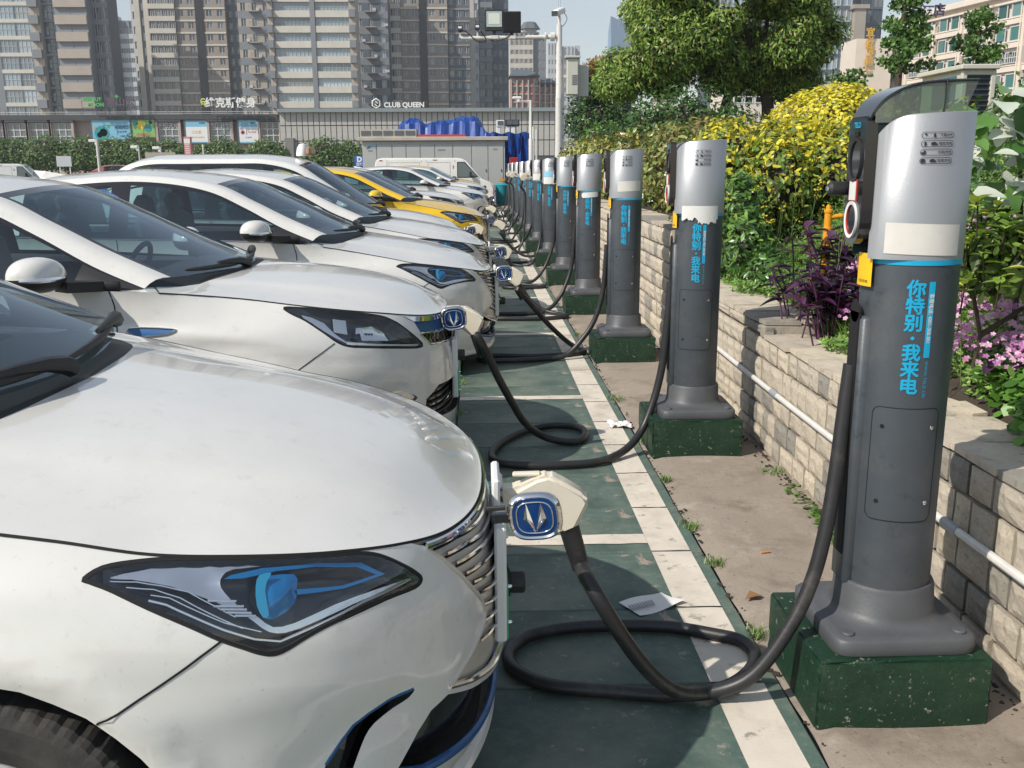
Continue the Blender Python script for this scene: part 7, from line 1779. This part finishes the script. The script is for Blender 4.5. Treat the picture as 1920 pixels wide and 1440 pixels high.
# round street trees along the podium
Yt = 98.
for k, (p, r_, zt, gg) in enumerate(((-20,2.4,250,0),(22,2.2,254,0),(84,2.6,249,1),(148,2.4,251,0),(197,2.0,256,1),(233,1.9,254,0),(270,2.0,255,1),(312,1.9,258,0),(372,1.6,268,1),(412,2.1,256,0),(494,2.2,258,1),(600,2.2,256,0),(652,1.7,261,1))):
    x = PX2X(p, Yt); zz = PZ(zt, Yt); root = empty('clipped_tree', (0,0,0)); lab = ['far left edge', 'left edge below the office tower', 'under the second podium window', 'left of the globe billboard', 'under the left half of the globe billboard', 'under the right half of the globe billboard', 'under the multicoloured billboard', 'under the lettered podium window', 'small one under the middle blue billboard', 'left of the right blue billboard', 'under the last podium window', 'left one in front of the grey annex', 'right one in front of the grey annex, by the cabin'][k]
    setp(root, 'round clipped street tree, ' + lab, 'tree', 'clipped trees along the podium'); e = [(x, Yt, zz-1.7, r_, r_*.8, 1.7), (x-r_*.4, Yt-.4, zz-2.3, r_*.7, r_*.6, 1.3), (x+r_*.5, Yt-.3, zz-2.2, r_*.65, r_*.6, 1.3)]
    m = MB(); m.tube([(x, Yt, 0), (x, Yt, zz-2.0)], .12, M_BARK, 6); m.build('trunk', root); foliage(root, 'crown', e, 3400, .32, [(.09,.17,.045),(.13,.22,.055),(.17,.27,.07),(.06,.11,.03)], lump=.14); core(e, root, 'crown_shade_core', .7)
# pale street furniture on the far left
def pole_thing(name, label, p, y0, y1, Y, r_=.06, cat='lamp post', extra=None):
    o = empty(name, (PX2X(p, Y), Y, 0)); setp(o, label, cat); m = MB(); m.lathe([(r_, 0), (r_, PZ(y0, Y))], M_PVC, 10); m.build('post', o)
    if extra: extra(o, PZ(y0, Y))
    return o
def camhead(o, z):
    m = MB(); m.box((-.30, 0, z-.08), (.5,.18,.2), M_WPL, bev=.03); m.box((-.1,0,z-.2), (.10,.10,.3), M_WPL); m.build('camera_head', o)
pole_thing('camera_post', 'white camera post in front of the clipped trees at the left', 175, 258, 310, 70, .10, extra=camhead)
pole_thing('camera_post', 'second small white camera post left of the red notice column', 294, 272, 310, 70, .07, extra=camhead); pole_thing('camera_post', 'thin white post with a crossbar near the globe billboard trees', 253, 270, 310, 70, .05, extra=camhead); pole_thing('thin_post', 'thin grey post right of the red notice column', 375, 268, 310, 70, .06, 'post')
o = empty('notice_column', (PX2X(347, 66), 66, 0)); setp(o, 'pink and white notice column standing before the street trees', 'sign'); m = MB(); m.box((0,0,PZ(275, 66)), (.42,.42,PZ(258, 66)-PZ(300, 66)), mat('notice_pink', (.62,.22,.22), .5)); m.box((0,-.215,PZ(262, 66)), (.40,.01,.3), M_WPL); m.build('panel', o); m = MB()
for k in range(5): m.box((0,-.216,PZ(268+4*k, 66)), (.28,.01,.05), M_WPL)
m.build('lettering', o)
o = empty('site_board', (PX2X(109, 60), 60, 0)); setp(o, 'pale board on two posts behind the cars at the far left', 'board'); m = MB(); m.box((0,0,PZ(298, 60)), (.88,.06,.62), M_TW); m.build('panel', o)
for s_ in (-.3,.3): m = MB(); m.box((s_,.05,PZ(310, 60)-.3), (.06,.06,1.6), M_PVC); m.build('leg', o)
o = empty('blue_parking_sign', (PX2X(670, 52), 52, 0)); setp(o, 'blue and white parking sign at the left end of the equipment cabin', 'sign'); m = MB(); m.box((0,0,PZ(301, 52)), (.52,.05,.55), mat('sign_blue', (.02,.12,.45), .4)); m.box((0,.04,1), (.05,.05,2), M_PVC); m.build('panel', o); text_flat('lettering', 'D', .36, M_SW, o, Matrix.Translation((0,-.03,PZ(299, 52)+.03)) @ Matrix.Rotation(R(90), 4, 'X'), .02); text_flat('lettering', '区域', .17, M_SW, o, Matrix.Translation((0,-.03,PZ(307, 52))) @ Matrix.Rotation(R(90), 4, 'X'), .005)
o = empty('low_fence', (PX2X(293, 58), 58, 0)); setp(o, 'grey low barrier panel behind the cars in front of the street trees', 'barrier'); m = MB(); m.box((0,0,PZ(288, 58)), (1.75,.08,.34), M_BGE); m.build('panel', o); m = MB()
for s_ in (-.8,.8): m.box((s_,.06,1.1), (.08,.08,2.2), M_BGE)
m.build('legs', o)
for (p, Y, lab) in ((5, 62, 'white minibus parked far off at the left frame edge'), ):
    v = copy_tree(van); v.location = (PX2X(p, Y)+2.2, Y, 0); v.rotation_euler = (0, 0, R(12)); setp(v, lab, 'van')
    for c in list(v.children):
        if c.name.startswith('lettering'): bpy.data.objects.remove(c)
for (p, Y, col, lab) in ((30, 66, (.03,.035,.05), 'dark saloon parked far off behind the nearest roofs at the left'), (225, 72, (.35,.06,.05), 'dark red car roof just visible below the street trees')):
    v = copy_tree(T1); v.location = (PX2X(p, Y)+2.2, Y, .35); v.rotation_euler = (0, 0, R(8)); setp(v, lab, 'car'); pm = m_paint('car_paint_%d' % p, col)
    for c in v.children:
        if c.type == 'MESH' and c.data.materials and c.data.materials[0] == YEL: c.data = c.data.copy(); c.data.materials[0] = pm
# equipment cabin
Yc = 44.5; x0, x1 = PX2X(676, Yc), PX2X(946, Yc); root = empty('equipment_cabin', ((x0+x1)/2, Yc, 0)); setp(root, 'grey metal transformer cabin with doors behind the white van', 'cabin'); w_ = x1-x0; zt = PZ(264, Yc)
M_CAB = mat('cabin_grey', (.40,.41,.40), .5, .1, var=.06, scale=1.2); M_EAV = mat('cabin_eave', (.42,.385,.33), .7, var=.15, scale=2); m = MB(); m.box((0, 1.2, zt/2), (w_, 2.3, zt), M_CAB); m.build('body', root)
m = MB(); m.box((0, 1.15, zt+.10), (w_+.30, 2.6, .17), M_EAV, bev=.02); m.build('roof_eave', root)
dx = [0,.65,1.35,1.98,2.62,3.28,4.1,4.95,5.7,6.4,6.75]; 
for a, b_ in zip(dx[:-1], dx[1:]):
    if b_ > w_: b_ = w_
    if b_-a < .1: continue
    q = MB(); q.box(((a+b_)/2-w_/2, .035, zt/2-.02), (b_-a-.035, .03, zt-.22), M_CAB, bev=.008); d_ = q.build('door', root); q = MB(); q.box((b_-.10-w_/2, .01, zt*.52), (.03,.03,.12), M_INK); q.build('handle', d_)
q = MB(); 
for s_ in range(3): q.bar((-w_/2+.18+.05*s_, .005, zt-.30), (-w_/2+.30+.03*s_, .005, zt-.24+.03*s_), .025, .01, M_NAVY)
q.build('bird_logo', root); TT = lambda x, z: Matrix.Translation((x, .005, z)) @ Matrix.Rotation(R(90), 4, 'X')
text_flat('lettering', '特来电', .12, M_CYAN, root, TT(-w_/2+.46, zt-.26), .002); text_flat('lettering', '箱变室', .07, M_INK, root, TT(-w_/2+.36, zt-.42)); text_flat('lettering', '低压配电柜', .07, M_INK, root, TT(.35, zt-.40)); text_flat('lettering', '高压室', .07, M_INK, root, TT(2.8, zt-.38))
q = MB(); q.add([(2.95,.004,.95),(3.2,.004,.95),(3.075,.004,1.18)], [(0,1,2)], M_ORG); q.build('warning_mark', root)
q = MB(); q.box((-2.05, .9, zt+.36), (2.55, 1.6, .34), M_EAV); 
for k in range(5): q.box((-2.05-1.0+.5*k, .09, zt+.36), (.42,.03,.20), M_FRD)
q.build('roof_vent', root); q = MB(); q.box((.35, .9, zt+.24), (2.2, 1.5, .10), M_REDP); q.build('red_roof_strip', root)
# blue tarpaulins
M_TARP = mat('blue_tarpaulin', (.010,.055,.27), .42, 0, var=.15, scale=2, bump=.01, bscale=3)
def tarp(label, ells, xr_, yr_, z0_, seed):
    rnd = random.Random(seed); nx, ny = 40, 9; vs = []; fs = []
    for j in range(ny+1):
        for i in range(nx+1):
            x = xr_[0]+(xr_[1]-xr_[0])*i/nx; y = yr_[0]+(yr_[1]-yr_[0])*j/ny; z = z0_
            for (cx, r_, h_) in ells: z = max(z, z0_+h_*max(0, 1-abs((x-cx)/r_)**3.6)*(1+.12*(x-cx))*(1-max(0, .35-j/ny)*1.2))
            z += .07*abs(math.sin(x*5+y*4+seed))+.05*abs(math.sin(x*9-y*6))-.05*abs(math.sin(x*14+y*2)); vs.append((x+rnd.uniform(-.03,.03), y+.05*math.sin(x*12), (z+rnd.uniform(-.05,.05)) if j else z0_-.2))
    for j in range(ny):
        for i in range(nx): q = j*(nx+1)+i; fs.append((q, q+1, q+nx+2, q+nx+1))
    m = MB(); m.add(vs, fs, M_TARP, False); return setp(m.build('blue_tarpaulin'), label, 'tarpaulin')
Yq = 47; tarp('rumpled blue tarpaulin heaped over the goods above the cabin roof', [(PX2X(770, Yq), .75, .72), (PX2X(822, Yq), .95, .62), (PX2X(870, Yq), 1.05, .80)], (PX2X(728, Yq), PX2X(925, Yq)), (46.6, 48.5), PZ(251, 47)-.05, 1)
m = MB(); nx, nz = 46, 16; vs = []; xa, xb = PX2X(890, 49), PX2X(994, 49)
for j in range(nz+1):
    for i in range(nx+1): x = xa+(xb-xa)*i/nx; z = PZ(250, 49)*j/nz+.02; vs.append((x, 49+.14*math.sin(i*.9+j*.25)+.06*math.sin(i*2.3-j*.7), z+.05*math.sin(i*.5)*(j/nz)))
m.add(vs, [(j*(nx+1)+i, j*(nx+1)+i+1, (j+1)*(nx+1)+i+1, (j+1)*(nx+1)+i) for j in range(nz) for i in range(nx)], M_TARP, True); m.box(((xa+xb)/2, 50, PZ(250, 49)/2-.1), (xb-xa-.3, 1.5, PZ(250, 49)-.3), M_TARP); setp(m.build('blue_tarpaulin'), 'blue tarpaulin hanging straight down right of the cabin', 'tarpaulin')
for p, y, dk in ((938, 232, 0), (955, 231, 1), (966, 231, 1)):
    q = MB(); q.box((0,0,0), (.42,.4,.34), M_WPL if not dk else M_PLAST, bev=.02); q.box((0,-.21,.02), (.30,.02,.22), M_FRD); q.box((-.1,0,-.45), (.22,.3,.6), M_WPL, bev=.03); o = q.build('vent_unit', None, (PX2X(p, 52), 52, PZ(y, 52))); setp(o, ['white angled vent unit above the blue tarpaulin, leftmost of three', 'black fronted vent unit, middle of the three above the tarpaulin', 'black fronted vent unit, rightmost of the three above the tarpaulin'][(938,955,966).index(p)], 'vent unit')
q = MB(); q.box((0,0,.98), (.34,.4,1.96), mat('cabinet_red', (.30,.015,.02), .4), bev=.02); q.box((0,-.21,1.0), (.10,.02,1.3), M_WPL); o = q.build('red_cabinet', None, (PX2X(963, 39), 39, 0)); setp(o, 'dark red cabinet with a white strip behind the farthest pillars', 'cabinet')
q = MB(); q.lathe([(.22,0),(.26,.1),(.27,.8),(.29,.82),(.2,.9),(0,.92)], M_TEAL, 16); o = q.build('green_bin', None, (PX2X(941, 40), 41.5, 0)); setp(o, 'teal bin beside the van bumper', 'bin')
# lamp and camera mast
Yl = 30.; root = empty('camera_mast', (2.47, Yl, 0)); setp(root, 'tall white mast with camera, floodlight arm and cabinet, rising behind the fifth pillar', 'mast'); za = PZ(69, Yl); zc = PZ(47, Yl)
m = MB(); m.lathe([(.115, .9), (.105, 3.6), (.108,3.62),(.098,3.66),(.085, zc)], M_PVC, 20); m.build('post', root)
m = MB(); m.tube([(0,0,za),(-.6,0,za-.01),(-2.95,0,za-.04)], [.075,.060,.055], M_PVC, 14); m.lathe([(.13,-.06),(.13,.06)], M_PVC, 16, c=(-.2,0,za), axis='X'); m.lathe([(.13,-.02),(.13,.02)], M_PVC, 16, c=(-.42,0,za), axis='X'); m.build('arm', root)
m = MB(); m.tube([(0,0,zc),(.0,0,zc+.16),(-.02,0,zc+.28)], .05, M_PVC, 10); m.box((-.02,-.12,zc+.36), (.20,.62,.17), M_WPL, rot=Matrix.Rotation(R(-25), 3, 'Z') @ Matrix.Rotation(R(16), 3, 'X'), bev=.03); m.box((-.18,-.42,zc+.26), (.16,.06,.14), M_BLK, rot=Matrix.Rotation(R(-25), 3, 'Z')); m.tube(catmull([(.1,.1,zc+.42),(.24,.1,zc+.2),(.12,.0,zc-.02),(.03,0,zc-.02)], 5), .010, M_INK, 6); m.build('camera', root)
m = MB(); m.tube([(-.02,.05,zc+.4),(-.02,.05,zc+1.4)], .006, M_PVCG, 5); m.tube([(.04,.05,zc+.4),(.04,.05,zc+1.2)], .005, M_PVCG, 5); m.build('antenna', root)
def flood(p, y, fl_, nm):
    x = PX2X(p, Yl)-2.47; z = PZ(y, Yl); m = MB(); m.box((x,-.05,z), (.56,.12,.60), M_PLAST, bev=.02)
    if fl_: m.box((x,-.115,z+.03), (.46,.02,.44), mat('flood_reflector', (.45,.50,.46), .15, .5), bev=.004); m.box((x,-.128,z+.04), (.33,.01,.30), mat('flood_lens', (.62,.66,.60), .2), bev=.002)
    else:
        for k in range(13): m.box((x-.25+.042*k,-.12,z), (.012,.05,.56), M_PLAST)
    m.box((x,0,z-.36), (.10,.12,.16), M_PLAST); m.box((x,0,za-.02), (.26,.16,.10), M_PVC, bev=.01); m.build(nm, root)
flood(928, 39, True, 'floodlight'); flood(960, 42, False, 'floodlight')
for p, y in ((897, 52), (865, 54)):
    x = PX2X(p, Yl)-2.47; z = PZ(y, Yl); m = MB(); m.box((x,-.05,z), (.16,.22,.17), M_BLK, bev=.02); m.box((x,0,z-.15), (.05,.05,.2), M_PVC); m.box((x,-.17,z+.02), (.10,.02,.06), M_WPL); m.build('small_camera', root)
m = MB()
m.tube(catmull([(-1.3,-.05,za+.30),(-1.55,-.08,za-.02),(-1.9,-.05,za-.12),(-2.1,0,za-.08)], 5), .018, M_INK, 6); m.tube(catmull([(-2.35,-.05,za+.15),(-2.2,-.06,za-.1),(-2.45,-.05,za-.14),(-2.8,-.05,za+.15),(-3.0,0,za+.12)], 5), .018, M_INK, 6); m.build('hanging_wire', root)
m = MB(); xe = PX2X(1072, Yl)-2.47; ze = PZ(145, Yl); m.box((xe,0,ze), (.34,.42,1.05), mat('box_cream', (.50,.50,.44), .5, var=.05), bev=.02); m.box((xe,0,ze+.56), (.46,.56,.06), MATS['box_cream'], bev=.01); m.box((xe+.34,.25,ze-.10), (.36,.30,.92), mat('box_cream2', (.44,.46,.42), .5), bev=.02); m.box((xe-.24,0,ze+.02), (.14,.06,.05), M_PVC); m.build('equipment_box', root)
m = MB()
for k in range(6): m.box((xe+.06,-.215,ze-.22+.05*k), (.16,.02,.018), M_FRD)
m.build('louvre', root); m = MB(); m.tube([(-.02+.13,-.0,ze-.5),(.13,0,ze+.45)], .018, M_PVC, 6); m.build('conduit', root)
Yl2 = 45; root = empty('camera_post', (PX2X(995, Yl2), Yl2, 0)); setp(root, 'thin white post with a small dome camera arm beside the blue tarpaulin', 'camera post'); zt2 = PZ(188, Yl2)
m = MB(); m.lathe([(.10,0),(.095,PZ(262, Yl2)),(.065,PZ(260, Yl2)),(.06, zt2)], M_PVC, 12); m.build('post', root); m = MB(); m.tube([(0,0,zt2-.05),(-.55,0,zt2-.05)], .03, M_PVC, 8); m.box((-.62,0,zt2+.10), (.42,.16,.12), M_WPL, bev=.03); m.box((-.55,0,zt2-.02), (.12,.12,.16), M_WPL, bev=.02); m.build('camera_head', root)
for p, yy in ((1000, 238), (1006, 243)): pole_thing('thin_post', 'thin white rail post right of the tarpaulin, %s' % ('taller one' if p == 1000 else 'shorter one'), p, yy, 300, 48, .05, 'post')
# distant ground-level greenery mass behind the annex end
# ================================================================ air
M_HZ = bpy.data.materials.new('air_haze'); M_HZ.use_nodes = True; nt = M_HZ.node_tree; nt.nodes.clear()
pv = nt.nodes.new('ShaderNodeVolumePrincipled'); pv.inputs['Density'].default_value = .0005; pv.inputs['Color'].default_value = (.86,.91,.97,1); pv.inputs['Anisotropy'].default_value = .2
ot = nt.nodes.new('ShaderNodeOutputMaterial'); nt.links.new(pv.outputs[0], ot.inputs['Volume'])
m = MB(); m.box((0, 540, 82), (900, 1160, 166.3), M_HZ); hz = m.build('haze'); setp(hz, kind='stuff')
bpy.context.view_layer.update()
